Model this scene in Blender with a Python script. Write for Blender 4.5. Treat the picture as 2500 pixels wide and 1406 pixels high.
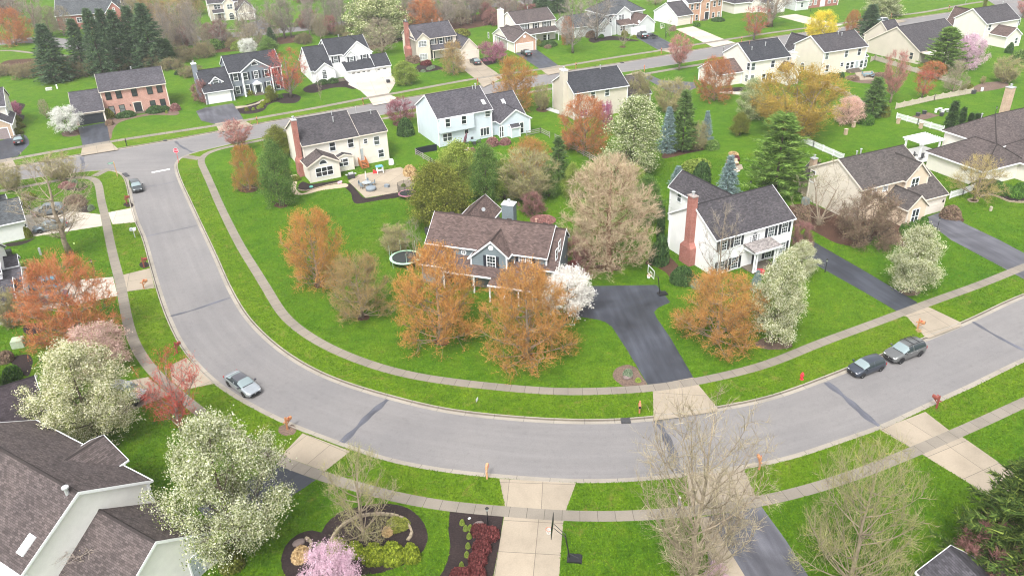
import bpy, bmesh, math, random
import numpy as np
from mathutils import Matrix, Vector
from mathutils.geometry import delaunay_2d_cdt
for _o in list(bpy.data.objects): bpy.data.objects.remove(_o)
SC = bpy.context.scene
COL = SC.collection
# ------------------------------------------------------------------ camera
F_PX, CAM_H = 1950.0, 50.0
_d = np.array([112.2, -3473.8, -F_PX]); _d /= np.linalg.norm(_d)
_up = -_d
_fy = np.array([0, 0, -1.0]); _fy = _fy - _up * (_fy @ _up); _fy /= np.linalg.norm(_fy)
_rx = np.cross(_fy, _up)
RW = np.array([_rx, _fy, _up])
cd = bpy.data.cameras.new('camera'); cam = bpy.data.objects.new('camera', cd); COL.objects.link(cam)
cd.sensor_width = 36.0; cd.lens = 36.0 * F_PX / 2500.0; cd.clip_start = 0.5; cd.clip_end = 3000
M = Matrix([list(map(float, r)) for r in RW]).to_4x4(); M.translation = Vector((0, 0, CAM_H))
cam.matrix_world = M
SC.camera = cam
# ------------------------------------------------------------------ light (bright overcast, high soft sun)
SUN_EL, SUN_AZ = 55.0, 200.0      # azimuth measured from +Y towards +X
w = bpy.data.worlds.new('World'); SC.world = w; w.use_nodes = True
nt = w.node_tree; nt.nodes.clear()
sky = nt.nodes.new('ShaderNodeTexSky'); sky.sky_type = 'NISHITA'; sky.sun_disc = False
sky.sun_elevation = math.radians(SUN_EL); sky.sun_rotation = math.radians(SUN_AZ)
sky.dust_density = 4.0; sky.air_density = 1.0; sky.ozone_density = 1.0
hs = nt.nodes.new('ShaderNodeHueSaturation'); hs.inputs['Saturation'].default_value = 0.10
bg = nt.nodes.new('ShaderNodeBackground'); bg.inputs['Strength'].default_value = 0.15
wo = nt.nodes.new('ShaderNodeOutputWorld')
nt.links.new(sky.outputs[0], hs.inputs['Color']); nt.links.new(hs.outputs[0], bg.inputs[0]); nt.links.new(bg.outputs[0], wo.inputs[0])
sl = bpy.data.lights.new('sun', 'SUN'); sl.energy = 1.1; sl.angle = math.radians(12); sl.color = (1.0, 0.97, 0.92)
so = bpy.data.objects.new('sun', sl); COL.objects.link(so)
so.rotation_euler = (math.radians(90 - SUN_EL), 0, math.radians(180 - SUN_AZ)); so.location = (60, 40, 90)
vs = SC.view_settings; vs.view_transform = 'Standard'; vs.look = 'None'; vs.exposure = 1.32; vs.gamma = 1.0
SC.cycles.max_bounces = 5; SC.cycles.diffuse_bounces = 3; SC.cycles.glossy_bounces = 2; SC.cycles.transparent_max_bounces = 8
SC.cycles.volume_bounces = 0
SC.cycles.use_denoising = True; SC.cycles.filter_width = 1.1
# ------------------------------------------------------------------ projection helpers (photo pixel <-> the place)
def ray(px, py): return RW @ np.array([px - 1250, -(py - 703), -F_PX])
def G(px, py, z=0.0):
    r = ray(px, py); t = (CAM_H - z) / -r[2]; return np.array([r[0] * t, r[1] * t])
def proj(x, y, z):
    c = RW.T @ np.array([x, y, z - CAM_H]); return 1250 + F_PX * c[0] / -c[2], 703 - F_PX * c[1] / -c[2]
def hgt(x, y, top):
    lo, hi = 0.0, 40.0
    for _ in range(40):
        m = (lo + hi) / 2
        if proj(x, y, m)[1] > top: lo = m
        else: hi = m
    return lo
def dist(x, y, z=0): return float(np.linalg.norm([x, y, CAM_H - z]) * 0 + -(RW.T @ np.array([x, y, z - CAM_H]))[2])
def zz(ox, oy, s, pts): return [(ox + a / s, oy + b / s) for a, b in pts]
RNG = random.Random(7)
# ------------------------------------------------------------------ object helpers
def tag(o, label=None, cat=None, group=None, kind=None):
    if label: o['label'] = label
    if cat: o['category'] = cat
    if group: o['group'] = group
    if kind: o['kind'] = kind
    return o
def empty(name, loc=(0, 0, 0), rz=0.0, label=None, cat=None, group=None):
    o = bpy.data.objects.new(name, None); COL.objects.link(o); o.location = loc; o.rotation_euler = (0, 0, rz)
    o.empty_display_size = 0.5
    return tag(o, label, cat, group)
def link(name, me, parent=None, loc=None, rz=None):
    o = bpy.data.objects.new(name, me); COL.objects.link(o)
    if parent is not None: o.parent = parent
    if loc is not None: o.location = loc
    if rz is not None: o.rotation_euler = (0, 0, rz)
    return o
class MB:
    """collects faces of ONE mesh"""
    def __init__(s): s.v = []; s.f = []; s.uv = []; s.m = []; s.hasuv = False
    def face(s, pts, uv=None, m=0):
        b = len(s.v); s.v += [tuple(map(float, p)) for p in pts]; s.f.append(tuple(range(b, b + len(pts))))
        s.m.append(m)
        if uv is not None: s.hasuv = True; s.uv += [tuple(u) for u in uv]
        else: s.uv += [(0, 0)] * len(pts)
    def poly(s, vs, fs, m=0):
        b = len(s.v); s.v += [tuple(map(float, p)) for p in vs]
        for f in fs:
            s.f.append(tuple(b + i for i in f)); s.m.append(m); s.uv += [(0, 0)] * len(f)
    def box(s, x0, x1, y0, y1, z0, z1, m=0):
        s.poly([(x0,y0,z0),(x1,y0,z0),(x1,y1,z0),(x0,y1,z0),(x0,y0,z1),(x1,y0,z1),(x1,y1,z1),(x0,y1,z1)],
               [(0,3,2,1),(4,5,6,7),(0,1,5,4),(1,2,6,5),(2,3,7,6),(3,0,4,7)], m)
    def prism(s, prof, x0, x1, axis='x', m=0):
        """profile in (a,b)=(y,z) extruded on x, or (x,z) extruded on y, or (x,y) on z"""
        n = len(prof)
        if axis == 'x': A = [(x0, a, b) for a, b in prof]; B = [(x1, a, b) for a, b in prof]
        elif axis == 'y': A = [(a, x0, b) for a, b in prof]; B = [(a, x1, b) for a, b in prof]
        else: A = [(a, b, x0) for a, b in prof]; B = [(a, b, x1) for a, b in prof]
        s.poly(A + B, [tuple(range(n)), tuple(range(2 * n - 1, n - 1, -1))] + [(i, i + n, (i + 1) % n + n, (i + 1) % n) for i in range(n)], m)
    def tube(s, pts, rs, n=6, m=0, cap=True):
        pts = [np.array(p, float) for p in pts]; b = len(s.v); k = len(pts)
        for i, p in enumerate(pts):
            t = pts[min(i + 1, k - 1)] - pts[max(i - 1, 0)]; l = np.linalg.norm(t); t = t / l if l > 1e-9 else np.array([0, 0, 1.])
            a = np.cross(t, [0.13, 0.97, 0.21] if abs(t[1]) < .9 else [1., 0, 0]); a /= np.linalg.norm(a); c = np.cross(t, a)
            r = rs[i] if hasattr(rs, '__len__') else rs
            for j in range(n):
                q = 2 * math.pi * j / n; s.v.append(tuple(p + r * (a * math.cos(q) + c * math.sin(q))))
        for i in range(k - 1):
            for j in range(n):
                s.f.append((b + i * n + j, b + i * n + (j + 1) % n, b + (i + 1) * n + (j + 1) % n, b + (i + 1) * n + j)); s.m.append(m); s.uv += [(0, 0)] * 4
        if cap and n > 2:
            s.f.append(tuple(b + j for j in range(n - 1, -1, -1))); s.m.append(m); s.uv += [(0, 0)] * n
            s.f.append(tuple(b + (k - 1) * n + j for j in range(n))); s.m.append(m); s.uv += [(0, 0)] * n
    def lathe(s, prof, n=14, c=(0, 0, 0), m=0, sx=1, sy=1):
        b = len(s.v); k = len(prof)
        for r, z in prof:
            for j in range(n):
                q = 2 * math.pi * j / n; s.v.append((c[0] + sx * r * math.cos(q), c[1] + sy * r * math.sin(q), c[2] + z))
        for i in range(k - 1):
            for j in range(n):
                s.f.append((b + i * n + j, b + i * n + (j + 1) % n, b + (i + 1) * n + (j + 1) % n, b + (i + 1) * n + j)); s.m.append(m); s.uv += [(0, 0)] * 4
        s.f.append(tuple(b + j for j in range(n - 1, -1, -1))); s.m.append(m); s.uv += [(0, 0)] * n
        s.f.append(tuple(b + (k - 1) * n + j for j in range(n))); s.m.append(m); s.uv += [(0, 0)] * n
    def mesh(s, name, mats, smooth=False):
        me = bpy.data.meshes.new(name); me.from_pydata(s.v, [], s.f)
        for mt in (mats if isinstance(mats, (list, tuple)) else [mats]): me.materials.append(mt)
        if max(s.m, default=0) > 0: me.polygons.foreach_set('material_index', s.m)
        if s.hasuv:
            l = me.uv_layers.new(name='UVMap'); l.data.foreach_set('uv', np.array(s.uv, np.float32).ravel())
        if smooth: me.polygons.foreach_set('use_smooth', [True] * len(me.polygons))
        me.update(); return me
    def build(s, name, mats, parent=None, loc=None, rz=None, smooth=False):
        return link(name, s.mesh(name, mats, smooth), parent, loc, rz)
# ------------------------------------------------------------------ materials
def lin(c):
    if isinstance(c, str): c = [int(c[i:i + 2], 16) / 255 for i in (0, 2, 4)]; c = [x / 12.92 if x < .04045 else ((x + .055) / 1.055) ** 2.4 for x in c]
    return (c[0], c[1], c[2], 1)
class NM:
    def __init__(s, name):
        s.mat = bpy.data.materials.new(name); s.mat.use_nodes = True; s.t = s.mat.node_tree; s.t.nodes.clear()
        s.out = s.n('ShaderNodeOutputMaterial'); s.b = s.n('ShaderNodeBsdfPrincipled'); s.l(s.b, 0, s.out, 0)
    def n(s, typ, **k):
        n = s.t.nodes.new(typ)
        for a, v in k.items(): setattr(n, a, v)
        return n
    def l(s, a, ao, b, bi): s.t.links.new(a.outputs[ao], b.inputs[bi])
    def coord(s, which='Object', scale=None):
        tc = s.n('ShaderNodeTexCoord')
        if scale is None: return tc, which
        mp = s.n('ShaderNodeMapping'); mp.inputs['Scale'].default_value = scale if hasattr(scale, '__len__') else (scale,) * 3
        s.l(tc, which, mp, 0); return mp, 0
    def noise(s, co, scale, detail=3, rough=.55, dist=0):
        n = s.n('ShaderNodeTexNoise'); n.inputs['Scale'].default_value = scale; n.inputs['Detail'].default_value = detail; n.inputs['Roughness'].default_value = rough; n.inputs['Distortion'].default_value = dist
        s.l(co[0], co[1], n, 'Vector'); return n
    def ramp(s, src, so_, stops, interp='LINEAR'):
        r = s.n('ShaderNodeValToRGB'); r.color_ramp.interpolation = interp; e = r.color_ramp.elements
        e[0].position, e[0].color = stops[0][0], lin(stops[0][1]); e[1].position, e[1].color = stops[-1][0], lin(stops[-1][1])
        for p, c in stops[1:-1]: x = e.new(p); x.color = lin(c)
        s.l(src, so_, r, 0); return r
    def mix(s, fac, a, b, mode='MIX'):
        m = s.n('ShaderNodeMix', data_type='RGBA', blend_type=mode)
        for v, i in ((fac, 0), (a, 6), (b, 7)):
            if isinstance(v, tuple) and not isinstance(v[0], (int, float)): s.l(v[0], v[1], m, i)
            elif isinstance(v, (int, float)): m.inputs[i].default_value = v
            else: m.inputs[i].default_value = lin(v)
        return m
    def bump(s, src, so_, strength=.3, distance=.02):
        b = s.n('ShaderNodeBump'); b.inputs['Strength'].default_value = strength; b.inputs['Distance'].default_value = distance
        s.l(src, so_, b, 'Height'); s.l(b, 0, s.b, 'Normal')
    def fin(s, col=None, rough=.8, spec=.3, metal=0):
        if col is not None:
            if isinstance(col, tuple) and not isinstance(col[0], (int, float)): s.l(col[0], col[1], s.b, 'Base Color')
            else: s.b.inputs['Base Color'].default_value = lin(col)
        s.b.inputs['Roughness'].default_value = rough; s.b.inputs['Specular IOR Level'].default_value = spec; s.b.inputs['Metallic'].default_value = metal
        return s.mat
MATS = {}
def plain(name, c, rough=.6, spec=.4, metal=0, var=.12, scale=6):
    if name in MATS: return MATS[name]
    m = NM(name); co = m.coord(); n = m.noise(co, scale, 4)
    c0 = lin(c); a = tuple(x * (1 - var) for x in c0[:3]); b = tuple(min(1, x * (1 + var)) for x in c0[:3])
    r = m.ramp(n, 0, [(.3, a), (.7, b)])
    MATS[name] = m.fin((r, 0), rough, spec, metal); return MATS[name]
def grass_mat(name='grass_blades', k=1.0, warm=0.0, dryness=.60, island=False):
    m = NM(name); co = m.coord('Object'); t = lambda r, g, b: ((r * .76 + warm * .032) * k, (g * .92 + warm * .012) * k, b * .5 * k)
    big = m.noise(co, .04, 4, .6, .4); mid = m.noise(co, .30, 6, .7, .8); sm = m.noise(co, 1.1, 5, .75, .5); fine = m.noise(co, 4.5, 5, .8); st = m.coord('Object', (5.0, 1.3, 1)); bl = m.noise(st, 1.6, 5, .8)
    c1 = m.ramp(mid, 0, [(.26, t(.034, .090, .008)), (.42, t(.068, .145, .010)), (.56, t(.105, .180, .014)), (.74, t(.170, .205, .030))])
    c2 = m.ramp(big, 0, [(.3, t(.058, .135, .012)), (.5, t(.095, .165, .014)), (.72, t(.145, .190, .026))])
    c = m.mix(.45, (c1, 0), (c2, 0)); c3 = m.ramp(sm, 0, [(.25, (.55, .6, .6)), (.48, (.97, .97, .97)), (.75, (1.4, 1.32, 1.2))]); c = m.mix(.7, (c, 2), (c3, 0), 'MULTIPLY')
    f = m.ramp(fine, 0, [(.25, (.4, .42, .4)), (.5, (1, 1, 1)), (.78, (1.6, 1.5, 1.4))]); c = m.mix(.75, (c, 2), (f, 0), 'MULTIPLY')
    f2 = m.ramp(bl, 0, [(.25, (.55, .58, .55)), (.55, (1, 1, 1)), (.8, (1.4, 1.32, 1.15))]); c = m.mix(.75, (c, 2), (f2, 0), 'MULTIPLY')
    dry = m.noise(co, .55, 6, .75, 1.0); dr = m.ramp(dry, 0, [(dryness, (0, 0, 0)), (dryness + .16, (.75, .75, .75))]); c = m.mix((dr, 0), (c, 2), (.17, .15, .04))
    if island: g = m.n('ShaderNodeNewGeometry'); gr = m.ramp(g, 'Random Per Island', [(0, (.7, .74, .66)), (.5, (1.08, 1.08, 1)), (1, (1.55, 1.45, 1.2))]); c = m.mix(1, (c, 2), (gr, 0), 'MULTIPLY')
    m.bump(fine, 0, .8, .12); return m.fin((c, 2), .95, .1)
def road_mat(name, base, streak=.12, worn=True):
    m = NM(name); co = m.coord('UV'); st = m.coord('UV', (.03, .55, 1)); s1 = m.noise(st, 2.0, 4, .6)
    ob = m.coord('Object'); n1 = m.noise(ob, .12, 4); n2 = m.noise(ob, 9, 3, .8); b = lin(base)[:3]
    f = lambda k: tuple(min(1, x * k) for x in b)
    c = m.ramp(s1, 0, [(.3, f(1 - streak)), (.55, f(1)), (.75, f(1 + streak))])
    c2 = m.ramp(n1, 0, [(.3, (.9, .9, .91)), (.7, (1.06, 1.05, 1.04))]); c = m.mix(1, (c, 0), (c2, 0), 'MULTIPLY')
    g = m.ramp(n2, 0, [(.3, (.86, .86, .86)), (.7, (1.12, 1.12, 1.12))]); c = m.mix(.8, (c, 2), (g, 0), 'MULTIPLY')
    sp = m.noise(ob, 1.6, 5, .8); st2 = m.ramp(sp, 0, [(.3, (.86, .86, .86)), (.45, (1, 1, 1)), (.7, (1.04, 1.04, 1.04))]); c = m.mix(1, (c, 2), (st2, 0), 'MULTIPLY')
    m.bump(n2, 0, .25, .01); return m.fin((c, 2), .85, .25)
def drive_mat(name, base, rough=.55, wet=False):
    m = NM(name); ob = m.coord('Object'); n1 = m.noise(ob, .16, 5, .6, .5); n2 = m.noise(ob, 11, 3, .8); b = lin(base)[:3]
    f = lambda k: tuple(min(1, x * k) for x in b)
    st = m.coord('UV', (.12, 1.2, 1)); s1 = m.noise(st, 1.0, 3)
    c = m.ramp(n1, 0, [(.3, f(.6)), (.48, f(1)), (.7, f(1.6))])
    c3 = m.ramp(s1, 0, [(.35, (.72, .72, .74)), (.7, (1.4, 1.4, 1.38))]); c = m.mix(.8, (c, 0), (c3, 0), 'MULTIPLY')
    g = m.ramp(n2, 0, [(.3, (.8, .8, .8)), (.7, (1.2, 1.2, 1.2))]); c = m.mix(.8, (c, 2), (g, 0), 'MULTIPLY')
    rr = m.ramp(n1, 0, [(.35, (rough - .18,) * 3), (.6, (rough + .12,) * 3)]); m.l(rr, 0, m.b, 'Roughness')
    m.bump(n2, 0, .2, .008); mat = m.fin((c, 2), rough, .35); return mat
def concrete_mat(name, base, ju=1.5, jv=None):
    m = NM(name); co = m.coord('UV'); ob = m.coord('Object'); b = lin(base)[:3]; f = lambda k: tuple(min(1, x * k) for x in b)
    n1 = m.noise(ob, .25, 5, .65, .4); n2 = m.noise(ob, 7, 4, .7); c = m.ramp(n1, 0, [(.28, f(.8)), (.5, f(1)), (.72, f(1.1))])
    g = m.ramp(n2, 0, [(.3, (.9, .9, .89)), (.7, (1.06, 1.06, 1.06))]); c = m.mix(1, (c, 0), (g, 0), 'MULTIPLY')
    sp = m.n('ShaderNodeSeparateXYZ'); m.l(co[0], co[1], sp, 0); last = None
    for ax, per in ((0, ju), (1, jv)):
        if not per: continue
        d = m.n('ShaderNodeMath', operation='DIVIDE'); m.l(sp, ax, d, 0); d.inputs[1].default_value = per
        fr = m.n('ShaderNodeMath', operation='FRACT'); m.l(d, 0, fr, 0)
        lt = m.n('ShaderNodeMath', operation='LESS_THAN'); m.l(fr, 0, lt, 0); lt.inputs[1].default_value = .045 / per
        if last:
            mx = m.n('ShaderNodeMath', operation='MAXIMUM'); m.l(last, 0, mx, 0); m.l(lt, 0, mx, 1); last = mx
        else: last = lt
        fl = m.n('ShaderNodeMath', operation='FLOOR'); m.l(d, 0, fl, 0)
        wn = m.n('ShaderNodeTexWhiteNoise', noise_dimensions='1D'); m.l(fl, 0, wn, 'W'); r = m.ramp(wn, 0, [(0, (.92, .92, .92)), (1, (1.05, 1.04, 1.02))]); c = m.mix(1, (c, 2), (r, 0), 'MULTIPLY')
    c = m.mix((last, 0), (c, 2), f(.38)); m.bump(n2, 0, .15, .01); return m.fin((c, 2), .85, .25)
def roof_mat(name, base, var=.38):
    if name in MATS: return MATS[name]
    m = NM(name); co = m.coord('UV'); ob = m.coord('Object'); b = lin(base)[:3]; f = lambda k: tuple(min(1, x * k) for x in b)
    br = m.n('ShaderNodeTexBrick'); m.l(co[0], co[1], br, 'Vector'); br.inputs['Scale'].default_value = 1
    br.inputs['Brick Width'].default_value = .33; br.inputs['Row Height'].default_value = .15; br.inputs['Mortar Size'].default_value = .011; br.inputs['Bias'].default_value = 0
    br.inputs['Color1'].default_value = lin(f(1 - var)); br.inputs['Color2'].default_value = lin(f(1 + var)); br.inputs['Mortar'].default_value = lin(f(.42))
    n1 = m.noise(ob, .35, 4, .6); st = m.coord('UV', (1.3, .07, 1)); s1 = m.noise(st, 1.2, 3); n2 = m.noise(ob, 8, 3, .7)
    r1 = m.ramp(n1, 0, [(.3, (.86, .86, .87)), (.7, (1.12, 1.1, 1.08))]); r2 = m.ramp(s1, 0, [(.3, (.86, .86, .86)), (.7, (1.08, 1.08, 1.08))])
    r3 = m.ramp(n2, 0, [(.3, (.8, .8, .8)), (.7, (1.2, 1.2, 1.2))])
    c = m.mix(1, (br, 0), (r1, 0), 'MULTIPLY'); c = m.mix(.8, (c, 2), (r2, 0), 'MULTIPLY'); c = m.mix(.7, (c, 2), (r3, 0), 'MULTIPLY')
    m.bump(br, 'Fac', -.35, .02); MATS[name] = m.fin((c, 2), .9, .2); return MATS[name]
def siding_mat(name, base, lap=.16, depth=.25):
    if name in MATS: return MATS[name]
    m = NM(name); ob = m.coord('Object'); b = lin(base)[:3]; f = lambda k: tuple(min(1, x * k) for x in b)
    sp = m.n('ShaderNodeSeparateXYZ'); m.l(ob[0], ob[1], sp, 0); d = m.n('ShaderNodeMath', operation='DIVIDE'); m.l(sp, 2, d, 0); d.inputs[1].default_value = lap
    fr = m.n('ShaderNodeMath', operation='FRACT'); m.l(d, 0, fr, 0)
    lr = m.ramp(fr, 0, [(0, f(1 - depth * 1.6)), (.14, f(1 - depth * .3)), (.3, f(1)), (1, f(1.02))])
    n1 = m.noise(ob, .5, 4); r = m.ramp(n1, 0, [(.3, (.94, .94, .94)), (.7, (1.03, 1.03, 1.02))]); c = m.mix(1, (lr, 0), (r, 0), 'MULTIPLY')
    m.bump(fr, 0, .25, .02); MATS[name] = m.fin((c, 2), .6, .3); return MATS[name]
def brick_mat(name, c1, c2, mortar):
    if name in MATS: return MATS[name]
    m = NM(name); ob = m.coord('Object'); sp = m.n('ShaderNodeSeparateXYZ'); m.l(ob[0], ob[1], sp, 0)
    ad = m.n('ShaderNodeMath', operation='ADD'); m.l(sp, 0, ad, 0); m.l(sp, 1, ad, 1); cb = m.n('ShaderNodeCombineXYZ'); m.l(ad, 0, cb, 0); m.l(sp, 2, cb, 1)
    br = m.n('ShaderNodeTexBrick'); m.l(cb, 0, br, 'Vector'); br.inputs['Scale'].default_value = 1; br.inputs['Brick Width'].default_value = .24; br.inputs['Row Height'].default_value = .085; br.inputs['Mortar Size'].default_value = .009
    for k, c in (('Color1', c1), ('Color2', c2), ('Mortar', mortar)): br.inputs[k].default_value = lin(c)
    n = m.noise(ob, .8, 4); r = m.ramp(n, 0, [(.3, (.86, .86, .86)), (.7, (1.1, 1.1, 1.1))]); c = m.mix(1, (br, 0), (r, 0), 'MULTIPLY')
    m.bump(br, 'Fac', -.2, .01); MATS[name] = m.fin((c, 2), .9, .2); return MATS[name]
def mulch_mat(name, base):
    if name in MATS: return MATS[name]
    m = NM(name); ob = m.coord('Object'); b = lin(base)[:3]; f = lambda k: tuple(min(1, x * k) for x in b)
    n = m.noise(ob, 6, 5, .8); n1 = m.noise(ob, .6, 3); c = m.ramp(n, 0, [(.25, f(.35)), (.5, f(1)), (.75, f(2.0))]); r = m.ramp(n1, 0, [(.3, (.8, .8, .82)), (.7, (1.2, 1.16, 1.1))]); c = m.mix(1, (c, 0), (r, 0), 'MULTIPLY')
    m.bump(n, 0, .9, .06); MATS[name] = m.fin((c, 2), .95, .1); return MATS[name]
def leaf_mat(name, stops, rough=.75, trans=.25, clump=.35, cs=.9):
    if name in MATS: return MATS[name]
    m = NM(name); g = m.n('ShaderNodeNewGeometry'); r = m.ramp(g, 'Random Per Island', stops)
    oi = m.n('ShaderNodeObjectInfo'); rr = m.ramp(oi, 'Random', [(0, (.88, .9, .88)), (.5, (1, 1, 1)), (1, (1.12, 1.08, 1.05))]); c = m.mix(1, (r, 0), (rr, 0), 'MULTIPLY')
    ob = m.coord('Object'); n = m.noise(ob, cs, 3); nr = m.ramp(n, 0, [(.3, (1 - clump,) * 3), (.7, (1 + clump * .6,) * 3)]); c = m.mix(1, (c, 2), (nr, 0), 'MULTIPLY')
    mat = m.fin((c, 2), rough, .15)
    if trans:
        tb = m.n('ShaderNodeBsdfTranslucent'); m.l(c, 2, tb, 0); ms = m.n('ShaderNodeMixShader'); ms.inputs[0].default_value = trans
        m.l(m.b, 0, ms, 1); m.l(tb, 0, ms, 2); m.l(ms, 0, m.out, 0)
    MATS[name] = mat; return mat
def glass_mat():
    m = NM('window_glass'); ob = m.coord('Object'); oi = m.n('ShaderNodeObjectInfo'); r = m.ramp(oi, 'Random', [(0, (.012, .016, .02)), (.5, (.035, .045, .05)), (.8, (.09, .11, .11)), (1, (.25, .26, .25))])
    return m.fin((r, 0), .08, .6)
def car_paint(name, c, flake=.3):
    if name in MATS: return MATS[name]
    m = NM(name); m.b.inputs['Coat Weight'].default_value = .6; m.b.inputs['Coat Roughness'].default_value = .06
    ob = m.coord('Object'); n = m.noise(ob, 1.2, 2); c0 = lin(c); r = m.ramp(n, 0, [(.3, tuple(x * .92 for x in c0[:3])), (.7, tuple(min(1, x * 1.06) for x in c0[:3]))])
    MATS[name] = m.fin((r, 0), .32, .5, flake); return MATS[name]
GRASS = grass_mat(); VERGE = grass_mat('verge_grass_blades', 1.04, .45, .54); TUFT = grass_mat('grass_tufts', 1.1, .25, .56, True); ROAD = road_mat('old_asphalt', (.185, .177, .176), .08); GUTTER = concrete_mat('gutter_concrete', (.29, .262, .225), 3.0)
WALK = concrete_mat('sidewalk_concrete', (.215, .190, .160), 1.5); KERBF = concrete_mat('stained_kerb_concrete', (.13, .112, .09), 3.0); SLAB = concrete_mat('slab_concrete', (.33, .28, .22), 3.4, 3.0); SLABW = concrete_mat('pale_slab_concrete', (.50, .45, .385), 3.6, 3.2)
BLACKTOP = drive_mat('driveway_asphalt', (.040, .044, .056), .5); BLACKTOP2 = drive_mat('worn_driveway_asphalt', (.075, .075, .088), .6); SEAL = drive_mat('tar_sealant', (.085, .087, .105), .5)
MULCH = mulch_mat('dark_mulch', (.030, .022, .022)); MULCHB = mulch_mat('brown_mulch', (.075, .042, .030)); MULCHL = mulch_mat('light_brown_mulch', (.14, .10, .08))
GLASS = glass_mat(); WHITE = plain('white_paint', (.78, .79, .80), .5, .4, 0, .04); CREAMT = plain('cream_trim', (.66, .60, .52), .5, .4, 0, .04)
SHUT = plain('shutter_slate', (.018, .022, .032), .5); BLACK = plain('black_paint', (.014, .014, .016), .45); DGREY = plain('dark_grey_metal', (.05, .05, .055), .5); LGREY = plain('light_grey_metal', (.45, .46, .47), .4, .5, .3)
CEDAR = plain('cedar_wood', (.42, .19, .085), .7); REDWOOD = plain('red_stained_wood', (.22, .055, .04), .7); GREYWOOD = plain('weathered_wood', (.26, .24, .22), .8); BARK = plain('bark', (.115, .09, .07), .9, .1, 0, .35, 3); GREYBARK = plain('grey_bark', (.20, .175, .15), .9, .1, 0, .3, 3); PALEBARK = plain('pale_bark', (.26, .21, .155), .9, .1, 0, .3, 3); REDBARK = plain('reddish_bark', (.21, .12, .075), .9, .1, 0, .3, 3)
# ================================================================== the ground, roads and pavements
def smooth(pts, step=1.2, closed=False):
    """Catmull-Rom through world points"""
    P = [np.array(p, float) for p in pts]; n = len(P); out = []
    rng = range(n if closed else n - 1)
    for i in rng:
        p0 = P[(i - 1) % n] if closed or i > 0 else 2 * P[0] - P[1]; p1 = P[i]; p2 = P[(i + 1) % n]
        p3 = P[(i + 2) % n] if closed or i + 2 < n else 2 * P[-1] - P[-2]
        k = max(1, int(np.linalg.norm(p2 - p1) / step))
        d1 = max(np.linalg.norm(p1 - p0), .01) ** .5; d2 = max(np.linalg.norm(p2 - p1), .01) ** .5; d3 = max(np.linalg.norm(p3 - p2), .01) ** .5
        m1 = (p1 - p0) / d1 - (p2 - p0) / (d1 + d2) + (p2 - p1) / d2; m2 = (p2 - p1) / d2 - (p3 - p1) / (d2 + d3) + (p3 - p2) / d3
        m1 *= d2; m2 *= d2
        for j in range(k):
            t = j / k; out.append((2*t**3-3*t**2+1)*p1 + (t**3-2*t**2+t)*m1 + (-2*t**3+3*t**2)*p2 + (t**3-t**2)*m2)
    if not closed: out.append(P[-1])
    return out
def relax(pts, k=6):
    P = np.array(pts)
    for _ in range(k): P[1:-1] = .25 * P[:-2] + .5 * P[1:-1] + .25 * P[2:]
    return [p for p in P]
def gpts(px): return [G(*p) for p in px]
ROADZ = -0.13
inner_px = [(2700,660),(2500,725.6),(2373,785.3),(2256,833.7),(2131,882),(2017,927.6),(1875,977.5),(1733.6,1004.4),(1620,1022),(1520,1031.4),(1363.8,1031.4),(1250,1024),(1137,1013),(1051.7,998.7),(945,971.7),(852.6,944.7),(767,910.5),(682,859),(625,809),(592,771),(553,703),(520.6,628.8),(483.6,549),(455,486.6),(434,440),(424,405),(428,389),(442,380),(470,371),(515,361),(557.6,351),(640,334),(730,318),(926.6,280),(1100,247),(1295.5,212),(1440,187),(1591,165),(1722,143.7),(1850,123),(1930,110),(2050,90),(2160,74),(2312,52),(2420,36),(2560,14)]
outer_px = [(2700,795),(2500,870.7),(2358.6,939),(2253,986),(2148,1035.8),(2074,1060),(1960,1100),(1875,1122.6),(1733.6,1144),(1620,1157),(1506,1166),(1392,1166.7),(1250,1157),(1165.5,1151),(1080,1140),(994.8,1126),(909.5,1103),(834,1075.7),(719,1033),(625,987),(583,964),(526,925),(483.6,882),(450,838),(416.8,769.7),(401,728),(381,663),(355.6,574.7),(341,543.5),(328.6,505),(318,455),(310,430),(296,417),(270,412),(227.6,414.5),(159,422),(85,432),(0,444),(-160,468)]
north_px = [(-160,440),(0,416),(37,409),(205,376.5),(287,365),(398,346),(535,321),(625,304),(761.5,280),(909.5,254),(1100,222),(1335,182),(1506,156),(1625.5,136),(1733.6,117),(1875,93.5),(1969,79.5),(2057,67.5),(2165,54),(2266,39),(2367,24.5),(2440,13),(2560,-4)]
inner = relax(smooth(gpts(inner_px)), 4); outer = relax(smooth(gpts(outer_px)), 4); north = relax(smooth(gpts(north_px)), 6)
outline = outer + north + inner[::-1]
def resample(P, step):
    P = np.array(P); s = np.r_[0, np.cumsum(np.linalg.norm(np.diff(P, axis=0), axis=1))]; t = np.linspace(0, s[-1], max(2, int(s[-1] / step) + 1))
    return np.c_[np.interp(t, s, P[:, 0]), np.interp(t, s, P[:, 1])], t
def normals(P):
    T = np.gradient(P, axis=0); T /= np.linalg.norm(T, axis=1)[:, None]; return np.c_[-T[:, 1], T[:, 0]]
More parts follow.
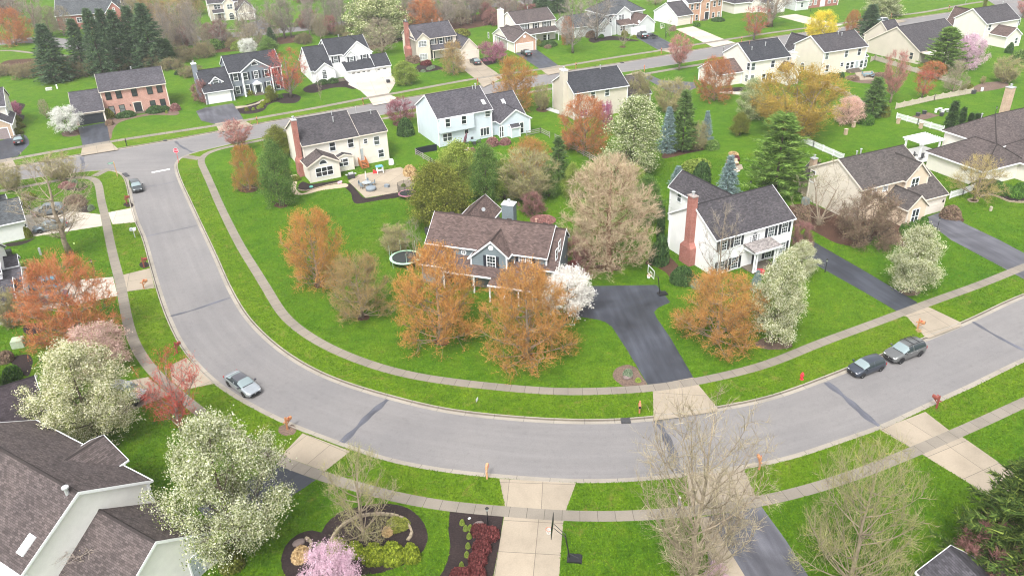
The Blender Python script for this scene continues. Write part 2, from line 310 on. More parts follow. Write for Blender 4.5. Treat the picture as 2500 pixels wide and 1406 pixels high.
# road outline includes the gutter pan: widen the asphalt edge outwards
def offset(P, d, step=1.0):
    Q, t = resample(P, step); return Q + normals(Q) * d, t
side = {'inner': -1, 'outer': 1, 'north': 1}   # sign of the outward normal (away from the asphalt)
edges = {'inner': inner, 'outer': outer, 'north': north}
def outward(name):
    P, _ = resample(edges[name], 1.0); N = normals(P); c = {'inner': G(1250, 800), 'outer': G(1250, 1300), 'north': G(1000, 150)}[name]
    i = int(np.argmin(np.linalg.norm(P - c, axis=1))); return 1 if N[i] @ (c - P[i]) > 0 else -1
for k in side: side[k] = outward(k)
KB = .62
hole = []
for nme, P in (('outer', outer), ('north', north), ('inner', inner[::-1])):
    sgn = side[nme] * (-1 if nme == 'inner' else 1); Q, _ = resample(P, 2.0); hole += [tuple(q) for q in (Q + normals(Q) * sgn * KB)]
PAVED = []; LINES = []
def sheet(name, poly2, z, mat, kind='structure', uvdir=None, label=None, cat=None, holes=()):
    """flat sheet from a world polygon (triangulated, optional holes)"""
    ccw = lambda R: R if sum(R[i - 1][0] * R[i][1] - R[i][0] * R[i - 1][1] for i in range(len(R))) > 0 else R[::-1]
    poly2 = ccw([tuple(map(float, p)) for p in poly2]); PAVED.append(np.array(poly2)) if name != 'ground' else None; holes = [ccw([tuple(map(float, p)) for p in q]) for q in holes]; vs, ed, fc = [], [], []
    for k, ring in enumerate([poly2] + list(holes)):
        b = len(vs); vs += [Vector((float(p[0]), float(p[1]))) for p in ring]; fc.append(list(range(b, b + len(ring))))
    ov, oe, of, _, _, orig = delaunay_2d_cdt(vs, ed, fc, 0, 1e-4)
    me = bpy.data.meshes.new(name); keep = [f for f, o in zip(of, orig) if 0 in o and not any(k in o for k in range(1, len(fc)))]
    area = lambda f: sum(ov[f[i]][0] * ov[f[(i + 1) % 3]][1] - ov[f[(i + 1) % 3]][0] * ov[f[i]][1] for i in range(3))
    keep = [f if area(f) > 0 else f[::-1] for f in keep]
    if uvdir is None: uvdir = (1, 0)
    ud = np.array(uvdir, float); ud /= np.linalg.norm(ud); vd = np.array([-ud[1], ud[0]]); o = np.array(poly2[0])
    me.from_pydata([(v[0], v[1], 0) for v in ov], [], keep); me.materials.append(mat)
    l = me.uv_layers.new(name='UVMap'); co = np.array([(v[0], v[1]) for v in ov]); idx = np.array([i for f in keep for i in f]); q = co[idx] - o
    l.data.foreach_set('uv', np.c_[q @ ud, q @ vd].astype(np.float32).ravel()); me.update()
    ob = link(name, me, None, (0, 0, z)); return tag(ob, label, cat, None, kind)
def ribbon(name, P, width, z, mat, kind='structure', wl=None, step=1.0, tag_it=True):
    LINES.append((np.array(resample(P, .8)[0]), width / 2 + .05))
    Q, t = resample(P, step); N = normals(Q); b = MB(); a = wl if wl is not None else width / 2; c = width - a
    for i in range(len(Q) - 1):
        l0, r0, l1, r1 = Q[i] + N[i] * a, Q[i] - N[i] * c, Q[i + 1] + N[i + 1] * a, Q[i + 1] - N[i + 1] * c
        b.face([(*r0, z), (*r1, z), (*l1, z), (*l0, z)], [(t[i], 0), (t[i + 1], 0), (t[i + 1], width), (t[i], width)])
    o = b.build(name, mat); return tag(o, kind=kind) if tag_it else o
big = [(-620, -40), (620, -40), (700, 1250), (-800, 1250)]
ground = sheet('ground', big, 0.0, GRASS, holes=[hole])
# road surface: main street and cross street each as one ribbon-mapped sheet
def strip(name, A, Bs, z, mat):
    P, _ = resample(A, 1.0); n = len(P); Q = np.array(Bs); m = MB(); u = 0
    # pair every point of A with the closest point of B
    q = [Q[np.argmin(np.linalg.norm(Q - p, axis=1))] for p in P]
    for i in range(n - 1):
        d = np.linalg.norm(P[i + 1] - P[i]); w0 = np.linalg.norm(q[i] - P[i]); w1 = np.linalg.norm(q[i + 1] - P[i + 1])
        f = [(*P[i], z), (*P[i + 1], z), (*q[i + 1], z), (*q[i], z)]
        m.face(f, [(u, 0), (u + d, 0), (u + d, w1), (u, w0)]); u += d
    return tag(m.build(name, mat), kind='structure')
# base asphalt below everything in the road hole (junctions), then the ribbons on top
sheet('street', [tuple(p) for p in hole], ROADZ - .004, ROAD)
def mid(A, Bs):
    P, _ = resample(A, 1.5); Q = np.array(Bs); return [p * .5 + .5 * Q[np.argmin(np.linalg.norm(Q - p, axis=1))] for p in P]
main_in = [p for p in inner if p[1] < 137 and p[0] > -75]; main_in = main_in[:next((i for i, p in enumerate(inner) if p[1] > 136), len(inner))]
cl = relax(mid(main_in, outer), 30); ribbon('street_lane_wear', cl, 7.5, ROADZ, ROAD)
# kerb with gutter pan, all along the three edges
def kerb(name, P, sgn):
    Q, t = resample(P, 1.0); N = normals(Q) * sgn; b = MB()
    prof = [(-.02, ROADZ + .004), (.40, ROADZ + .010), (.50, .015), (.63, .022), (.66, -.02)]
    for i in range(len(Q) - 1):
        for (a, za), (c, zc) in zip(prof, prof[1:]):
            p = [(*(Q[i] + N[i] * a), za), (*(Q[i + 1] + N[i + 1] * a), za), (*(Q[i + 1] + N[i + 1] * c), zc), (*(Q[i] + N[i] * c), zc)]
            uv = [(t[i], a), (t[i + 1], a), (t[i + 1], c), (t[i], c)]
            if sgn < 0: pass
            else: p = p[::-1]; uv = uv[::-1]
            b.face(p, uv, 1 if a == .40 else 0)
    return tag(b.build(name, [GUTTER, KERBF]), kind='structure')
for k in ('inner', 'outer', 'north'): kerb('kerb', edges[k], side[k])
# pavements
walk_in = [(2700,575),(2500,651.6),(2387,697),(2301.7,727),(2216.4,758.3),(2102.6,801),(1989,842),(1875,889),(1705,930.4),(1591,947.5),(1477.6,954.6),(1363.8,956),(1250,948),(1080,929),(995,914.8),(923.7,896),(852.6,870.7),(795.7,845),(738.8,811),(690.5,768),(659,717),(625,652),(586,606),(540.5,509),(512,444),(494,405),(487,391),(492,378),(512,368),(569,357),(640,342),(760,321),(926,292),(1100,260)]
walk_in[21:23] = [(622,657),(590,606)]
walk_out = [(2700,905),(2500,982),(2444,1009),(2316,1065.7),(2216,1108.4),(2102.6,1154),(1989,1191),(1889,1217),(1733.6,1243),(1620,1254),(1506,1260.6),(1378,1259),(1234,1247.8),(1137,1240.7),(1051.7,1230.8),(966.4,1213.7),(881,1191),(795.7,1165),(738.8,1145),(659,1114),(600,1080),(540.5,1044),(498,1013),(455,979),(412.5,944),(364,896),(327,836.6),(311.5,785),(301.6,734),(294,690),(284.5,657),(269,592),(257.5,532),(247.5,492),(239,445),(230,433),(212,430),(156,438),(17,464),(-120,486)]
W_IN = relax(smooth(gpts(walk_in)), 5); W_OUT = relax(smooth(gpts(walk_out)), 5)
ribbon('pavement', W_IN, 1.22, .014, WALK); ribbon('pavement', W_OUT, 1.22, .014, WALK)
walk_n = [(-120,418),(0,395),(45,386),(203,358),(270,346),(400,326),(538,305),(640,287),(760,266),(900,239),(960,229),(1164,192),(1290,174),(1369,163),(1500,141),(1611,124),(1720,106),(1875,82),(1970,69),(2060,57),(2150,42),(2240,33),(2370,9),(2400,5)]
ribbon('pavement', relax(smooth(gpts(walk_n)), 8), 1.5, .014, WALK)
ribbon('pavement', relax(smooth(gpts([(1100,260),(1261,231),(1330,220),(1571,182),(1650,168),(1719,157),(1800,145),(1930,122)])), 8), 1.5, .0145, WALK)
ribbon('pavement', gpts([(230,431),(246,422),(266,413)]), 1.5, .018, WALK); ribbon('pavement', gpts([(488,388),(470,385),(450,382)]), 1.6, .018, WALK)
# grassed verges between kerb and pavement
def verge(E, sgn, Wk, off):
    P, t = resample(E, 1.5); N = normals(P) * sgn; A = P + N * .64; Q, _ = resample(Wk, .5); b = MB(); prev = None
    for i in range(len(A)):
        k = int(np.argmin(np.linalg.norm(Q - A[i], axis=1))); d = Q[k] - A[i]; L = np.linalg.norm(d)
        cur = (A[i], Q[k] - d / L * .5) if 1.2 < L < 6 and d @ N[i] > 0 else None
        if cur and prev:
            f = [(*prev[0], 0), (*cur[0], 0), (*cur[1], 0), (*prev[1], 0)]; n_ = np.cross(np.array(f[1]) - f[0], np.array(f[3]) - f[0])[2]; b.face(f if n_ > 0 else f[::-1])
        prev = cur
    o = b.build('verge', VERGE, None, (0, 0, .0035 + off)); tag(o, kind='structure')
verge(inner, side['inner'], W_IN, 0); verge(outer, side['outer'], W_OUT, .0001); verge(north, side['north'], relax(smooth(gpts(walk_n)), 8), .0002)
# driveways, aprons
def drive(name, px, mat, z=.008, uv=None):
    P = gpts(px); ud = (P[1] - P[0]) if uv is None else (G(*uv[1]) - G(*uv[0])); return sheet(name, P, z, mat, uvdir=ud)
drive('driveway', [(1693.8,923.3),(1637,825),(1603,776),(1597,762),(1607,751),(1637,738),(1602.8,695.7),(1435,698.5),(1400,700),(1380,735),(1405,772),(1432,776),(1462,781),(1477.6,786),(1494.7,799),(1530,853),(1583,941)], BLACKTOP, uv=((1640,930),(1560,770)))
drive('driveway', [(1930,575),(1957.5,590),(1981.7,587.6),(2110,661),(2241,739),(2193,762),(2115,716),(2030,668),(1965,633)], BLACKTOP, uv=((2215,750),(1990,610)))
drive('driveway', [(2253,534),(2298,517),(2330,530),(2355.8,546.3),(2440,586),(2500,618),(2560,650),(2500,682),(2458,658.7),(2321.6,586)], BLACKTOP2, uv=((2480,640),(2290,545)))
drive('driveway_apron', [(1593,940),(1693,921),(1706,940),(1752,996),(1752,1003),(1655,1019),(1596,1026),(1594,958)], SLAB, .010, ((1650,1010),(1645,930)))
drive('driveway_apron', [(2190,765),(2241,741),(2270.5,751),(2346,787),(2346,796),(2268,826),(2258,822),(2215,774)], SLAB, .010, ((2310,806),(2230,755)))
drive('driveway', [(40,529),(68,524),(165,514.5),(244.7,523.5),(250,552),(85,577.6),(60,582)], SLABW, .008, ((240,538),(80,550)))
drive('driveway_apron', [(264,519),(323,507.5),(333,543),(274.5,548)], SLABW, .010, ((330,525),(268,533)))
drive('driveway', [(50,702),(68,700),(180,684),(276,676),(287,722),(180,745),(60,765)], SLABW, .008, ((280,700),(80,730)))
drive('driveway_apron', [(296,672),(366,655),(378,703),(308.7,712)], SLAB, .010, ((372,680),(300,692)))
drive('driveway', [(310,930),(362,920),(414,964),(344,992),(280,1025),(200,990),(240,955)], SLAB, .008, ((385,940),(260,990)))
drive('driveway_apron', [(414,893),(455,872.5),(521,937),(446,952),(420,930)], SLAB, .010, ((490,905),(420,935)))
drive('driveway_apron', [(739,1057),(856,1101),(793,1150),(687,1111)], SLAB, .010, ((800,1080),(740,1130)))
drive('driveway', [(676,1134),(771,1171),(690,1226),(610,1288),(545,1300),(480,1240)], BLACKTOP, .008, ((720,1155),(560,1270)))
drive('driveway_apron', [(1219,1168),(1406,1179),(1378,1255),(1235,1245)], SLAB, .010, ((1310,1175),(1305,1250)))
drive('driveway', [(1232,1252),(1377,1263),(1372,1306),(1363,1440),(1195,1440),(1205,1406),(1216,1345)], SLAB, .0085, ((1300,1258),(1285,1400)))
drive('driveway_apron', [(1676,1157),(1816,1144),(1846,1214),(1880,1222),(1690,1262)], SLAB, .010, ((1745,1150),(1770,1240)))
drive('driveway', [(1715,1262),(1859,1236),(1920,1320),(1995,1440),(1740,1440)], BLACKTOP2, .008, ((1790,1245),(1890,1406)))
drive('garden_path', [(1705,1262),(1735,1262),(1760,1310),(1840,1440),(1770,1440),(1725,1340)], SLAB, .0105, ((1715,1265),(1800,1400)))
drive('driveway_apron', [(2147,1048),(2259,1005),(2321,1053),(2231,1097)], SLAB, .010, ((2200,1028),(2275,1075)))
drive('driveway', [(2228,1094),(2321,1052),(2354,1069),(2412.7,1110),(2520,1185),(2560,1260),(2480,1262),(2371,1182),(2262,1115.5)], SLAB, .0085, ((2275,1075),(2440,1190)))
drive('driveway', [(190.6,312),(260,299),(269,345.7),(202,357)], BLACKTOP, .008, ((235,352),(224,306)))
drive('driveway_apron', [(201,357),(269,346),(290,366),(197,381)], SLAB, .010, ((240,372),(235,350)))
drive('driveway', [(-60,356),(0,344),(40,332),(62.6,330),(72,345),(71,354),(42.7,382.6),(0,391),(-60,402)], BLACKTOP, .008, ((10,390),(10,345)))
drive('driveway_apron', [(-30,398),(0,391),(28,385.5),(40,406),(0,416),(-30,420)], SLAB, .010, ((10,412),(8,388)))
drive('driveway', [(478.4,272),(502,263),(568,253),(580,268),(595,292.8),(523,303),(491,295)], BLACKTOP2, .008, ((560,298),(535,258)))
drive('driveway_apron', [(525,302),(592,292),(620,308),(536,323)], SLAB, .010, ((575,315),(560,297)))
drive('driveway', [(850,207),(852,202),(954.6,184),(963,191),(966,201),(958,216),(947.5,231),(899,240),(880,222)], SLABW, .008, ((925,237),(905,193)))
drive('driveway_apron', [(899,239),(948,230.7),(969,239),(951,251),(911,258.5)], SLABW, .0105, ((930,255),(922,236)))
drive('driveway', [(1100,150),(1168,141),(1183,158),(1213,178),(1197,187),(1164,196),(1130,170)], SLAB, .008, ((1190,190),(1140,147)))
drive('driveway_apron', [(1164,195),(1212,178),(1230,190),(1180,214)], SLAB, .010, ((1200,205),(1185,187)))
drive('driveway', [(1258,131),(1309.7,121),(1363.8,160.7),(1318,169)], BLACKTOP, .008, ((1340,165),(1283,126)))
drive('driveway_apron', [(1318,169),(1366,160),(1395,172),(1338,184)], SLAB, .010, ((1365,178),(1342,165)))
drive('driveway', [(1545,88),(1588,80),(1654,114),(1606,122)], BLACKTOP, .008, ((1630,118),(1565,84)))
drive('driveway_apron', [(1607,122),(1656,113),(1690,124),(1645,132)], SLAB, .010, ((1665,128),(1630,118)))
drive('driveway', [(1649,72),(1692,65),(1767.8,96.7),(1719,105)], SLABW, .008, ((1743,101),(1670,68)))
drive('driveway_apron', [(1718,105),(1767,96),(1795,105),(1742,116.6)], SLABW, .0105, ((1770,111),(1743,101)))
drive('driveway', [(1899,41),(1942,35),(2060,62),(2010,70)], SLABW, .008, ((2035,66),(1920,38)))
drive('driveway', [(1568.6,188),(1588,184),(1617,197),(1694,201),(1700,215),(1657,233),(1617,216)], BLACKTOP2, .008, ((1580,186),(1680,215)))
drive('driveway_apron', [(1525,184),(1562,174),(1590,184),(1568,190)], SLAB, .010, ((1540,178),(1578,187)))
drive('driveway', [(585,64),(640,47),(668,68),(618,86)], BLACKTOP2, .008, ((640,78),(610,55)))
drive('driveway_apron', [(2100,52),(2135,43),(2215,52),(2190,58)], SLAB, .010, ((2200,55),(2115,47)))
# far streets
ribbon('street', relax(smooth(gpts([(-260,130),(-60,112),(80,98),(250,118),(440,98),(620,82),(780,66),(930,46),(1090,24),(1250,10),(1400,-10),(1600,-40)])), 10), 8, .012, ROAD)
ribbon('pavement', relax(smooth(gpts([(-120,150),(0,124),(90,131),(250,138),(440,112),(620,94)])), 10), 1.4, .012, WALK)
ribbon('pavement', relax(smooth(gpts([(440,84),(540,76),(640,66),(780,52)])), 10), 1.4, .012, WALK)
ribbon('street', relax(smooth(gpts([(2380,-70),(2425,-20),(2462,8),(2530,40),(2620,75)])), 10), 10, .013, ROAD)
# tar-sealed joints across the street
def seam(px, wd, name='tar_seam'):
    P, _ = resample(relax(smooth(gpts(px), .6), 2), .45); N = normals(P); b = MB(); r = random.Random(len(px) * 7 + int(px[0][0]))
    for i in range(len(P) - 1):
        w0 = wd * (.8 + .35 * math.sin(i * .9) * math.sin(i * .31)); w1 = wd * (.8 + .35 * math.sin((i + 1) * .9) * math.sin((i + 1) * .31))
        b.face([(*(P[i] - N[i] * w0), ROADZ + .006), (*(P[i + 1] - N[i + 1] * w1), ROADZ + .006), (*(P[i + 1] + N[i + 1] * w1), ROADZ + .006), (*(P[i] + N[i] * w0), ROADZ + .006)], [(0, 0), (1, 0), (1, 1), (0, 1)])
    o = b.build(name, SEAL); tag(o, kind='structure')
seam([(834,1077),(872,1041),(903,1008),(926,990),(946,972)], .40); seam([(2018,931),(2053,958),(2090,990),(2120,1018),(2147,1037)], .42)
seam([(416,769.5),(470,755),(520,738),(560,725)], .22); seam([(356,575),(420,562),(480,549)], .13); seam([(352,455),(400,448),(430,441)], .11); seam([(2376,783),(2420,810),(2460,832),(2500,852)], .25)
seam([(199,382),(202,398),(201,414)], .38); seam([(428,344),(440,355),(456,364),(470,371)], .28); seam([(1600,1010),(1625,1060),(1650,1120),(1660,1150)], .45)
STOPM = plain('road_paint', (.72, .72, .70), .7, .2)
m_ = MB(); a_ = [G(*p) for p in ((369.5,418.5),(414,410.2),(415.2,413),(370.5,421.5))]; m_.face([(*p, ROADZ + .009) for p in a_[::-1]]); tag(m_.build('stop_line', STOPM), kind='structure')
# storm drains in the kerb (dark grates)
for (px, py), (qx, qy) in (((1516,1026),(1539,1025)),((303,423),(311,430)),((398,343.5),(407,342)),((1515,153.5),(1522,152.5))):
    a, c = G(px, py), G(qx, qy); d = (c - a); L = np.linalg.norm(d); b = MB(); b.box(0, L, -.35, .35, -.13, .03, 0)
    for i in range(5): b.box(.06 + i * (L - .2) / 5, .06 + i * (L - .2) / 5 + .05, -.3, .3, .03, .045, 0)
    tag(b.build('storm_drain', DGREY, None, (*a, 0), math.atan2(d[1], d[0])), ['dark storm drain grate in the kerb below the terracotta mailbox', 'dark storm drain grate in the kerb at the street corner', 'dark storm drain grate in the kerb before the brick house lawn', 'dark storm drain grate in the far kerb before the white hip-roofed house'][int({1516: 0, 303: 1, 398: 2, 1515: 3}[px])], 'storm drain')
# planting beds, patios
def blob(cx, cy, rx, ry, n=14, seed=0):
    r = random.Random(seed + int(cx * 3 + cy)); return [(cx + rx * (1 + r.uniform(-.1, .1)) * math.cos(2 * math.pi * i / n), cy + ry * (1 + r.uniform(-.1, .1)) * math.sin(2 * math.pi * i / n)) for i in range(n)]
NB = [0]
def bed(px, mat=MULCH, sm=True, name='mulch_bed'):
    P = gpts(px); P = smooth(P, .5, True) if sm else P; NB[0] += 1; return sheet(name, [tuple(p) for p in P], .004 + .0002 * (NB[0] % 12), mat)
bed(zz(1250,700,3.515,[(862,765),(900,695),(1000,667),(1068,692),(1100,745),(1130,790),(1160,838),(1050,850),(950,852),(900,815)]), MULCHL)
bed(zz(625,1006,3.515,[(600,960),(700,870),(900,805),(1100,782),(1300,820),(1420,920),(1475,1050),(1440,1180),(1300,1290),(1100,1370),(900,1400),(640,1480),(300,1450),(215,1300),(250,1150),(350,1050),(480,1010),(560,1030)]))
bed(zz(625,1006,3.515,[(1662,852),(2123,892),(2085,1150),(2035,1406),(2020,1500),(1500,1500),(1600,1370),(1645,1270),(1668,1150),(1650,1000)]), MULCH, False)
bed(zz(1875,350,3.515,[(180,540),(300,700),(420,770),(600,860),(760,885),(870,850),(920,795),(1000,790),(1120,880),(1210,830),(1140,780),(1150,700),(1000,620),(600,600),(340,520)]), MULCHB)
bed(zz(1875,350,3.515,[(1060,770),(1110,790),(1210,850),(1230,900),(1150,890),(1090,850)]), MULCHB); bed(zz(1875,350,3.515,[(1480,600),(1560,590),(1680,650),(1650,690),(1560,660)]), MULCHB)
bed(zz(1250,350,3.515,[(1170,1015),(1330,970),(1500,1170),(1500,1220),(1390,1195),(1330,1120),(1240,1060)]), MULCHB)
bed(zz(700,70,7.03,[(280,1050),(330,1000),(500,940),(880,900),(1000,870),(1100,940),(1220,1030),(1120,1040),(1000,1010),(800,1020),(620,1060),(480,1105),(350,1100)]))
bed(zz(440,110,7.03,[(980,1100),(1050,1060),(1250,990),(1450,930),(1800,830),(1960,880),(1960,940),(1700,970),(1530,1020),(1440,1120),(1330,1165),(1180,1185),(1040,1180)])); bed(blob(701,241,34,13))
drive('garden_path', zz(440,110,7.03,[(940,1055),(1150,1040),(1300,1000),(1420,930),(1450,950),(1350,1010),(1150,1065),(960,1100)]), SLAB, .0105)
bed(zz(970,40,8.788,[(390,1180),(480,1040),(740,1040),(900,1080),(1000,1130),(830,1170),(550,1210)])); bed(zz(970,40,8.788,[(1830,900),(1990,880),(2130,990),(1990,1040),(1880,1050)])); bed(zz(1170,10,8.788,[(0,1180),(250,1140),(360,1240),(250,1300),(100,1330),(0,1250)]))
bed(zz(1360,0,10,[(770,1000),(900,900),(1200,880),(1500,900),(1750,950),(2000,1000),(1800,1020),(1400,990),(1100,1010),(900,1055)]))
bed(zz(0,420,7.03,[(1080,600),(1250,520),(1480,560),(1580,680),(1500,700),(1150,670)])); bed(zz(0,420,7.03,[(1030,220),(1180,170),(1400,190),(1510,260),(1400,320),(1200,320),(1060,290)])); bed(zz(0,420,7.03,[(80,1240),(460,1170),(620,1120),(460,1220),(200,1280)]))
bed(zz(0,580,6.39,[(430,450),(560,450),(680,520),(700,700),(560,720),(440,690)])); bed(zz(0,700,3.515,[(210,330),(330,310),(400,370),(330,400),(230,410)])); bed(zz(0,700,3.515,[(90,620),(150,590),(240,580),(280,630),(265,720),(240,770),(190,740)]))
bed(zz(625,350,3.515,[(760,365),(800,345),(870,410),(940,470),(1210,425),(1230,460),(1050,490),(860,518),(830,490),(815,430)]))
drive('patio', zz(625,350,3.515,[(790,325),(880,270),(990,250),(1240,205),(1390,290),(1350,390),(1220,422),(940,470)]), SLAB, .0085)
bed(zz(625,350,3.515,[(295,280),(345,270),(350,400),(400,430),(520,385),(770,345),(790,370),(560,405),(420,440),(330,440),(300,380)]), plain('gravel', (.42, .34, .25), .95, .1, 0, .3, 30), name='garden_path')
bed(zz(625,350,3.515,[(355,390),(400,330),(470,350),(560,340),(720,320),(700,345),(520,380),(400,412)]))
bed(zz(140,140,4.093,[(490,640),(560,600),(760,590),(1120,515),(1220,560),(1190,580),(950,580),(760,612),(630,650),(560,720),(530,819),(510,819)]), MULCHL)
bed(zz(2180,240,5.406,[(1150,1300),(1290,1280),(1420,1320),(1520,1360),(1730,1372),(1730,1150),(1450,1190),(1100,1230)])); bed(zz(1875,0,3.515,[(1750,760),(1870,710),(2040,705),(2060,740),(1900,780),(1760,790)]), MULCHL)
bed(zz(1875,0,3.515,[(660,670),(760,640),(900,650),(990,700),(930,720),(760,710)]), MULCHL); drive('patio', zz(1875,0,3.515,[(740,620),(900,610),(935,660),(900,685),(790,690)]), SLAB, .0085)
bed(zz(1250,350,3.515,[(1290,95),(1500,45),(1660,20),(1690,40),(1500,90),(1300,130)]), MULCHB); drive('patio', zz(1250,350,3.515,[(1830,190),(1970,180),(1985,220),(1890,255)]), SLAB, .0085)
bed(zz(1250,0,3.515,[(1620,790),(1990,750),(2000,775),(1800,800)])); drive('garden_path', zz(1250,0,3.515,[(1760,785),(1980,790),(2090,800),(2080,820),(1950,815),(1770,800)]), SLABW, .0105)
bed(zz(0,220,7.81,[(230,250),(470,270),(470,320),(390,470),(460,480),(380,620),(250,620),(420,850),(280,860)])); bed(zz(0,220,7.81,[(1190,850),(1300,820),(1500,740),(1530,850),(1350,890),(1220,890)]), MULCHB)
bed(zz(100,0,7.03,[(-600,1250),(-100,1290),(300,1350),(600,1260),(900,1180),(1700,1120),(2100,1060),(2300,1000),(2000,900),(0,1000),(-600,1050)]), MULCHB)
bed(zz(440,0,4.55,[(-60,640),(300,600),(700,560),(900,520),(1300,470),(1450,430),(1400,380),(900,450),(400,520),(-60,560)]), MULCHB)
bed([(880,128),(1000,95),(1150,70),(1250,52),(1320,40),(1250,30),(1100,45),(900,85)], MULCHB)
bed(blob(270,305,10,5), MULCHL); bed(blob(313,500,12,6)); bed(blob(352,647,12,8)); bed(blob(702,1049,22,15), MULCHL)
for c in ((686,501,18,7),(778.6,697,13,7),(885,774,17,9),(1077,835,19,9),(1287,870,17,9),(1890,838,46,16),(2221,714,26,9),(1483,654,35,10),(2378,489,14,4.5),(1892,240,20,6),(605,462,25,9),(980,303,22,7),(1520,115,8,3),(1258,268,20,5),(1325,268,17,7),(1748,836,10,5),(1605,640,30,10),(171,327,22,7),(2460,1385,60,30)): bed(blob(*c), MULCHL if c[0] in (1890, 2221, 171) else MULCHB)
drive('vegetable_bed', zz(2180,240,5.406,[(245,240),(470,190),(620,230),(400,290)]), MULCHL, .0085)
# ================================================================== trees
def unit(v): return v / (np.linalg.norm(v, axis=-1, keepdims=True) + 1e-9)
class Cards:
    """many small leaf-sized faces, gathered with numpy"""
    def __init__(s): s.V = []; s.nq = []
    def tris(s, A, B, w, rg):      # thin twigs: triangle from base A to tip B
        d = unit(B - A); r = unit(np.cross(d, unit(rg.normal(size=A.shape)))) * (np.asarray(w).reshape(-1, 1) / 2)
        s.V.append(np.stack([A - r, A + r, B], 1)); s.nq.append(3)
    def quads(s, Cn, size, rg, flat=None, elong=1.0):
        n = len(Cn); nr = unit(rg.normal(size=(n, 3)))
        if flat is not None: nr = unit(nr * (1 - flat[1]) + flat[0] * flat[1])
        a = unit(np.cross(nr, unit(rg.normal(size=(n, 3))))); b = np.cross(nr, a); z = (np.asarray(size) * np.ones(n)).reshape(-1, 1) / 2
        s.V.append(np.stack([Cn - a * z * elong, Cn - b * z * .8, Cn + a * z * elong, Cn + b * z * .8], 1)); s.nq.append(4)
    def mesh(s, name, mat):
        me = bpy.data.meshes.new(name); nv = sum(v.shape[0] * v.shape[1] for v in s.V); nf = sum(v.shape[0] for v in s.V)
        co = np.concatenate([v.reshape(-1, 3) for v in s.V]); me.vertices.add(nv); me.vertices.foreach_set('co', co.astype(np.float32).ravel())
        me.loops.add(nv); me.loops.foreach_set('vertex_index', np.arange(nv, dtype=np.int32)); me.polygons.add(nf)
        st = []; k = 0
        for v in s.V: st.append(k + np.arange(v.shape[0]) * v.shape[1]); k += v.shape[0] * v.shape[1]
        me.polygons.foreach_set('loop_start', np.concatenate(st).astype(np.int32)); me.update(calc_edges=True); me.materials.append(mat); return me
def bez(a, b, c, t): t = np.asarray(t).reshape(-1, 1); return (1 - t) ** 2 * a + 2 * t * (1 - t) * b + t ** 2 * c
SHAPES = {
 'oval': lambda t: np.sin(np.pi * np.clip(t, 0, 1) ** .8) ** .65, 'round': lambda t: np.sqrt(np.clip(1 - (2 * t - .9) ** 2 / 1.25, .02, 1)), 'vase': lambda t: (.2 + .8 * np.clip(t, 0, 1) ** .75) * np.sqrt(np.clip(1.04 - t ** 4, 0, 1)),
 'cone': lambda t: .08 + .95 * (1 - t) ** .85, 'flat': lambda t: np.sqrt(np.clip(1 - (1.6 * t - .7) ** 2, .03, 1)), 'dome': lambda t: np.sqrt(np.clip(1 - ((t - .32) / .70) ** 2, .03, 1)), 'bell': lambda t: np.clip(1.02 - .92 * np.clip(t, 0, 1) ** 1.15, .06, 1) * np.clip(.75 + 2 * t, 0, 1),
 'egg': lambda t: np.clip(np.sin(np.pi * (.12 + .88 * np.clip(t, 0, 1) ** .75)), .02, 1) ** .7,
}
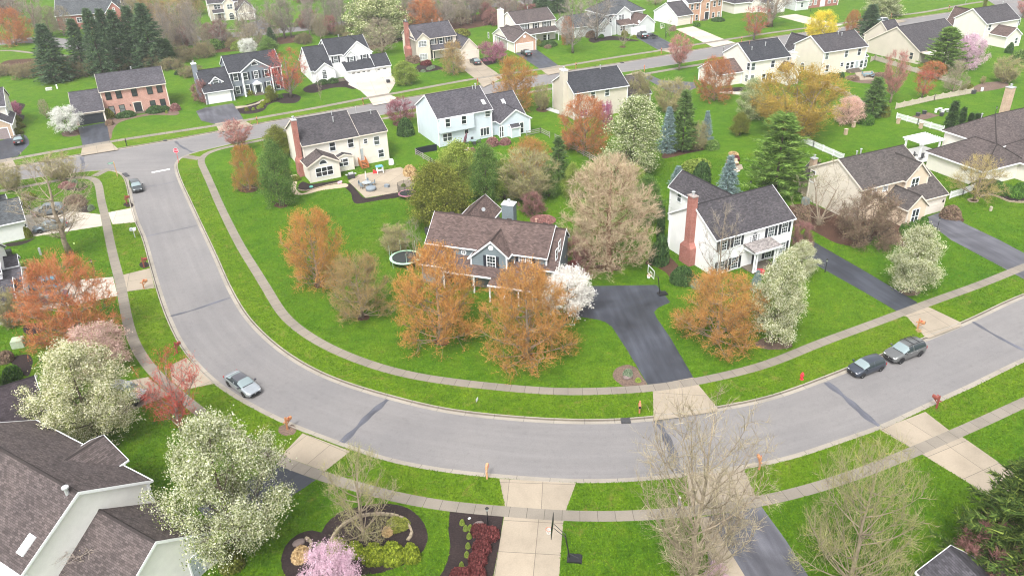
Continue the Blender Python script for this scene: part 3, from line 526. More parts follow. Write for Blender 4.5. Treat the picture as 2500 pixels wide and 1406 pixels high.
def deciduous(seed, H, Wd, cb=.15, shape='oval', n1=16, n2=7, n3=6, multi=1, rise=.5, r0=None, bark=None, crown=None, twig=(.03, .5), ntw=9, leaf=None, nleaf=0, leafspread=.35, twig_in_crown=True, weep=0.0, tr_sides=6):
    """tapered trunk(s), limbs, branches and twigs -> (trunk mesh, crown mesh)"""
    rg = np.random.default_rng(seed); tb = MB(); cr = Cards(); bk = Cards(); env = SHAPES[shape]; r0 = r0 or H * .022; top = H * .93; R = Wd / 2
    trunks = []
    for k in range(multi):
        ph = 2 * math.pi * k / multi + rg.uniform(0, .6); out = 0 if multi == 1 else R * rg.uniform(.25, .5)
        n = 7; ts = np.linspace(0, 1, n); P = np.stack([np.cos(ph) * out * ts ** 1.2, np.sin(ph) * out * ts ** 1.2, ts * top * (1 if multi == 1 else rg.uniform(.8, 1))], 1)
        P[1:, :2] += rg.normal(size=(n - 1, 2)) * H * .008; rr = r0 / multi ** .4 * (1 - ts) ** .9 + .012; rr[0] *= 1.35
        tb.tube(P, rr, tr_sides); trunks.append((P, rr))
    starts, tips = [], []
    for i in range(n1):
        P, rr = trunks[i % multi]; f = (i + rg.uniform(0, 1)) / n1; zt = cb + (1 - cb) * (f ** .9) * .98 + .02
        t = min(1.0, (zt - cb) / (1 - cb)); ph = i * 2.399 + rg.uniform(-.5, .5); rad = R * env(t) * rg.uniform(.6, 1.05)
        end = np.array([math.cos(ph) * rad, math.sin(ph) * rad, min(zt, 1) * H * rg.uniform(.95, 1.0)])
        zs = max(cb * H * .55, end[2] - rise * max(rad, .12 * H) * rg.uniform(.8, 1.5)); zs = min(zs, top * .97); u = zs / P[-1][2] * (len(P) - 1); j = min(int(u), len(P) - 2); a = P[j] + (P[j + 1] - P[j]) * min(1, u - j); ra = min(rr[j] * .5, .065)
        midp = a + (end - a) * .5 + np.array([math.cos(ph), math.sin(ph), 0]) * rad * .12 + np.array([0, 0, -.06 * H * (rise > .2) + .25 * weep * H * 0])
        tsz = np.linspace(0, 1, 5); tb.tube(bez(a, midp, end, tsz), np.maximum(ra * (1 - tsz * .85), .012), 4, cap=False)
        nn = n2 if rad > R * .3 else max(3, n2 - 2)
        for q in range(nn):
            s = rg.uniform(.28, 1.0); b = bez(a, midp, end, [s])[0]; dirv = unit(end - a) * .55 + unit(rg.normal(size=3)) * .75 + np.array([0, 0, .28 * (1 if rise > 0 else -.3)])
            L = (.16 + .2 * (1 - s)) * (Wd * .5 + H * .3) * rg.uniform(.6, 1.1); e = b + unit(dirv) * L
            tt = e[2] / H; tt = (tt - cb) / (1 - cb); lim = R * 1.02 * env(np.clip(tt, .02, .98)); rr_ = np.hypot(e[0], e[1])
            if rr_ > lim: e[:2] *= lim / rr_
            e[2] = min(e[2], H * .995); m2 = (b + e) / 2 + rg.normal(size=3) * L * .08
            tb.tube([b, m2, e], [max(ra * .35, .011), max(ra * .22, .009), .006], 3, cap=False)
            for z in range(n3):
                s2 = rg.uniform(.15, 1.0); c = b + (e - b) * s2; d2 = unit(unit(e - b) * .6 + unit(rg.normal(size=3)) * .7 + np.array([0, 0, .25 - weep])) ; l2 = L * rg.uniform(.25, .55); t2 = c + d2 * l2
                starts.append(c); tips.append(t2)
    S = np.array(starts); T = np.array(tips)
    bk.tris(S, T, .035, rg) if not twig_in_crown else cr.tris(S, T, .03, rg)
    # finest twigs
    n = len(S); k = ntw
    if k:
        u = rg.uniform(.1, 1, (n, k, 1)); B = S[:, None] + (T - S)[:, None] * u; L = np.linalg.norm(T - S, axis=1)[:, None, None]; D = unit(unit(T - S)[:, None] * .7 + unit(rg.normal(size=(n, k, 3))) * .6 + np.array([0, 0, .3 - weep]))
        E = B + D * np.maximum(L * .6, twig[1]) * rg.uniform(.5, 1.1, (n, k, 1)); cr.tris(B.reshape(-1, 3), E.reshape(-1, 3), twig[0], rg); tipsall = E.reshape(-1, 3)
    else: tipsall = T
    if nleaf:
        idx = rg.integers(0, len(tipsall), nleaf); Cn = tipsall[idx] + rg.normal(size=(nleaf, 3)) * leafspread * np.array([1, 1, .8]); Cn[:, 2] = np.maximum(Cn[:, 2], .15)
        cr.quads(Cn, leaf * rg.uniform(.6, 1.35, nleaf), rg)
    return tb.mesh('trunk', bark, True), cr.mesh('crown', crown), H, Wd
def conifer(seed, H, Wd, crown, bark, cb=.04, step=.42, nb=8, droop=.15, puff=.34, per=13, power=.9, up=0.0, gap=0.0, twigw=.13):
    rg = np.random.default_rng(seed); tb = MB(); cr = Cards(); tb.tube([(0, 0, 0), (0, 0, H * .5), (0, 0, H * .98)], [H * .018, H * .011, .02], 6); z = cb * H; A = []; B = []; w = []; lay = 0
    while z < H * .985:
        f = z / H; R = Wd / 2 * max(.03, 1 - (f - cb) / (1 - cb)) ** power * (.45 + .55 * min(1, (f - cb) * 9 + .3)); lay += 1
        if gap and lay % 2 == 0: R *= 1 - gap
        for i in range(nb):
            ph = 2 * math.pi * (i + .5 * lay) / nb + rg.uniform(-.35, .35); L = R * rg.uniform(.72, 1.12); dv = np.array([math.cos(ph), math.sin(ph), 0]); side_ = np.array([-math.sin(ph), math.cos(ph), 0])
            z0 = z + rg.uniform(-.5, .5) * step
            n = max(4, int(per * (.35 + .65 * L / (Wd / 2)))); s = rg.uniform(.12, 1.0, n) ** .75
            P = np.array([0, 0, z0]) + dv * (s * L)[:, None] + np.array([0, 0, 1.]) * ((-droop * s * L + up * (s ** 2) * L) + rg.normal(size=n) * .05)[:, None]
            dr = unit(dv * .7 + side_ * rg.choice([-1, 1], n)[:, None] * rg.uniform(.3, 1.0, (n, 1)) + rg.normal(size=(n, 3)) * .22 + np.array([0, 0, .12 + up * .4]))
            ln = puff * rg.uniform(.6, 1.35, n) * (.5 + .7 * (1 - s) + .3); A.append(P); B.append(P + dr * ln[:, None]); w.append(np.full(n, twigw) * rg.uniform(.7, 1.3, n))
        z += step * (.65 + .5 * (1 - f))
    A = np.concatenate(A); B = np.concatenate(B); w = np.concatenate(w); cr.tris(A, B, w, rg); cr.tris(A + rg.normal(size=A.shape) * .06, B + rg.normal(size=B.shape) * .12, w, rg)
    return tb.mesh('trunk', bark, True), cr.mesh('crown', crown), H, Wd
def shrub_mesh(seed, mat, leaf=.12, n=2200, lump=.16, boxy=2.0, twigs=0):
    """dome of leaves, unit radius 1 x 1, height 1"""
    rg = np.random.default_rng(seed); d = unit(rg.normal(size=(n, 3))); d[:, 2] = np.abs(d[:, 2]); r = 1 - np.abs(rg.normal(size=n)) * .13
    ax = unit(rg.normal(size=(7, 3))); lum = 1 + lump * np.sum(np.cos(3.1 * (d @ ax.T) + rg.uniform(0, 6, 7)), 1) / 3
    if boxy != 2: r = r / (np.sum(np.abs(d) ** boxy, 1) ** (1 / boxy))
    P = d * (r * lum)[:, None]; P[:, 2] *= .95; cr = Cards(); cr.quads(P, leaf * rg.uniform(.6, 1.4, n), rg, (d, .35), 1.15)
    if twigs:
        A = P[:twigs] * .25; A[:, 2] = .02; cr.tris(A, P[:twigs] * rg.uniform(.9, 1.15, (twigs, 1)), .02, rg)
    ins = unit(rg.normal(size=(n // 3, 3))) * rg.uniform(.2, .8, (n // 3, 1)); ins[:, 2] = np.abs(ins[:, 2]); cr.quads(ins, leaf * 1.4, rg)
    return cr.mesh('foliage', mat)
# foliage colours (true leaf and blossom colours)
LF = dict(
 pear=leaf_mat('pear_blossom', [(0, (.12, .17, .035)), (.30, (.22, .27, .06)), (.44, (.54, .54, .30)), (.72, (.74, .72, .52)), (1, (.84, .83, .68))], clump=.22),
 pearg=leaf_mat('pear_blossom_leafy', [(0, (.10, .16, .04)), (.4, (.22, .29, .08)), (.55, (.42, .46, .22)), (.85, (.62, .64, .40)), (1, (.74, .74, .56))], clump=.25),
 white=leaf_mat('white_blossom', [(0, (.55, .52, .46)), (.3, (.78, .76, .72)), (1, (.88, .87, .85))], clump=.1),
 orange=leaf_mat('orange_buds', [(0, (.26, .125, .04)), (.35, (.46, .225, .065)), (.8, (.60, .31, .095)), (1, (.40, .33, .11))], clump=.2),
 rust=leaf_mat('rust_buds', [(0, (.34, .12, .055)), (.35, (.47, .17, .07)), (.8, (.56, .24, .11)), (1, (.40, .28, .10))], clump=.2),
 tan=leaf_mat('tan_orange_buds', [(0, (.26, .20, .10)), (.4, (.38, .27, .12)), (.8, (.46, .30, .12)), (1, (.32, .32, .13))], clump=.25),
 gold=leaf_mat('golden_buds', [(0, (.32, .21, .05)), (.5, (.52, .34, .07)), (.85, (.62, .43, .10)), (1, (.44, .40, .13))], clump=.25),
 goldt=leaf_mat('olive_gold_buds', [(0, (.26, .21, .10)), (.5, (.44, .35, .14)), (1, (.52, .44, .18))], clump=.2),
 red=leaf_mat('red_buds', [(0, (.24, .05, .04)), (.5, (.50, .085, .07)), (.85, (.60, .14, .12)), (1, (.34, .24, .14))], clump=.25),
 pinkred=leaf_mat('pink_red_buds', [(0, (.36, .15, .13)), (.5, (.52, .22, .20)), (1, (.62, .34, .30))], clump=.2),
 bare=leaf_mat('bare_twigs', [(0, (.20, .165, .115)), (.5, (.30, .26, .18)), (1, (.39, .35, .24))], clump=.15, trans=0),
 barey=leaf_mat('budding_twigs', [(0, (.26, .22, .12)), (.5, (.38, .345, .19)), (.88, (.42, .40, .19)), (1, (.50, .44, .10))], clump=.15),
 grey=leaf_mat('grey_twigs', [(0, (.20, .165, .14)), (.5, (.29, .25, .215)), (1, (.37, .32, .28))], clump=.2, trans=0),
 thick=leaf_mat('thicket_leaves', [(0, (.20, .16, .10)), (.5, (.30, .24, .15)), (.75, (.32, .27, .13)), (1, (.22, .30, .09))], clump=.2),
 cyp=leaf_mat('cypress_twigs', [(0, (.38, .28, .18)), (.4, (.54, .42, .30)), (.75, (.62, .50, .37)), (1, (.42, .42, .20))], clump=.2),
 brown=leaf_mat('brown_leaves', [(0, (.15, .11, .08)), (.5, (.27, .19, .135)), (.8, (.34, .22, .17)), (1, (.27, .27, .12))], clump=.2),
 maroon=leaf_mat('maroon_leaves', [(0, (.07, .022, .022)), (.5, (.15, .04, .04)), (1, (.27, .09, .085))], clump=.25),
 mauve=leaf_mat('mauve_buds', [(0, (.20, .10, .09)), (.5, (.34, .17, .155)), (1, (.44, .25, .23))], clump=.25),
 pink=leaf_mat('pink_blossom', [(0, (.42, .26, .22)), (.3, (.66, .42, .38)), (.75, (.80, .57, .52)), (1, (.45, .45, .22))], clump=.2),
 lilac=leaf_mat('lilac_pink_blossom', [(0, (.50, .32, .40)), (.5, (.74, .50, .62)), (1, (.84, .66, .76))], clump=.15),
 magenta=leaf_mat('magenta_blossom', [(0, (.26, .07, .13)), (.5, (.44, .15, .25)), (1, (.58, .27, .38))], clump=.2),
 crab=leaf_mat('crabapple_blossom', [(0, (.18, .05, .07)), (.5, (.36, .12, .16)), (1, (.52, .26, .29))], clump=.2),
 yellow=leaf_mat('yellow_blossom', [(0, (.48, .38, .02)), (.5, (.70, .58, .04)), (1, (.80, .72, .12))], clump=.15),
 green=leaf_mat('spring_leaves', [(0, (.06, .13, .03)), (.5, (.13, .24, .05)), (1, (.26, .36, .10))], clump=.2),
 olive=leaf_mat('olive_leaves', [(0, (.09, .11, .02)), (.5, (.19, .21, .035)), (1, (.30, .31, .06))], clump=.2),
 lime=leaf_mat('lime_leaves', [(0, (.13, .20, .03)), (.5, (.26, .34, .06)), (1, (.40, .47, .12))], clump=.25),
 pine=leaf_mat('pine_needles', [(0, (.06, .12, .035)), (.5, (.12, .21, .06)), (1, (.22, .32, .10))], clump=.35),
 wpine=leaf_mat('white_pine_needles', [(0, (.09, .18, .03)), (.5, (.18, .31, .06)), (1, (.33, .46, .11))], clump=.35),
 spruce=leaf_mat('spruce_needles', [(0, (.05, .095, .05)), (.5, (.10, .17, .085)), (1, (.18, .26, .12))], clump=.35),
 sprucey=leaf_mat('fresh_spruce_needles', [(0, (.04, .075, .018)), (.55, (.085, .145, .03)), (.85, (.17, .24, .05)), (1, (.27, .35, .07))], clump=.45, cs=.7),
 blue=leaf_mat('blue_spruce_needles', [(0, (.13, .20, .195)), (.5, (.26, .36, .36)), (1, (.46, .56, .58))], clump=.25),
 yew=leaf_mat('dark_evergreen_leaves', [(0, (.025, .06, .018)), (.5, (.06, .125, .035)), (1, (.12, .20, .06))], clump=.3, trans=.2, cs=2),
 box=leaf_mat('boxwood_leaves', [(0, (.03, .09, .012)), (.5, (.07, .17, .022)), (1, (.14, .26, .04))], clump=.3, trans=.2, cs=2),
 goldbox=leaf_mat('golden_evergreen_leaves', [(0, (.09, .125, .01)), (.5, (.20, .255, .02)), (1, (.33, .38, .04))], clump=.3, trans=.1, cs=2.5),
 grassy=leaf_mat('dry_grass_blades', [(0, (.30, .20, .09)), (.5, (.48, .34, .17)), (1, (.60, .46, .27))], clump=.2, trans=.1),
 sage=leaf_mat('sage_leaves', [(0, (.12, .17, .10)), (.5, (.22, .29, .18)), (1, (.38, .45, .32))], clump=.25, trans=.2, cs=2),
)
KINDS = {}
def K(name, n, fn): KINDS[name] = (n, fn, {})
K('pear_big', 2, lambda s: deciduous(s, 9, 8.5, .12, 'oval', 30, 9, 7, bark=BARK, crown=LF['pear'], ntw=3, leaf=.10, nleaf=62000, leafspread=.17, rise=.9))
K('pear', 2, lambda s: deciduous(s, 8, 5.5, .14, 'egg', 28, 8, 7, bark=BARK, crown=LF['pear'], ntw=3, leaf=.105, nleaf=40000, leafspread=.17, rise=.9))
K('pear_leafy', 2, lambda s: deciduous(s, 9, 6.5, .06, 'egg', 30, 8, 7, bark=BARK, crown=LF['pearg'], ntw=3, leaf=.15, nleaf=32000, leafspread=.22, rise=.9))
K('white_tree', 2, lambda s: deciduous(s, 5, 6, .25, 'flat', 22, 8, 6, bark=BARK, crown=LF['white'], ntw=3, leaf=.13, nleaf=14000, leafspread=.15, rise=.5))
for c_, kk in (('orange', 'maple_orange'), ('rust', 'maple_rust'), ('tan', 'maple_tan')):
    K(kk, 3, lambda s, c_=c_: deciduous(s, 8, 8.5, .08, 'dome', 44, 10, 8, bark=PALEBARK, crown=LF[c_], twig=(.030, .42), ntw=5 if c_ != 'tan' else 4, leaf=.08, nleaf=11000 if c_ != 'tan' else 4000, leafspread=.13, rise=.55))
K('maple_gold', 2, lambda s: deciduous(s, 9, 10, .06, 'vase', 36, 9, 8, bark=PALEBARK, crown=LF['gold'], twig=(.032, .6), ntw=7, leaf=.085, nleaf=12000, leafspread=.13, rise=1.0, multi=3))
K('gold_thin', 1, lambda s: deciduous(s, 7, 8, .22, 'dome', 24, 8, 7, bark=PALEBARK, crown=LF['goldt'], twig=(.024, .5), ntw=4, leaf=.075, nleaf=5500, leafspread=.1, rise=.8))
K('maple_red', 2, lambda s: deciduous(s, 7.5, 7.6, .2, 'vase', 20, 7, 6, bark=GREYBARK, crown=LF['red'], twig=(.022, .5), ntw=4, leaf=.07, nleaf=4200, leafspread=.07, rise=1.2))
K('maple_pink', 2, lambda s: deciduous(s, 7, 6, .25, 'vase', 24, 8, 6, bark=PALEBARK, crown=LF['pinkred'], twig=(.026, .5), ntw=6, leaf=.065, nleaf=3800, leafspread=.07, rise=1.2))
K('bare', 3, lambda s: deciduous(s, 9, 8, .18, 'dome', 30, 9, 7, bark=PALEBARK, crown=LF['bare'], twig=(.022, .55), ntw=6, rise=.8))
K('bare_big', 2, lambda s: deciduous(s, 13, 12.5, .12, 'vase', 40, 10, 8, bark=PALEBARK, crown=LF['bare'], twig=(.014, .55), ntw=3, rise=1.25, r0=.25))
K('bare_wide', 2, lambda s: deciduous(s, 9, 12, .10, 'dome', 38, 10, 8, bark=PALEBARK, crown=LF['barey'], twig=(.015, .5), ntw=4, leaf=.06, nleaf=1500, leafspread=.03, rise=.65, r0=.22))
K('bare_bud', 2, lambda s: deciduous(s, 7.5, 7.4, .14, 'dome', 26, 8, 6, bark=PALEBARK, crown=LF['barey'], twig=(.016, .45), ntw=4, leaf=.065, nleaf=2400, leafspread=.05, rise=.75))
K('bare_grey', 3, lambda s: deciduous(s, 14, 7.5, .25, 'oval', 24, 7, 6, bark=GREYBARK, crown=LF['grey'], twig=(.03, .8), ntw=5, rise=1.3, r0=.2))
K('bare_thin', 2, lambda s: deciduous(s, 8, 5, .22, 'oval', 16, 6, 5, bark=PALEBARK, crown=LF['grey'], twig=(.018, .5), ntw=3, rise=1.0, r0=.085))
K('bare_clump', 2, lambda s: deciduous(s, 6.5, 7.2, .05, 'vase', 34, 8, 7, bark=PALEBARK, crown=LF['barey'], twig=(.026, .6), ntw=7, rise=1.3, multi=5, r0=.12))
K('bare_sparse', 1, lambda s: deciduous(s, 11, 9, .25, 'vase', 20, 7, 5, bark=PALEBARK, crown=LF['bare'], twig=(.018, .6), ntw=4, rise=1.0, r0=.2))
K('thicket', 2, lambda s: deciduous(s, 3.5, 7, .03, 'dome', 34, 7, 6, bark=GREYBARK, crown=LF['thick'], twig=(.035, .6), ntw=7, leaf=.12, nleaf=2500, leafspread=.15, rise=1.0, multi=5, r0=.08))
K('fork', 1, lambda s: deciduous(s, 13, 9, .2, 'vase', 22, 7, 6, bark=PALEBARK, crown=LF['grey'], twig=(.03, .7), ntw=5, rise=1.2, multi=2, r0=.42))
K('gnarled', 1, lambda s: deciduous(s, 8.5, 8.5, .16, 'dome', 16, 7, 5, bark=PALEBARK, crown=LF['bare'], twig=(.024, .5), ntw=4, rise=1.0, r0=.24, multi=2))
K('cypress', 1, lambda s: deciduous(s, 13, 11, .1, 'dome', 60, 10, 8, bark=REDBARK, crown=LF['cyp'], twig=(.030, .55), ntw=8, leaf=.07, nleaf=12000, leafspread=.12, rise=.35, r0=.42))
K('brown_tree', 1, lambda s: deciduous(s, 6.5, 8, .05, 'dome', 32, 9, 8, bark=BARK, crown=LF['brown'], twig=(.032, .5), ntw=5, leaf=.10, nleaf=15000, leafspread=.15, rise=.8, multi=5))
K('mauve_tree', 2, lambda s: deciduous(s, 5, 6, .06, 'dome', 28, 9, 7, bark=BARK, crown=LF['mauve'], twig=(.028, .45), ntw=7, leaf=.065, nleaf=6000, leafspread=.09, rise=.8, multi=3))
K('pink_tree', 1, lambda s: deciduous(s, 5.5, 7, .15, 'dome', 28, 9, 7, bark=BARK, crown=LF['pink'], ntw=4, leaf=.115, nleaf=20000, leafspread=.18, rise=.6))
K('lilac_tree', 2, lambda s: deciduous(s, 5.5, 6, .15, 'dome', 26, 9, 7, bark=BARK, crown=LF['lilac'], ntw=4, leaf=.10, nleaf=15000, leafspread=.14, rise=.4, weep=.7))
K('redbud', 2, lambda s: deciduous(s, 4.5, 6, .2, 'flat', 20, 8, 7, bark=BARK, crown=LF['magenta'], ntw=5, leaf=.08, nleaf=8000, leafspread=.1, rise=.6, multi=3))
K('crab', 1, lambda s: deciduous(s, 5.5, 7, .2, 'flat', 22, 8, 7, bark=BARK, crown=LF['crab'], ntw=5, leaf=.09, nleaf=11000, leafspread=.13, rise=.6))
K('yellow_tree', 1, lambda s: deciduous(s, 6, 7, .08, 'dome', 28, 9, 7, bark=BARK, crown=LF['yellow'], ntw=5, leaf=.12, nleaf=17000, leafspread=.22, rise=.8, multi=3))
for c_, kk in (('green', 'leafy_green'), ('olive', 'leafy_olive'), ('lime', 'leafy_lime')):
    K(kk, 2, lambda s, c_=c_: deciduous(s, 7, 6, .1, 'egg', 28, 9, 7, bark=BARK, crown=LF[c_], ntw=4, leaf=.14, nleaf=20000, leafspread=.24, rise=.6))
K('white_pine', 2, lambda s: conifer(s, 11, 8.5, LF['wpine'], BARK, .04, .55, 10, -.12, .6, 46, .5, .14, .3, .10))
K('pine', 2, lambda s: conifer(s, 9, 5.6, LF['pine'], BARK, .05, .5, 9, 0.0, .5, 32, .6, .08, .2, .11))
K('spruce', 3, lambda s: conifer(s, 13, 8.5, LF['spruce'], BARK, .04, .5, 11, .22, .6, 34, .7, 0, .2, .13))
K('spruce_big', 1, lambda s: conifer(s, 13, 10, LF['sprucey'], BARK, .03, .36, 13, .1, .5, 60, .65, .05, .2, .10))
K('blue_spruce', 2, lambda s: conifer(s, 6, 4.2, LF['blue'], BARK, .02, .27, 11, .12, .34, 24, .75, .05, .1, .075))
K('arborvitae', 2, lambda s: conifer(s, 5, 1.7, LF['yew'], BARK, .02, .2, 10, -.9, .4, 11, .5, 0, 0, .10))
GROUP = {}
def variant(kind, i):
    n, fn, cache = KINDS[kind]; k = i % n
    if k not in cache:
        tr, cr, H, Wd = fn(101 + 37 * k + sum(map(ord, kind))); co = np.empty(len(cr.vertices) * 3, np.float32); cr.vertices.foreach_get('co', co); co = co.reshape(-1, 3)
        cache[k] = (tr, cr, float(np.percentile(co[:, 2], 99.7)), 2 * float(np.percentile(np.hypot(co[:, 0], co[:, 1]), 97.5)))
    return cache[k]
TREE_NAME = {'pear_big': 'pear_tree', 'pear': 'pear_tree', 'pear_leafy': 'pear_tree', 'white_tree': 'blossom_tree', 'pink_tree': 'cherry_tree', 'lilac_tree': 'cherry_tree', 'redbud': 'redbud_tree', 'crab': 'crabapple_tree', 'yellow_tree': 'forsythia', 'white_pine': 'pine_tree', 'pine': 'pine_tree', 'spruce': 'spruce_tree', 'spruce_big': 'spruce_tree', 'blue_spruce': 'spruce_tree', 'arborvitae': 'arborvitae', 'cypress': 'cypress_tree'}
TI = [0]
def tree(kind, bx, by, top, wpx, label, group=None, rz=None, h=None):
    x, y = G(bx, by); TI[0] += 1; tr, cr, H, Wd = variant(kind, TI[0]); hh = h or hgt(x, y, top); dpx = dist(x, y, hh / 2) / F_PX; wd = wpx * dpx
    nm = TREE_NAME.get(kind, 'maple_tree' if kind.startswith(('maple', 'gold')) else 'bare_tree' if kind.startswith(('bare', 'fork', 'gnarled')) else 'leafy_tree')
    cat = 'shrub' if nm == 'forsythia' else 'tree'
    o = empty(nm, (x, y, 0), RNG.uniform(0, 6.28) if rz is None else rz, label, cat, group)
    t = link('trunk', tr, o); c = link('crown', cr, o); s = (wd / Wd, wd / Wd, hh / H); t.scale = s; c.scale = s
    return o
SHM = {}
def shrub(col, bx, by, wpx, h, label, ry=1.0, group=None, name='shrub', leaf=.13, n=1800, boxy=2.0, lump=.16, cat='shrub', rz=0, twigs=0):
    x, y = G(bx, by); r = wpx * dist(x, y) / F_PX / 2; q = 0 if r > 1.4 else 1
    key = (col, q, boxy, lump, twigs)
    if key not in SHM: SHM[key] = shrub_mesh(len(SHM) + 5, LF[col], .12 if q == 0 else .2, 4200 if q == 0 else 1500, lump, boxy, twigs)
    o = link(name, SHM[key], None, (x, y, 0), rz); o.scale = (r, r * ry, h); return tag(o, label, cat, group)
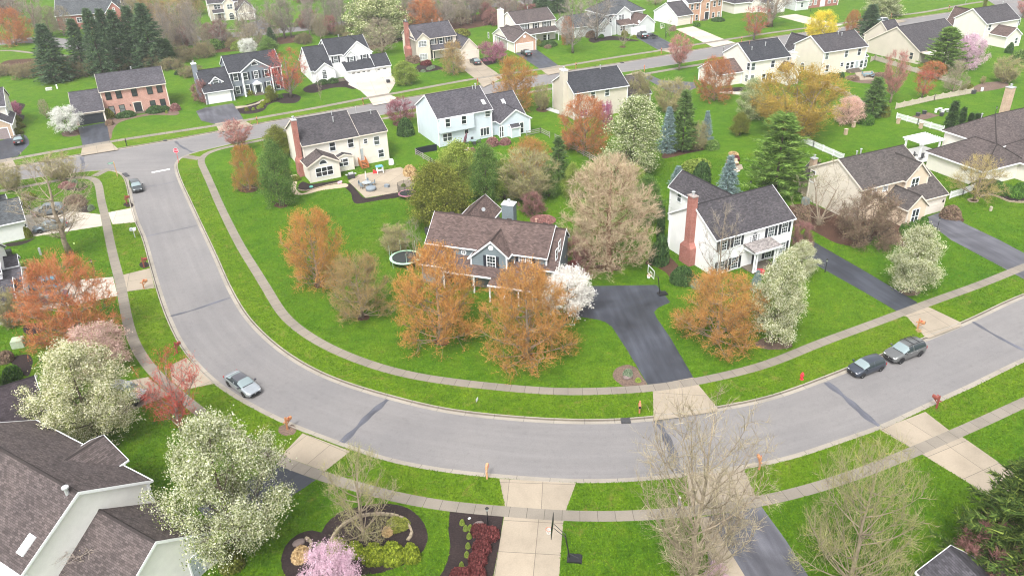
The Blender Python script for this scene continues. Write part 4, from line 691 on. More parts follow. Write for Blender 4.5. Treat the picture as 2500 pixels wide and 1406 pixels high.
# ================================================================== every tree: kind, base pixel, top pixel row, crown width in pixels, label
for a in [
 ('pear_big',238,1080,848,272,'broad cream-blossomed pear tree beside the dark purple roof and the silver jeep'),
 ('pear_big',582,1342,1022,318,'largest cream-blossomed pear tree, overhanging the brown garage roof'),
 ('pear_leafy',1546,428,238,152,'tall pale green pear tree between the rust maple and the blue spruces'),
 ('pear',1890,835,622,134,'upright greenish-cream pear tree beside the orange maple on the white house lawn'),
 ('pear',1950,672,590,88,'small cream pear tree pressed against the white house behind a taller pear'),
 ('pear',2221,713,551,118,'neat round cream pear tree alone on the lawn before the peach-gabled house'),
 ('pear_leafy',928,100,-35,150,'huge whitish flowering tree in the woods behind the white three-garage house'),
 ('pear_leafy',2154,40,-22,95,'pale flowering tree beside the white parked SUV on the far street'),
 ('pear_leafy',1833,292,193,70,'thin pale pear tree beside the golden vase-shaped tree'),
 ('white_tree',171,326,262,76,'flat-crowned white dogwood in front of the brick house garage'),
 ('white_tree',608,138,95,46,'white-blossomed shrub tree behind the grey-blue house roof'),
 ('white_tree',1385,782,660,135,'white magnolia between the orange maple and the blacktop driveway'),
 ('maple_rust',192,838,627,248,'wide rust-red maple hiding the teal jeep and its driveway'),
 ('maple_orange',778,697,513,160,'conical orange maple beside the inner lawn of the street bend'),
 ('maple_tan',885,775,620,175,'pale tan maple in bud with a mulch ring, next to the trampoline lawn'),
 ('maple_orange',1077,835,606,228,'orange maple before the entrance end of the slate-blue house'),
 ('maple_orange',1287,872,652,252,'orange maple before the middle of the slate-blue house, touching the white magnolia'),
 ('maple_orange',1750,835,668,226,'broad orange maple on the white house lawn beside the blacktop driveway'),
 ('maple_orange',610,463,352,78,'small orange maple on the corner lawn near the stop sign'),
 ('maple_rust',1425,374,232,134,'rust maple behind the beige house with the white chimney'),
 ('maple_orange',1258,269,138,112,'orange maple on the far street behind the light blue house'),
 ('maple_tan',1107.7,181,100,72,'small amber maple in front of the cream house with brick chimney'),
 ('maple_rust',1743,246,138,98,'rust maple beside the pale house with the angled corner windows'),
 ('maple_orange',1295,430,337,112,'orange maple top above the grey-green bare clump'),
 ('maple_gold',1935,338,158,222,'big golden vase-shaped tree behind the white pine'),
 ('maple_rust',2078,84,25,42,'rust maple half hidden behind the dark spruce by the yellow forsythia'),
 ('maple_rust',1035,82,-8,92,'rust maple in the woods beside the huge whitish flowering tree'),
 ('maple_rust',40,110,20,92,'rusty maple at the edge of the haze behind the brick house row'),
 ('maple_tan',430,92,0,100,'tan budding tree beyond the far street behind the spruces'),
 ('maple_rust',1385,110,40,36,'slim rust and green tree at the corner of the porch house'),
 ('maple_red',2250,242,172,58,'small red-budded tree inside the wavy wooden fence'),
 ('maple_red',711,238,120,104,'red-topped maple in a mulch circle before the grey-blue house'),
 ('maple_pink',585,368,292,80,'pinkish red maple on the corner beside the stop sign street'),
 ('maple_red',447,1060,868,158,'vase-shaped crimson maple over the pavement beside the silver jeep'),
 ('maple_pink',2173,251,122,62,'pink-topped slender tree inside the fenced lawn by the beige gable'),
 ('maple_pink',1658,172,80,64,'pink-tinged maple by the far street pavement before the brick house'),
 ('maple_red',1840,98,14,74,'deep red tree before the cream house with the arched window'),
 ('maple_pink',2497,44,-6,42,'pink tree at the far street corner beyond the cream house'),
 ('pink_tree',244,905,797,166,'pale pink cherry tree between the rust-red maple and the cream pear'),
 ('redbud',1207,152,100,78,'purple redbud between two garages on the far side of the street'),
 ('crab',980,303,240,78,'dark pink crabapple between the cream and the light blue house'),
 ('lilac_tree',2357,167,82,88,'weeping lilac-pink cherry beside the white house corner'),
 ('redbud',40,286,247,36,'small magenta tree beside the cream house at the picture edge'),
 ('lilac_tree',818,1470,1336,160,'lilac-pink weeping cherry in the near mulch island'),
 ('pink_tree',2066,303,236,74,'pale pink cherry beside the golden vase-shaped tree'),
 ('redbud',1478,322,243,44,'small magenta tree against the back wall of the beige house'),
 ('yellow_tree',2003,98,26,78,'bright yellow forsythia by the far street'),
 ('leafy_green',686,503,343,90,'light green leafy tree in a mulch ring near the brick chimney'),
 ('leafy_olive',683,383,308,78,'olive leafy tree beside the cream house at the corner'),
 ('leafy_olive',1070,548,398,160,'olive-green tree behind the slate-blue house near the netted trampoline'),
 ('leafy_lime',1122,482,345,120,'lime-green tree beside the grey rail fence'),
 ('leafy_green',1188,492,352,92,'soft green tree behind the grey rail fence near the light blue house'),
 ('leafy_green',1578,545,430,92,'soft green tree between the bald cypress and the pale blue spruce'),
 ('leafy_lime',1548,470,405,66,'lime tree below the tall pale green pear'),
 ('leafy_lime',1232,486,390,84,'bright green leafy tree beside the grey-green bare clump'),
 ('leafy_green',1340,480,395,60,'green leafy tree between the bare clump and the slim evergreen'),
 ('leafy_green',1150,440,372,70,'small soft green tree against the grey rail fence'),
 ('leafy_olive',1395,362,318,60,'olive leafy tree under the rust maple'),
 ('pine',1364,442,335,58,'slim light green evergreen beside the grey-green bare clump'),
 ('leafy_lime',1398,482,398,54,'small lime tree between the bare clump and the bald cypress'),
 ('leafy_lime',990,207,150,66,'lime-yellow tree on the lawn beside the wide pale driveway'),
 ('leafy_olive',663,247,210,32,'small olive tree at the door of the grey-blue house'),
 ('white_pine',1890,480,278,160,'large bright green pine behind the white house'),
 ('pine',1665,370,222,68,'tall pine between the blue spruces on the back lawn'),
 ('white_pine',2298,178,68,98,'bright green pine against the big beige gable'),
 ('pine',2128,285,190,66,'grey-green pine on the lawn by the picket fence'),
 ('spruce',140,200,60,92,'dark spruce standing apart at the brick house hedge'),
 ('spruce',207,172,48,72,'dark spruce, first of the row behind the brick house'),
 ('spruce',254,186,23,78,'dark spruce leaning low in the row behind the brick house'),
 ('spruce',278,165,23,72,'dark spruce in the thick of the row below the hazy brick house'),
 ('spruce',307,168,26,76,'dark spruce in front of the hazy red brick gable'),
 ('spruce',341,162,17,82,'lighter green spruce in the row behind the brick house'),
 ('spruce',377,162,10,94,'tallest dark spruce, last of the row behind the brick house'),
 ('arborvitae',412,160,96,46,'rounded green evergreen at the end of the spruce row'),
 ('blue_spruce',1628,372,263,50,'blue spruce beside the tall pear tree'),
 ('blue_spruce',1722,347,272,34,'narrow blue spruce beyond the tall pine on the back lawn'),
 ('blue_spruce',1775,474,381,56,'blue spruce behind the white house roof ridge'),
 ('blue_spruce',1653,458,406,44,'small pale blue spruce at the rear wing of the white house'),
 ('blue_spruce',1845,709,660,32,'small blue spruce beside the white portico'),
 ('spruce',2115,114,12,78,'big dark spruce beside the far street and the yellow forsythia'),
 ('spruce_big',2468,1440,1062,330,'huge dark spruce by the near concrete driveway'),
 ('spruce',665,114,68,30,'small dark spruce beyond the grey-blue house'),
 ('leafy_green',658,138,92,56,'round green tree behind the grey-blue house beside the white shrub tree'),
 ('arborvitae',1607,588,490,16,'taller of two columnar evergreens beside the white house'),
 ('arborvitae',1615,594,505,14,'shorter of two columnar evergreens beside the white house'),
 ('arborvitae',2318,318,247,32,'tallest columnar evergreen behind the hip-roofed house'),
 ('arborvitae',2346,303,262,22,'second columnar evergreen behind the hip-roofed house'),
 ('arborvitae',2369,297,276,17,'short columnar evergreen behind the hip-roofed house'),
 ('arborvitae',2386,293,277,22,'last and squat columnar evergreen behind the hip-roofed house'),
 ('bare_sparse',172,622,378,215,'tall bare tree with a thick trunk over the pale driveway with two cars'),
 ('bare_big',1692,1436,985,335,'tall bare tree spreading over the street in front of the walking person'),
 ('bare_wide',2070,1432,1080,325,'wide bare tree with twisted branches on the near lawn'),
 ('bare_bud',890,1316,1096,206,'budding bare tree rising from the near mulch island'),
 ('bare_clump',1288,492,370,150,'grey-green bare clump with many stems behind the slate-blue house'),
 ('cypress',1483,656,383,232,'large tan bald cypress beside the slate-blue house'),
 ('bare_thin',1752,690,492,108,'thin bare birch against the white house wall'),
 ('gnarled',1999,550,395,145,'bare gnarled tree at the wall of the peach-gabled house'),
 ('brown_tree',2115,592,462,165,'brown-leaved shrubby tree before the peach-gabled house'),
 ('gold_thin',2378,489,377,134,'small golden tree in a stone ring before the hip-roofed house'),
 ('bare_thin',1015,658,530,62,'bare grey tree beside the round trampoline'),
 ('bare_clump',968,618,548,80,'bare shrubby tree just behind the round trampoline'),
 ('bare_grey',1398,130,-12,92,'tall bare tree on the lawn of the porch house'),
 ('bare_grey',1456,98,-30,92,'tall bare tree at the front of the white hip-roofed house'),
 ('bare_thin',1523,116,55,34,'young bare tree with a small mulch ring on the far lawn'),
 ('bare_thin',1634,89,42,26,'bare sapling beside the curved path of the brick house'),
 ('bare_clump',1635,275,190,84,'pale bare multi-stemmed tree beyond the beige house'),
 ('bare_clump',1560,262,172,62,'bare tree at the garage end of the beige house'),
 ('bare_clump',1702,367,298,54,'low bare clump in front of the narrow blue spruce'),
 ('bare',2325,229,148,68,'bare tree at the end of the wavy fence'),
 ('bare_clump',2452,202,140,66,'sparse budding shrub tree on the upper lawn'),
 ('fork',1879,66,-62,125,'thick forked bare tree before the cream house with the arched window'),
 ('bare',934,133,45,95,'tan bare tree behind the white three-garage house'),
 ('bare_clump',1420,262,198,50,'small dark bare tree in a mulch ring by the beige house'),
 ('bare_clump',1324,268,205,46,'dark budding tree between the blue and beige houses'),
 ('bare_thin',784,247,180,14,'bare sapling on the lawn of the white three-garage house'),
 ('bare',115,290,242,30,'small grey bare tree on the lawn beside the white dogwood'),
 ('bare_clump',30,465,400,62,'bare shrub tree at the pavement of the west cross street'),
 ('bare_clump',152,440,375,80,'pale bare tree beside the west cross street'),
 ('fork',95,100,-60,70,'hazy bare tree with a pale trunk beyond the far street'),
 ('bare',1600,12,-30,50,'bare tree on the green behind the brick house with the white side wall'),
 ('mauve_tree',1300,525,468,70,'mauve-budded small tree behind the slate-blue house chimney'),
 ('mauve_tree',1410,668,580,92,'mauve-budded tree against the east wall of the slate-blue house'),
 ('mauve_tree',1955,602,540,62,'russet small tree at the far corner of the white house'),
 ('mauve_tree',2418,1428,1265,220,'mauve-red tree beside the near shingled roof'),
 ('mauve_tree',500,250,195,58,'dark budding tree at the chimney of the grey-blue house'),
 ('mauve_tree',1300,45,10,50,'dusky tree in the woods above the porch house'),
 ('maple_rust',2275,192,150,70,'rust shrub tree behind the wavy fence'),
 ('bare_clump',2345,150,118,30,'olive shrub tree between the lilac cherry and the white house'),
 ('leafy_olive',1805,330,275,48,'round olive bush tree below the thin pale pear'),
 ('bare_thin',240,1445,1330,330,'tan bare shrub rising beside the brown garage roof'),
 ('bare_clump',25,800,705,70,'pale bare bush beside the grey west wall'),
 ('bare_thin',62,725,690,28,'white-budded thin tree at the west garage corner'),
 ('lilac_tree',1745,1440,1375,62,'small lilac shrub tree at the foot of the tall bare tree'),
 ('leafy_olive',2400,30,-30,10,'small yellowish sapling by the far street'),
 ('bare_clump',2398,205,186,14,'tiny yellowish sapling on the upper lawn')]:
    tree(a[0], *a[1:5], a[5])
# the strip of woods along the far street: each tree its own thing, nothing tells them apart
rt = random.Random(11)
WOODS = {'bare_grey': ('tall bare tree in the grey woods along the far street', 'tall bare trees in the woods'), 'bare': ('tan bare tree in the grey woods along the far street', 'tan bare trees in the woods'), 'mauve_tree': ('low dusky tree in the grey woods along the far street', 'low dusky trees in the woods'), 'thicket': ('low brown thicket at the foot of the woods along the far street', 'thickets in the woods')}
for i in range(120):
    t = (i % 60 + rt.random()) / 60; px = 385 + t * 930; far = i >= 60; py = 138 - 88 * t + (rt.uniform(-16, 6) if not far else rt.uniform(-40, -18))
    if 555 < px < 720 and far: continue
    kind = rt.choice(['bare_grey', 'bare_grey', 'bare_grey', 'bare', 'mauve_tree', 'thicket', 'thicket']); h = {'bare_grey': rt.uniform(9, 15), 'bare': rt.uniform(6, 9), 'mauve_tree': rt.uniform(4, 6), 'thicket': rt.uniform(2, 3.6)}[kind]
    tree(kind, px, py, 0, rt.uniform(36, 58), WOODS[kind][0], WOODS[kind][1], h=h)
HAZY = {'bare_grey': ('tall bare tree fading into the haze beyond the far street', 'hazy tall bare trees'), 'bare': ('tan bare tree fading into the haze beyond the far street', 'hazy tan trees'), 'maple_tan': ('amber budding tree fading into the haze beyond the far street', 'hazy amber trees'), 'mauve_tree': ('low reddish tree fading into the haze beyond the far street', 'hazy reddish trees')}
for i in range(96):
    px = rt.uniform(-60, 480) if i < 50 else rt.uniform(620, 1560); py = rt.uniform(-70, 78) if i < 50 else rt.uniform(-70, 34 - max(0, px - 700) * .03)
    if 115 < px < 295 and py > -14: py = rt.uniform(-60, -20) if rt.random() < .6 else 88
    if px > 1180: py = min(py, -20 - (px - 1180) * .05)
    if 500 < px < 640 and py > -20: continue
    kind = rt.choice(['bare_grey', 'bare', 'maple_tan', 'bare_grey', 'mauve_tree']); h = rt.uniform(8, 13) if kind != 'mauve_tree' else rt.uniform(4, 7)
    if py > 80: h = 9
    tree(kind, px, py, 0, rt.uniform(45, 80), HAZY[kind][0], HAZY[kind][1], h=h)
for px, py, wd in ((470,185,70),(15,182,80),(60,190,70),(90,180,60),(300,170,60),(350,160,60),(420,170,60),(190,188,60),(230,182,50),(-20,178,60),(270,172,60),(380,165,60),(450,150,60),(500,140,60)):
    tree('thicket', px, py, 0, wd, 'brown-green thicket at the foot of the spruce row', 'thickets below the spruces', h=rt.uniform(2.5, 4.2))
for px, py, top, wd in ((1325,52,-10,60),(1360,30,-40,60),(1310,42,0,50)):
    tree('spruce', px, py, top, wd, 'dark evergreen behind the porch house roof', 'evergreens behind the porch house')
# shrubs and hedges: colour, base pixel, width in pixels, height in metres, label
for a in [
 ('yew',1663,690,54,2.0,'large round dark green shrub at the brick chimney foot'),
 ('yew',1608,642,46,4.2,'tall rounded evergreen beside the columnar evergreens'),
 ('yew',1710,450,42,3.4,'dark evergreen shrub between two blue spruces'),
 ('yew',989,330,40,3.0,'olive-green rounded shrub under the dark pink crabapple'),
 ('box',2207,567,24,1.5,'clipped round boxwood at the bay, first of four'),
 ('box',2223,562,20,1.4,'clipped round boxwood at the bay, second of four'),
 ('box',2238,557,20,1.35,'clipped round boxwood at the bay, third of four'),
 ('box',2255,550,22,1.5,'clipped round boxwood at the bay, fourth by the driveway'),
 ('brown',2322,530,48,1.9,'budding reddish shrub beside the garage of the peach-gabled house'),
 ('box',2440,468,60,1.4,'low green shrub in the walled bed below the hip-roofed house'),
 ('box',2478,478,40,1.2,'clipped green shrub at the end of the walled bed'),
 ('yew',2400,465,60,1.5,'dark spreading shrub under the small golden tree'),
 ('box',2495,468,40,1.5,'bright green rounded shrub below the arched window'),
 ('yew',2420,460,50,1.2,'dark green low hedge along the hip-roofed house wall'),
 ('goldbox',1006,1362,46,1.4,'golden clipped mound at the east end of the near island'),
 ('goldbox',960,1362,64,1.3,'golden clipped hedge mound in the near island beside the budding tree'),
 ('goldbox',915,1362,60,1.2,'golden clipped hedge mound in the middle of the near island'),
 ('goldbox',868,1350,46,1.0,'olive-gold clipped mound behind the lilac cherry'),
 ('goldbox',828,1350,56,1.3,'green-gold clipped mound at the west end of the near island hedge'),
 ('maroon',1172,1300,44,1.0,'dark red barberry nearest the lamp post in the near bed'),
 ('maroon',1195,1308,46,1.1,'dark red barberry against the concrete driveway edge'),
 ('maroon',1176,1342,44,1.1,'dark red barberry in the middle of the near bed row'),
 ('maroon',1166,1370,44,1.0,'dull red barberry low in the near bed row'),
 ('maroon',1160,1405,50,1.2,'dark red barberry at the near end of the bed row'),
 ('maroon',1126,1412,52,1.2,'dark red barberry at the bottom corner of the near bed'),
 ('grassy',733,1358,50,.9,'dry tan ornamental grass in the small mulch lobe'),
 ('grassy',946,1298,34,.4,'flattened dry grass tuft beside the budding tree'),
 ('olive',970,1283,58,.3,'pale green ground-cover patch behind the golden hedge'),
 ('green',785,1335,22,.5,'green grass tuft between the two mulch lobes'),
 ('sage',1533,918,26,.8,'grey-green mound in the driveway mulch bed'),
 ('lime',1558,930,18,.3,'pale lime tuft in the driveway mulch bed'),
 ('grassy',1000,425,38,1.8,'tall dry pampas grass beside the patio'),
 ('grassy',1016,440,32,1.6,'dry pampas grass at the patio corner'),
 ('mauve',1200,355,34,1.6,'pinkish twiggy shrub against the light blue house wall'),
 ('mauve',1232,352,30,1.2,'low pinkish shrub below the light blue bay window'),
 ('mauve',1150,372,22,.9,'small red shrub beside the folded parasol'),
 ('lime',1105,372,32,1.5,'lime-green shrub at the corner of the light blue house'),
 ('yew',310,284,38,1.0,'dark clipped hedge beside the brick garage'),
 ('yew',296,286,30,1.0,'dark clipped hedge below the brick house windows'),
 ('yew',378,273,46,1.1,'long dark clipped hedge right of the brick house door'),
 ('yew',400,270,30,1.0,'dark clipped hedge end at the brick house corner'),
 ('olive',268,288,24,1.8,'rounded olive shrub at the brick garage corner'),
 ('brown',268,305,20,1.2,'brown low shrub along the brick house driveway'),
 ('mauve',428,270,26,1.6,'pink-brown shrub at the brick house corner'),
 ('lime',407,277,8,.6,'small yellow-green plant before the brick house hedge'),
 ('yew',434,182,18,1.0,'small round dark shrub on the back lawn beyond the brick house'),
 ('olive',610,232,26,1.6,'green shrub beside the white door frame of the grey-blue house'),
 ('box',686,239,14,.9,'small round green shrub in the grey-blue house bed'),
 ('goldbox',653,250,16,.9,'bright yellow shrub nearest the grey-blue house walk'),
 ('goldbox',642,256,13,.8,'bright yellow shrub, second in the grey-blue house bed'),
 ('goldbox',638,263,14,.8,'bright yellow shrub, third in the grey-blue house bed'),
 ('lime',632,265,12,.6,'yellow-green shrub at the curve of the grey-blue house bed'),
 ('lime',619,269,10,.5,'small green shrub in the grey-blue house bed'),
 ('olive',603,271,12,.7,'dull green shrub at the driveway end of the grey-blue house bed'),
 ('yew',785,205,30,1.0,'clipped dark hedge below the arched window of the white house'),
 ('yew',810,202,30,1.0,'clipped dark hedge beside the steps of the white house'),
 ('maroon',1040,158,26,1.2,'dark red hedge below the triple window of the cream house'),
 ('brown',1015,154,24,1.8,'brown twiggy shrub at the cream house corner'),
 ('sage',1033,176,14,.5,'pale green clump in the cream house bed'),
 ('sage',1048,170,16,.6,'pale grey-green clump in the middle of the cream house bed'),
 ('sage',1056,167,14,.7,'leafy pale clump at the end of the cream house bed'),
 ('yew',1336,112,44,1.2,'dark clipped hedge along the porch of the brick-garage house'),
 ('brown',1338,118,18,.9,'dark purple-brown shrub at the end of the porch walk'),
 ('olive',1316,112,14,1.5,'green shrub at the brick garage corner'),
 ('box',1468,92,18,1.0,'green shrub below the triple window of the white hip-roofed house'),
 ('brown',1442,92,22,1.8,'brown shrub at the white hip-roofed house corner'),
 ('goldbox',1549,93,12,.8,'yellow shrub beside the dark pickup'),
 ('olive',1525,90,18,1.6,'dark twiggy shrub before the white hip-roofed house'),
 ('box',1702,64,20,1.1,'green shrub beside the brick house garage'),
 ('yew',1752,52,30,1.0,'dark hedge below the brick house windows'),
 ('brown',1643,76,16,1.5,'brown shrub at the white side wall of the brick house'),
 ('yew',1975,12,60,1.0,'dark hedge in front of the far brick house'),
 ('yew',2048,190,12,1.2,'round dark shrub by the pale house patio'),
 ('yew',2054,190,14,1.3,'second round dark shrub by the pale house patio'),
 ('olive',2025,195,34,1.6,'olive shrub at the corner of the pale house'),
 ('brown',2085,195,26,.8,'rusty shrub beside the pale house patio'),
 ('brown',2150,188,40,1.0,'brown shrubs along the fenced lawn edge'),
 ('yew',2330,72,16,3.4,'dark narrow evergreen at the far cream house'),
 ('yew',2462,130,18,2.6,'cone-shaped evergreen behind the far cream house'),
 ('green',2486,150,44,2.6,'wide grey-green shrub at the picture edge on the upper lawn'),
 ('olive',2360,222,32,1.5,'round olive shrub at the wavy fence end'),
 ('box',2115,303,36,1.9,'round bright green shrub beside the picket fence'),
 ('olive',2158,285,26,2.4,'grey-green shrub by the picket fence'),
 ('olive',71,580,18,1.7,'round green shrub at the west garage corner'),
 ('lime',66,655,56,1.4,'low white-flecked shrub beside the west house'),
 ('goldbox',98,664,32,1.2,'golden rounded shrub in the west bed'),
 ('maroon',84,664,18,1.0,'dark red shrub in the west bed'),
 ('goldbox',115,672,28,1.0,'second golden shrub half under the rust-red maple'),
 ('box',76,708,18,1.4,'green round shrub at the teal jeep'),
 ('box',35,925,44,1.8,'dark green clipped shrub beside the dark purple roof'),
 ('brown',15,880,40,1.2,'brown-green shrub at the west picture edge'),
 ('olive',48,312,26,1.1,'olive clipped shrub row beside the cream house at the picture edge'),
 ('olive',45,297,18,1.2,'green shrub below the magenta tree'),
 ('olive',46,327,22,1.1,'olive clipped shrub beside the dark parked sedan'),
 ('mauve',165,455,44,1.0,'mauve twiggy shrub in the corner bed by the stop line'),
 ('sage',176,452,30,.9,'grey-green shrub in the corner bed'),
 ('box',200,455,22,.8,'green shrub at the tip of the corner bed'),
 ('brown',188,500,50,1.8,'tan twiggy shrub beside the pale driveway'),
 ('sage',223,512,18,.8,'pale sage clump at the driveway bed tip'),
 ('yew',163,505,16,.9,'dark evergreen in the driveway bed'),
 ('goldbox',60,505,24,1.0,'yellow-brown shrub beside the west garage'),
 ('olive',70,487,34,1.2,'tan-green shrub behind the west garage'),
 ('olive',150,170,44,2.2,'yellow-green shrub in the thicket beside the spruce row'),
 ('green',520,118,60,2.4,'pale green thicket along the far street woods'),
 ('lime',581,120,34,2.6,'bright green shrub behind the grey-blue house'),
 ('olive',1120,88,60,2.0,'green thicket behind the cream house with brick chimney'),
 ('brown',1000,150,20,1.4,'brown shrub at the brick chimney of the cream house'),
 ('lime',985,455,14,.4,'low green plant at the patio edge'),
 ('olive',722,440,24,.7,'green ground shrub at the brick chimney base'),
 ('lime',700,425,26,.9,'green shrub beside the brick chimney'),
 ('green',1735,362,44,1.4,'light green shrub patch on the back lawn'),
 ('lime',1700,410,70,1.6,'loose lime shrub behind the blue spruces'),
 ('maroon',1792,392,24,1.0,'dark red shrub behind the cushioned outdoor seat'),
 ('grassy',1790,378,28,.6,'tan grass mound above the outdoor seat'),
 ('mauve',1325,540,60,1.0,'low brown shrub along the slate-blue house back'),
 ('maroon',1390,668,40,2.0,'wine-red shrub at the slate-blue garage corner'),
 ('grassy',1380,620,20,.8,'dry grass tuft beside the slate-blue garage'),
 ('brown',2180,590,40,1.0,'low brown shrub in the bed of the peach-gabled house'),
 ('brown',1955,545,50,2.6,'tangled brown shrub at the back of the peach-gabled house'),
 ('yew',1690,690,40,1.1,'grey-green low shrub beside the round dark shrub'),
 ('sage',1700,700,34,.9,'pale twiggy shrub at the white house wall'),
 ('grassy',2242,808,14,.3,'dry weeds at the cedar mailbox foot'),
 ('olive',565,1385,60,1.6,'cream-flecked low shrub at the garage side door')]:
    shrub(*a[:3], a[3], a[4], a[5])
for k, (px, py) in enumerate(zz(625,1006,3.515,[(1770,945),(1800,995),(1830,1062),(1820,1145),(1810,1220),(1765,1310),(1695,1390),(1840,990)])):
    shrub('lime', px, py + 4, 15, .45, 'small lime-green perennial in the near mulch strip', group='lime perennials in the near strip', name='plant', cat='plant')
# ================================================================== houses
RF = dict(grey=roof_mat('grey_shingles', (0.065, 0.060, 0.066)), dark=roof_mat('charcoal_shingles', (0.043, 0.045, 0.053)), brown=roof_mat('brown_shingles', (0.110, 0.078, 0.071)), taupe=roof_mat('taupe_shingles', (0.092, 0.075, 0.073)), warm=roof_mat('warm_grey_shingles', (0.085, 0.074, 0.071)), purple=roof_mat('purple_brown_shingles', (0.043, 0.034, 0.039)), lav=roof_mat('lavender_grey_shingles', (0.075, 0.071, 0.082)), blue=roof_mat('blue_grey_shingles', (0.078, 0.085, 0.092)), stone=roof_mat('stone_grey_shingles', (.28, .255, .245)))
WL = dict(white=siding_mat('white_siding', (.82, .82, .82), .16, .1), cream=siding_mat('cream_siding', (.66, .60, .51), .16, .12), ivory=siding_mat('ivory_siding', (.70, .665, .60), .16, .12), beige=siding_mat('beige_siding', (.56, .51, .43), .16, .14), peach=siding_mat('peach_siding', (.64, .52, .40), .16, .12), tan=siding_mat('tan_siding', (.55, .49, .42), .16, .14), slate=siding_mat('slate_siding', (.175, .215, .235), .26, .4), greyblue=siding_mat('grey_blue_siding', (.20, .225, .26), .18, .2), lblue=siding_mat('light_blue_siding', (.58, .65, .71), .16, .1), lgrey=siding_mat('light_grey_siding', (.58, .60, .60), .16, .12), stucco=plain('grey_white_stucco', (.62, .63, .61), .8, .2, 0, .05, 2), swhite=plain('white_stucco', (.72, .71, .68), .8, .2, 0, .04, 2), brick=brick_mat('pink_brick', (.38, .17, .135), (.47, .24, .19), (.50, .40, .35)), redbrick=brick_mat('red_brick', (.26, .075, .055), (.36, .13, .10), (.36, .25, .22)), tanbrick=brick_mat('tan_brick', (.40, .27, .18), (.50, .36, .25), (.52, .44, .36)), obrick=brick_mat('orange_brick', (.42, .21, .14), (.53, .30, .20), (.55, .42, .34)), slatep=plain('slate_panel', (.15, .185, .20), .7, .3))
GDOOR = plain('garage_white', (.74, .73, .71), .5, .4, 0, .03); GDOORC = plain('garage_cream', (.66, .60, .53), .5, .4, 0, .03); DOORD = plain('dark_door', (.022, .026, .034), .4, .5); DOORG = plain('pale_grey_door', (.36, .41, .42), .5); MAROON = plain('maroon_fabric', (.13, .055, .075), .8); TEALG = plain('teal_cushion', (.16, .24, .28), .8)
PURPLE = plain('purple_curtain', (.22, .05, .20), .6, .4); WINC = {}
def window_meshes(w, h, style, trim):
    """casing + sashes as one mesh, the panes as another; origin at the centre, facing -y"""
    key = (round(w, 2), round(h, 2), style, trim.name)
    if key in WINC: return WINC[key]
    b = MB(); g = MB(); c = .10; a, z = w / 2, h / 2; d = -.06
    arch = style.startswith('arch')
    if style in ('round', 'fan', 'vent'):
        n = 18; seg = range(n) if style != 'fan' else range(n // 2)
        R, r = w / 2, w / 2 - .12
        for i in seg:
            t0, t1 = 2 * math.pi * i / n, 2 * math.pi * (i + 1) / n
            o = [(R * math.cos(t), R * math.sin(t)) for t in (t0, t1)]; q = [(r * math.cos(t), r * math.sin(t)) for t in (t1, t0)]; b.prism([o[0], o[1], q[0], q[1]], d, .01, 'y')
            if style == 'vent': b.poly([(0, d * .6, 0), (q[1][0], d * .6, q[1][1]), (q[0][0], d * .6, q[0][1])], [(0, 1, 2)])
            else: g.poly([(0, -.012, 0), (q[1][0], -.012, q[1][1]), (q[0][0], -.012, q[0][1])], [(0, 1, 2)])
        if style == 'fan': b.box(-R, R, d, .01, -.1, 0)
        if style == 'round': b.box(-.025, .025, d * .7, .0, -r, r); b.box(-r, r, d * .72, .0, -.025, .025)
    else:
        b.box(-a - c, -a, d, .01, -z - c, z + c); b.box(a, a + c, d, .01, -z - c, z + c); b.box(-a, a, d, .01, z, z + c); b.box(-a - .03, a + .03, d - .03, .011, -z - c, -z)
        g.box(-a, a, -.012, .008, -z, z)
        if 'dh' in style: b.box(-a, a, d * .8, 0, -.035, .035)
        nn = 2 if 'twin' in style else 3 if 'trip' in style else 1
        for i in range(1, nn): b.box(-a + w * i / nn - .05, -a + w * i / nn + .05, d * .85, .002, -z, z)
        if 'grid' in style:
            for i in range(1, 3 * nn): b.box(-a + w * i / (3 * nn) - .014, -a + w * i / (3 * nn) + .014, d * .5, .001, -z, z)
            for i in range(1, 4): b.box(-a, a, d * .52, .001, -z + h * i / 4 - .014, -z + h * i / 4 + .014)
        if arch:
            n = 10
            for i in range(n):
                t0, t1 = math.pi * i / n, math.pi * (i + 1) / n; R, r = a + c, a
                b.prism([(R * math.cos(t0), z + R * math.sin(t0)), (R * math.cos(t1), z + R * math.sin(t1)), (r * math.cos(t1), z + r * math.sin(t1)), (r * math.cos(t0), z + r * math.sin(t0))], d, .012, 'y')
                g.poly([(0, -.013, z), (r * math.cos(t0), -.013, z + r * math.sin(t0)), (r * math.cos(t1), -.013, z + r * math.sin(t1))], [(0, 1, 2)])
            for t0 in (.8, 1.57, 2.34): b.tube([(0, -.03, z), (a * math.cos(t0), -.03, z + a * math.sin(t0))], .02, 4)
    WINC[key] = (b.mesh('window', trim), g.mesh('pane', GLASS) if g.f else None); return WINC[key]
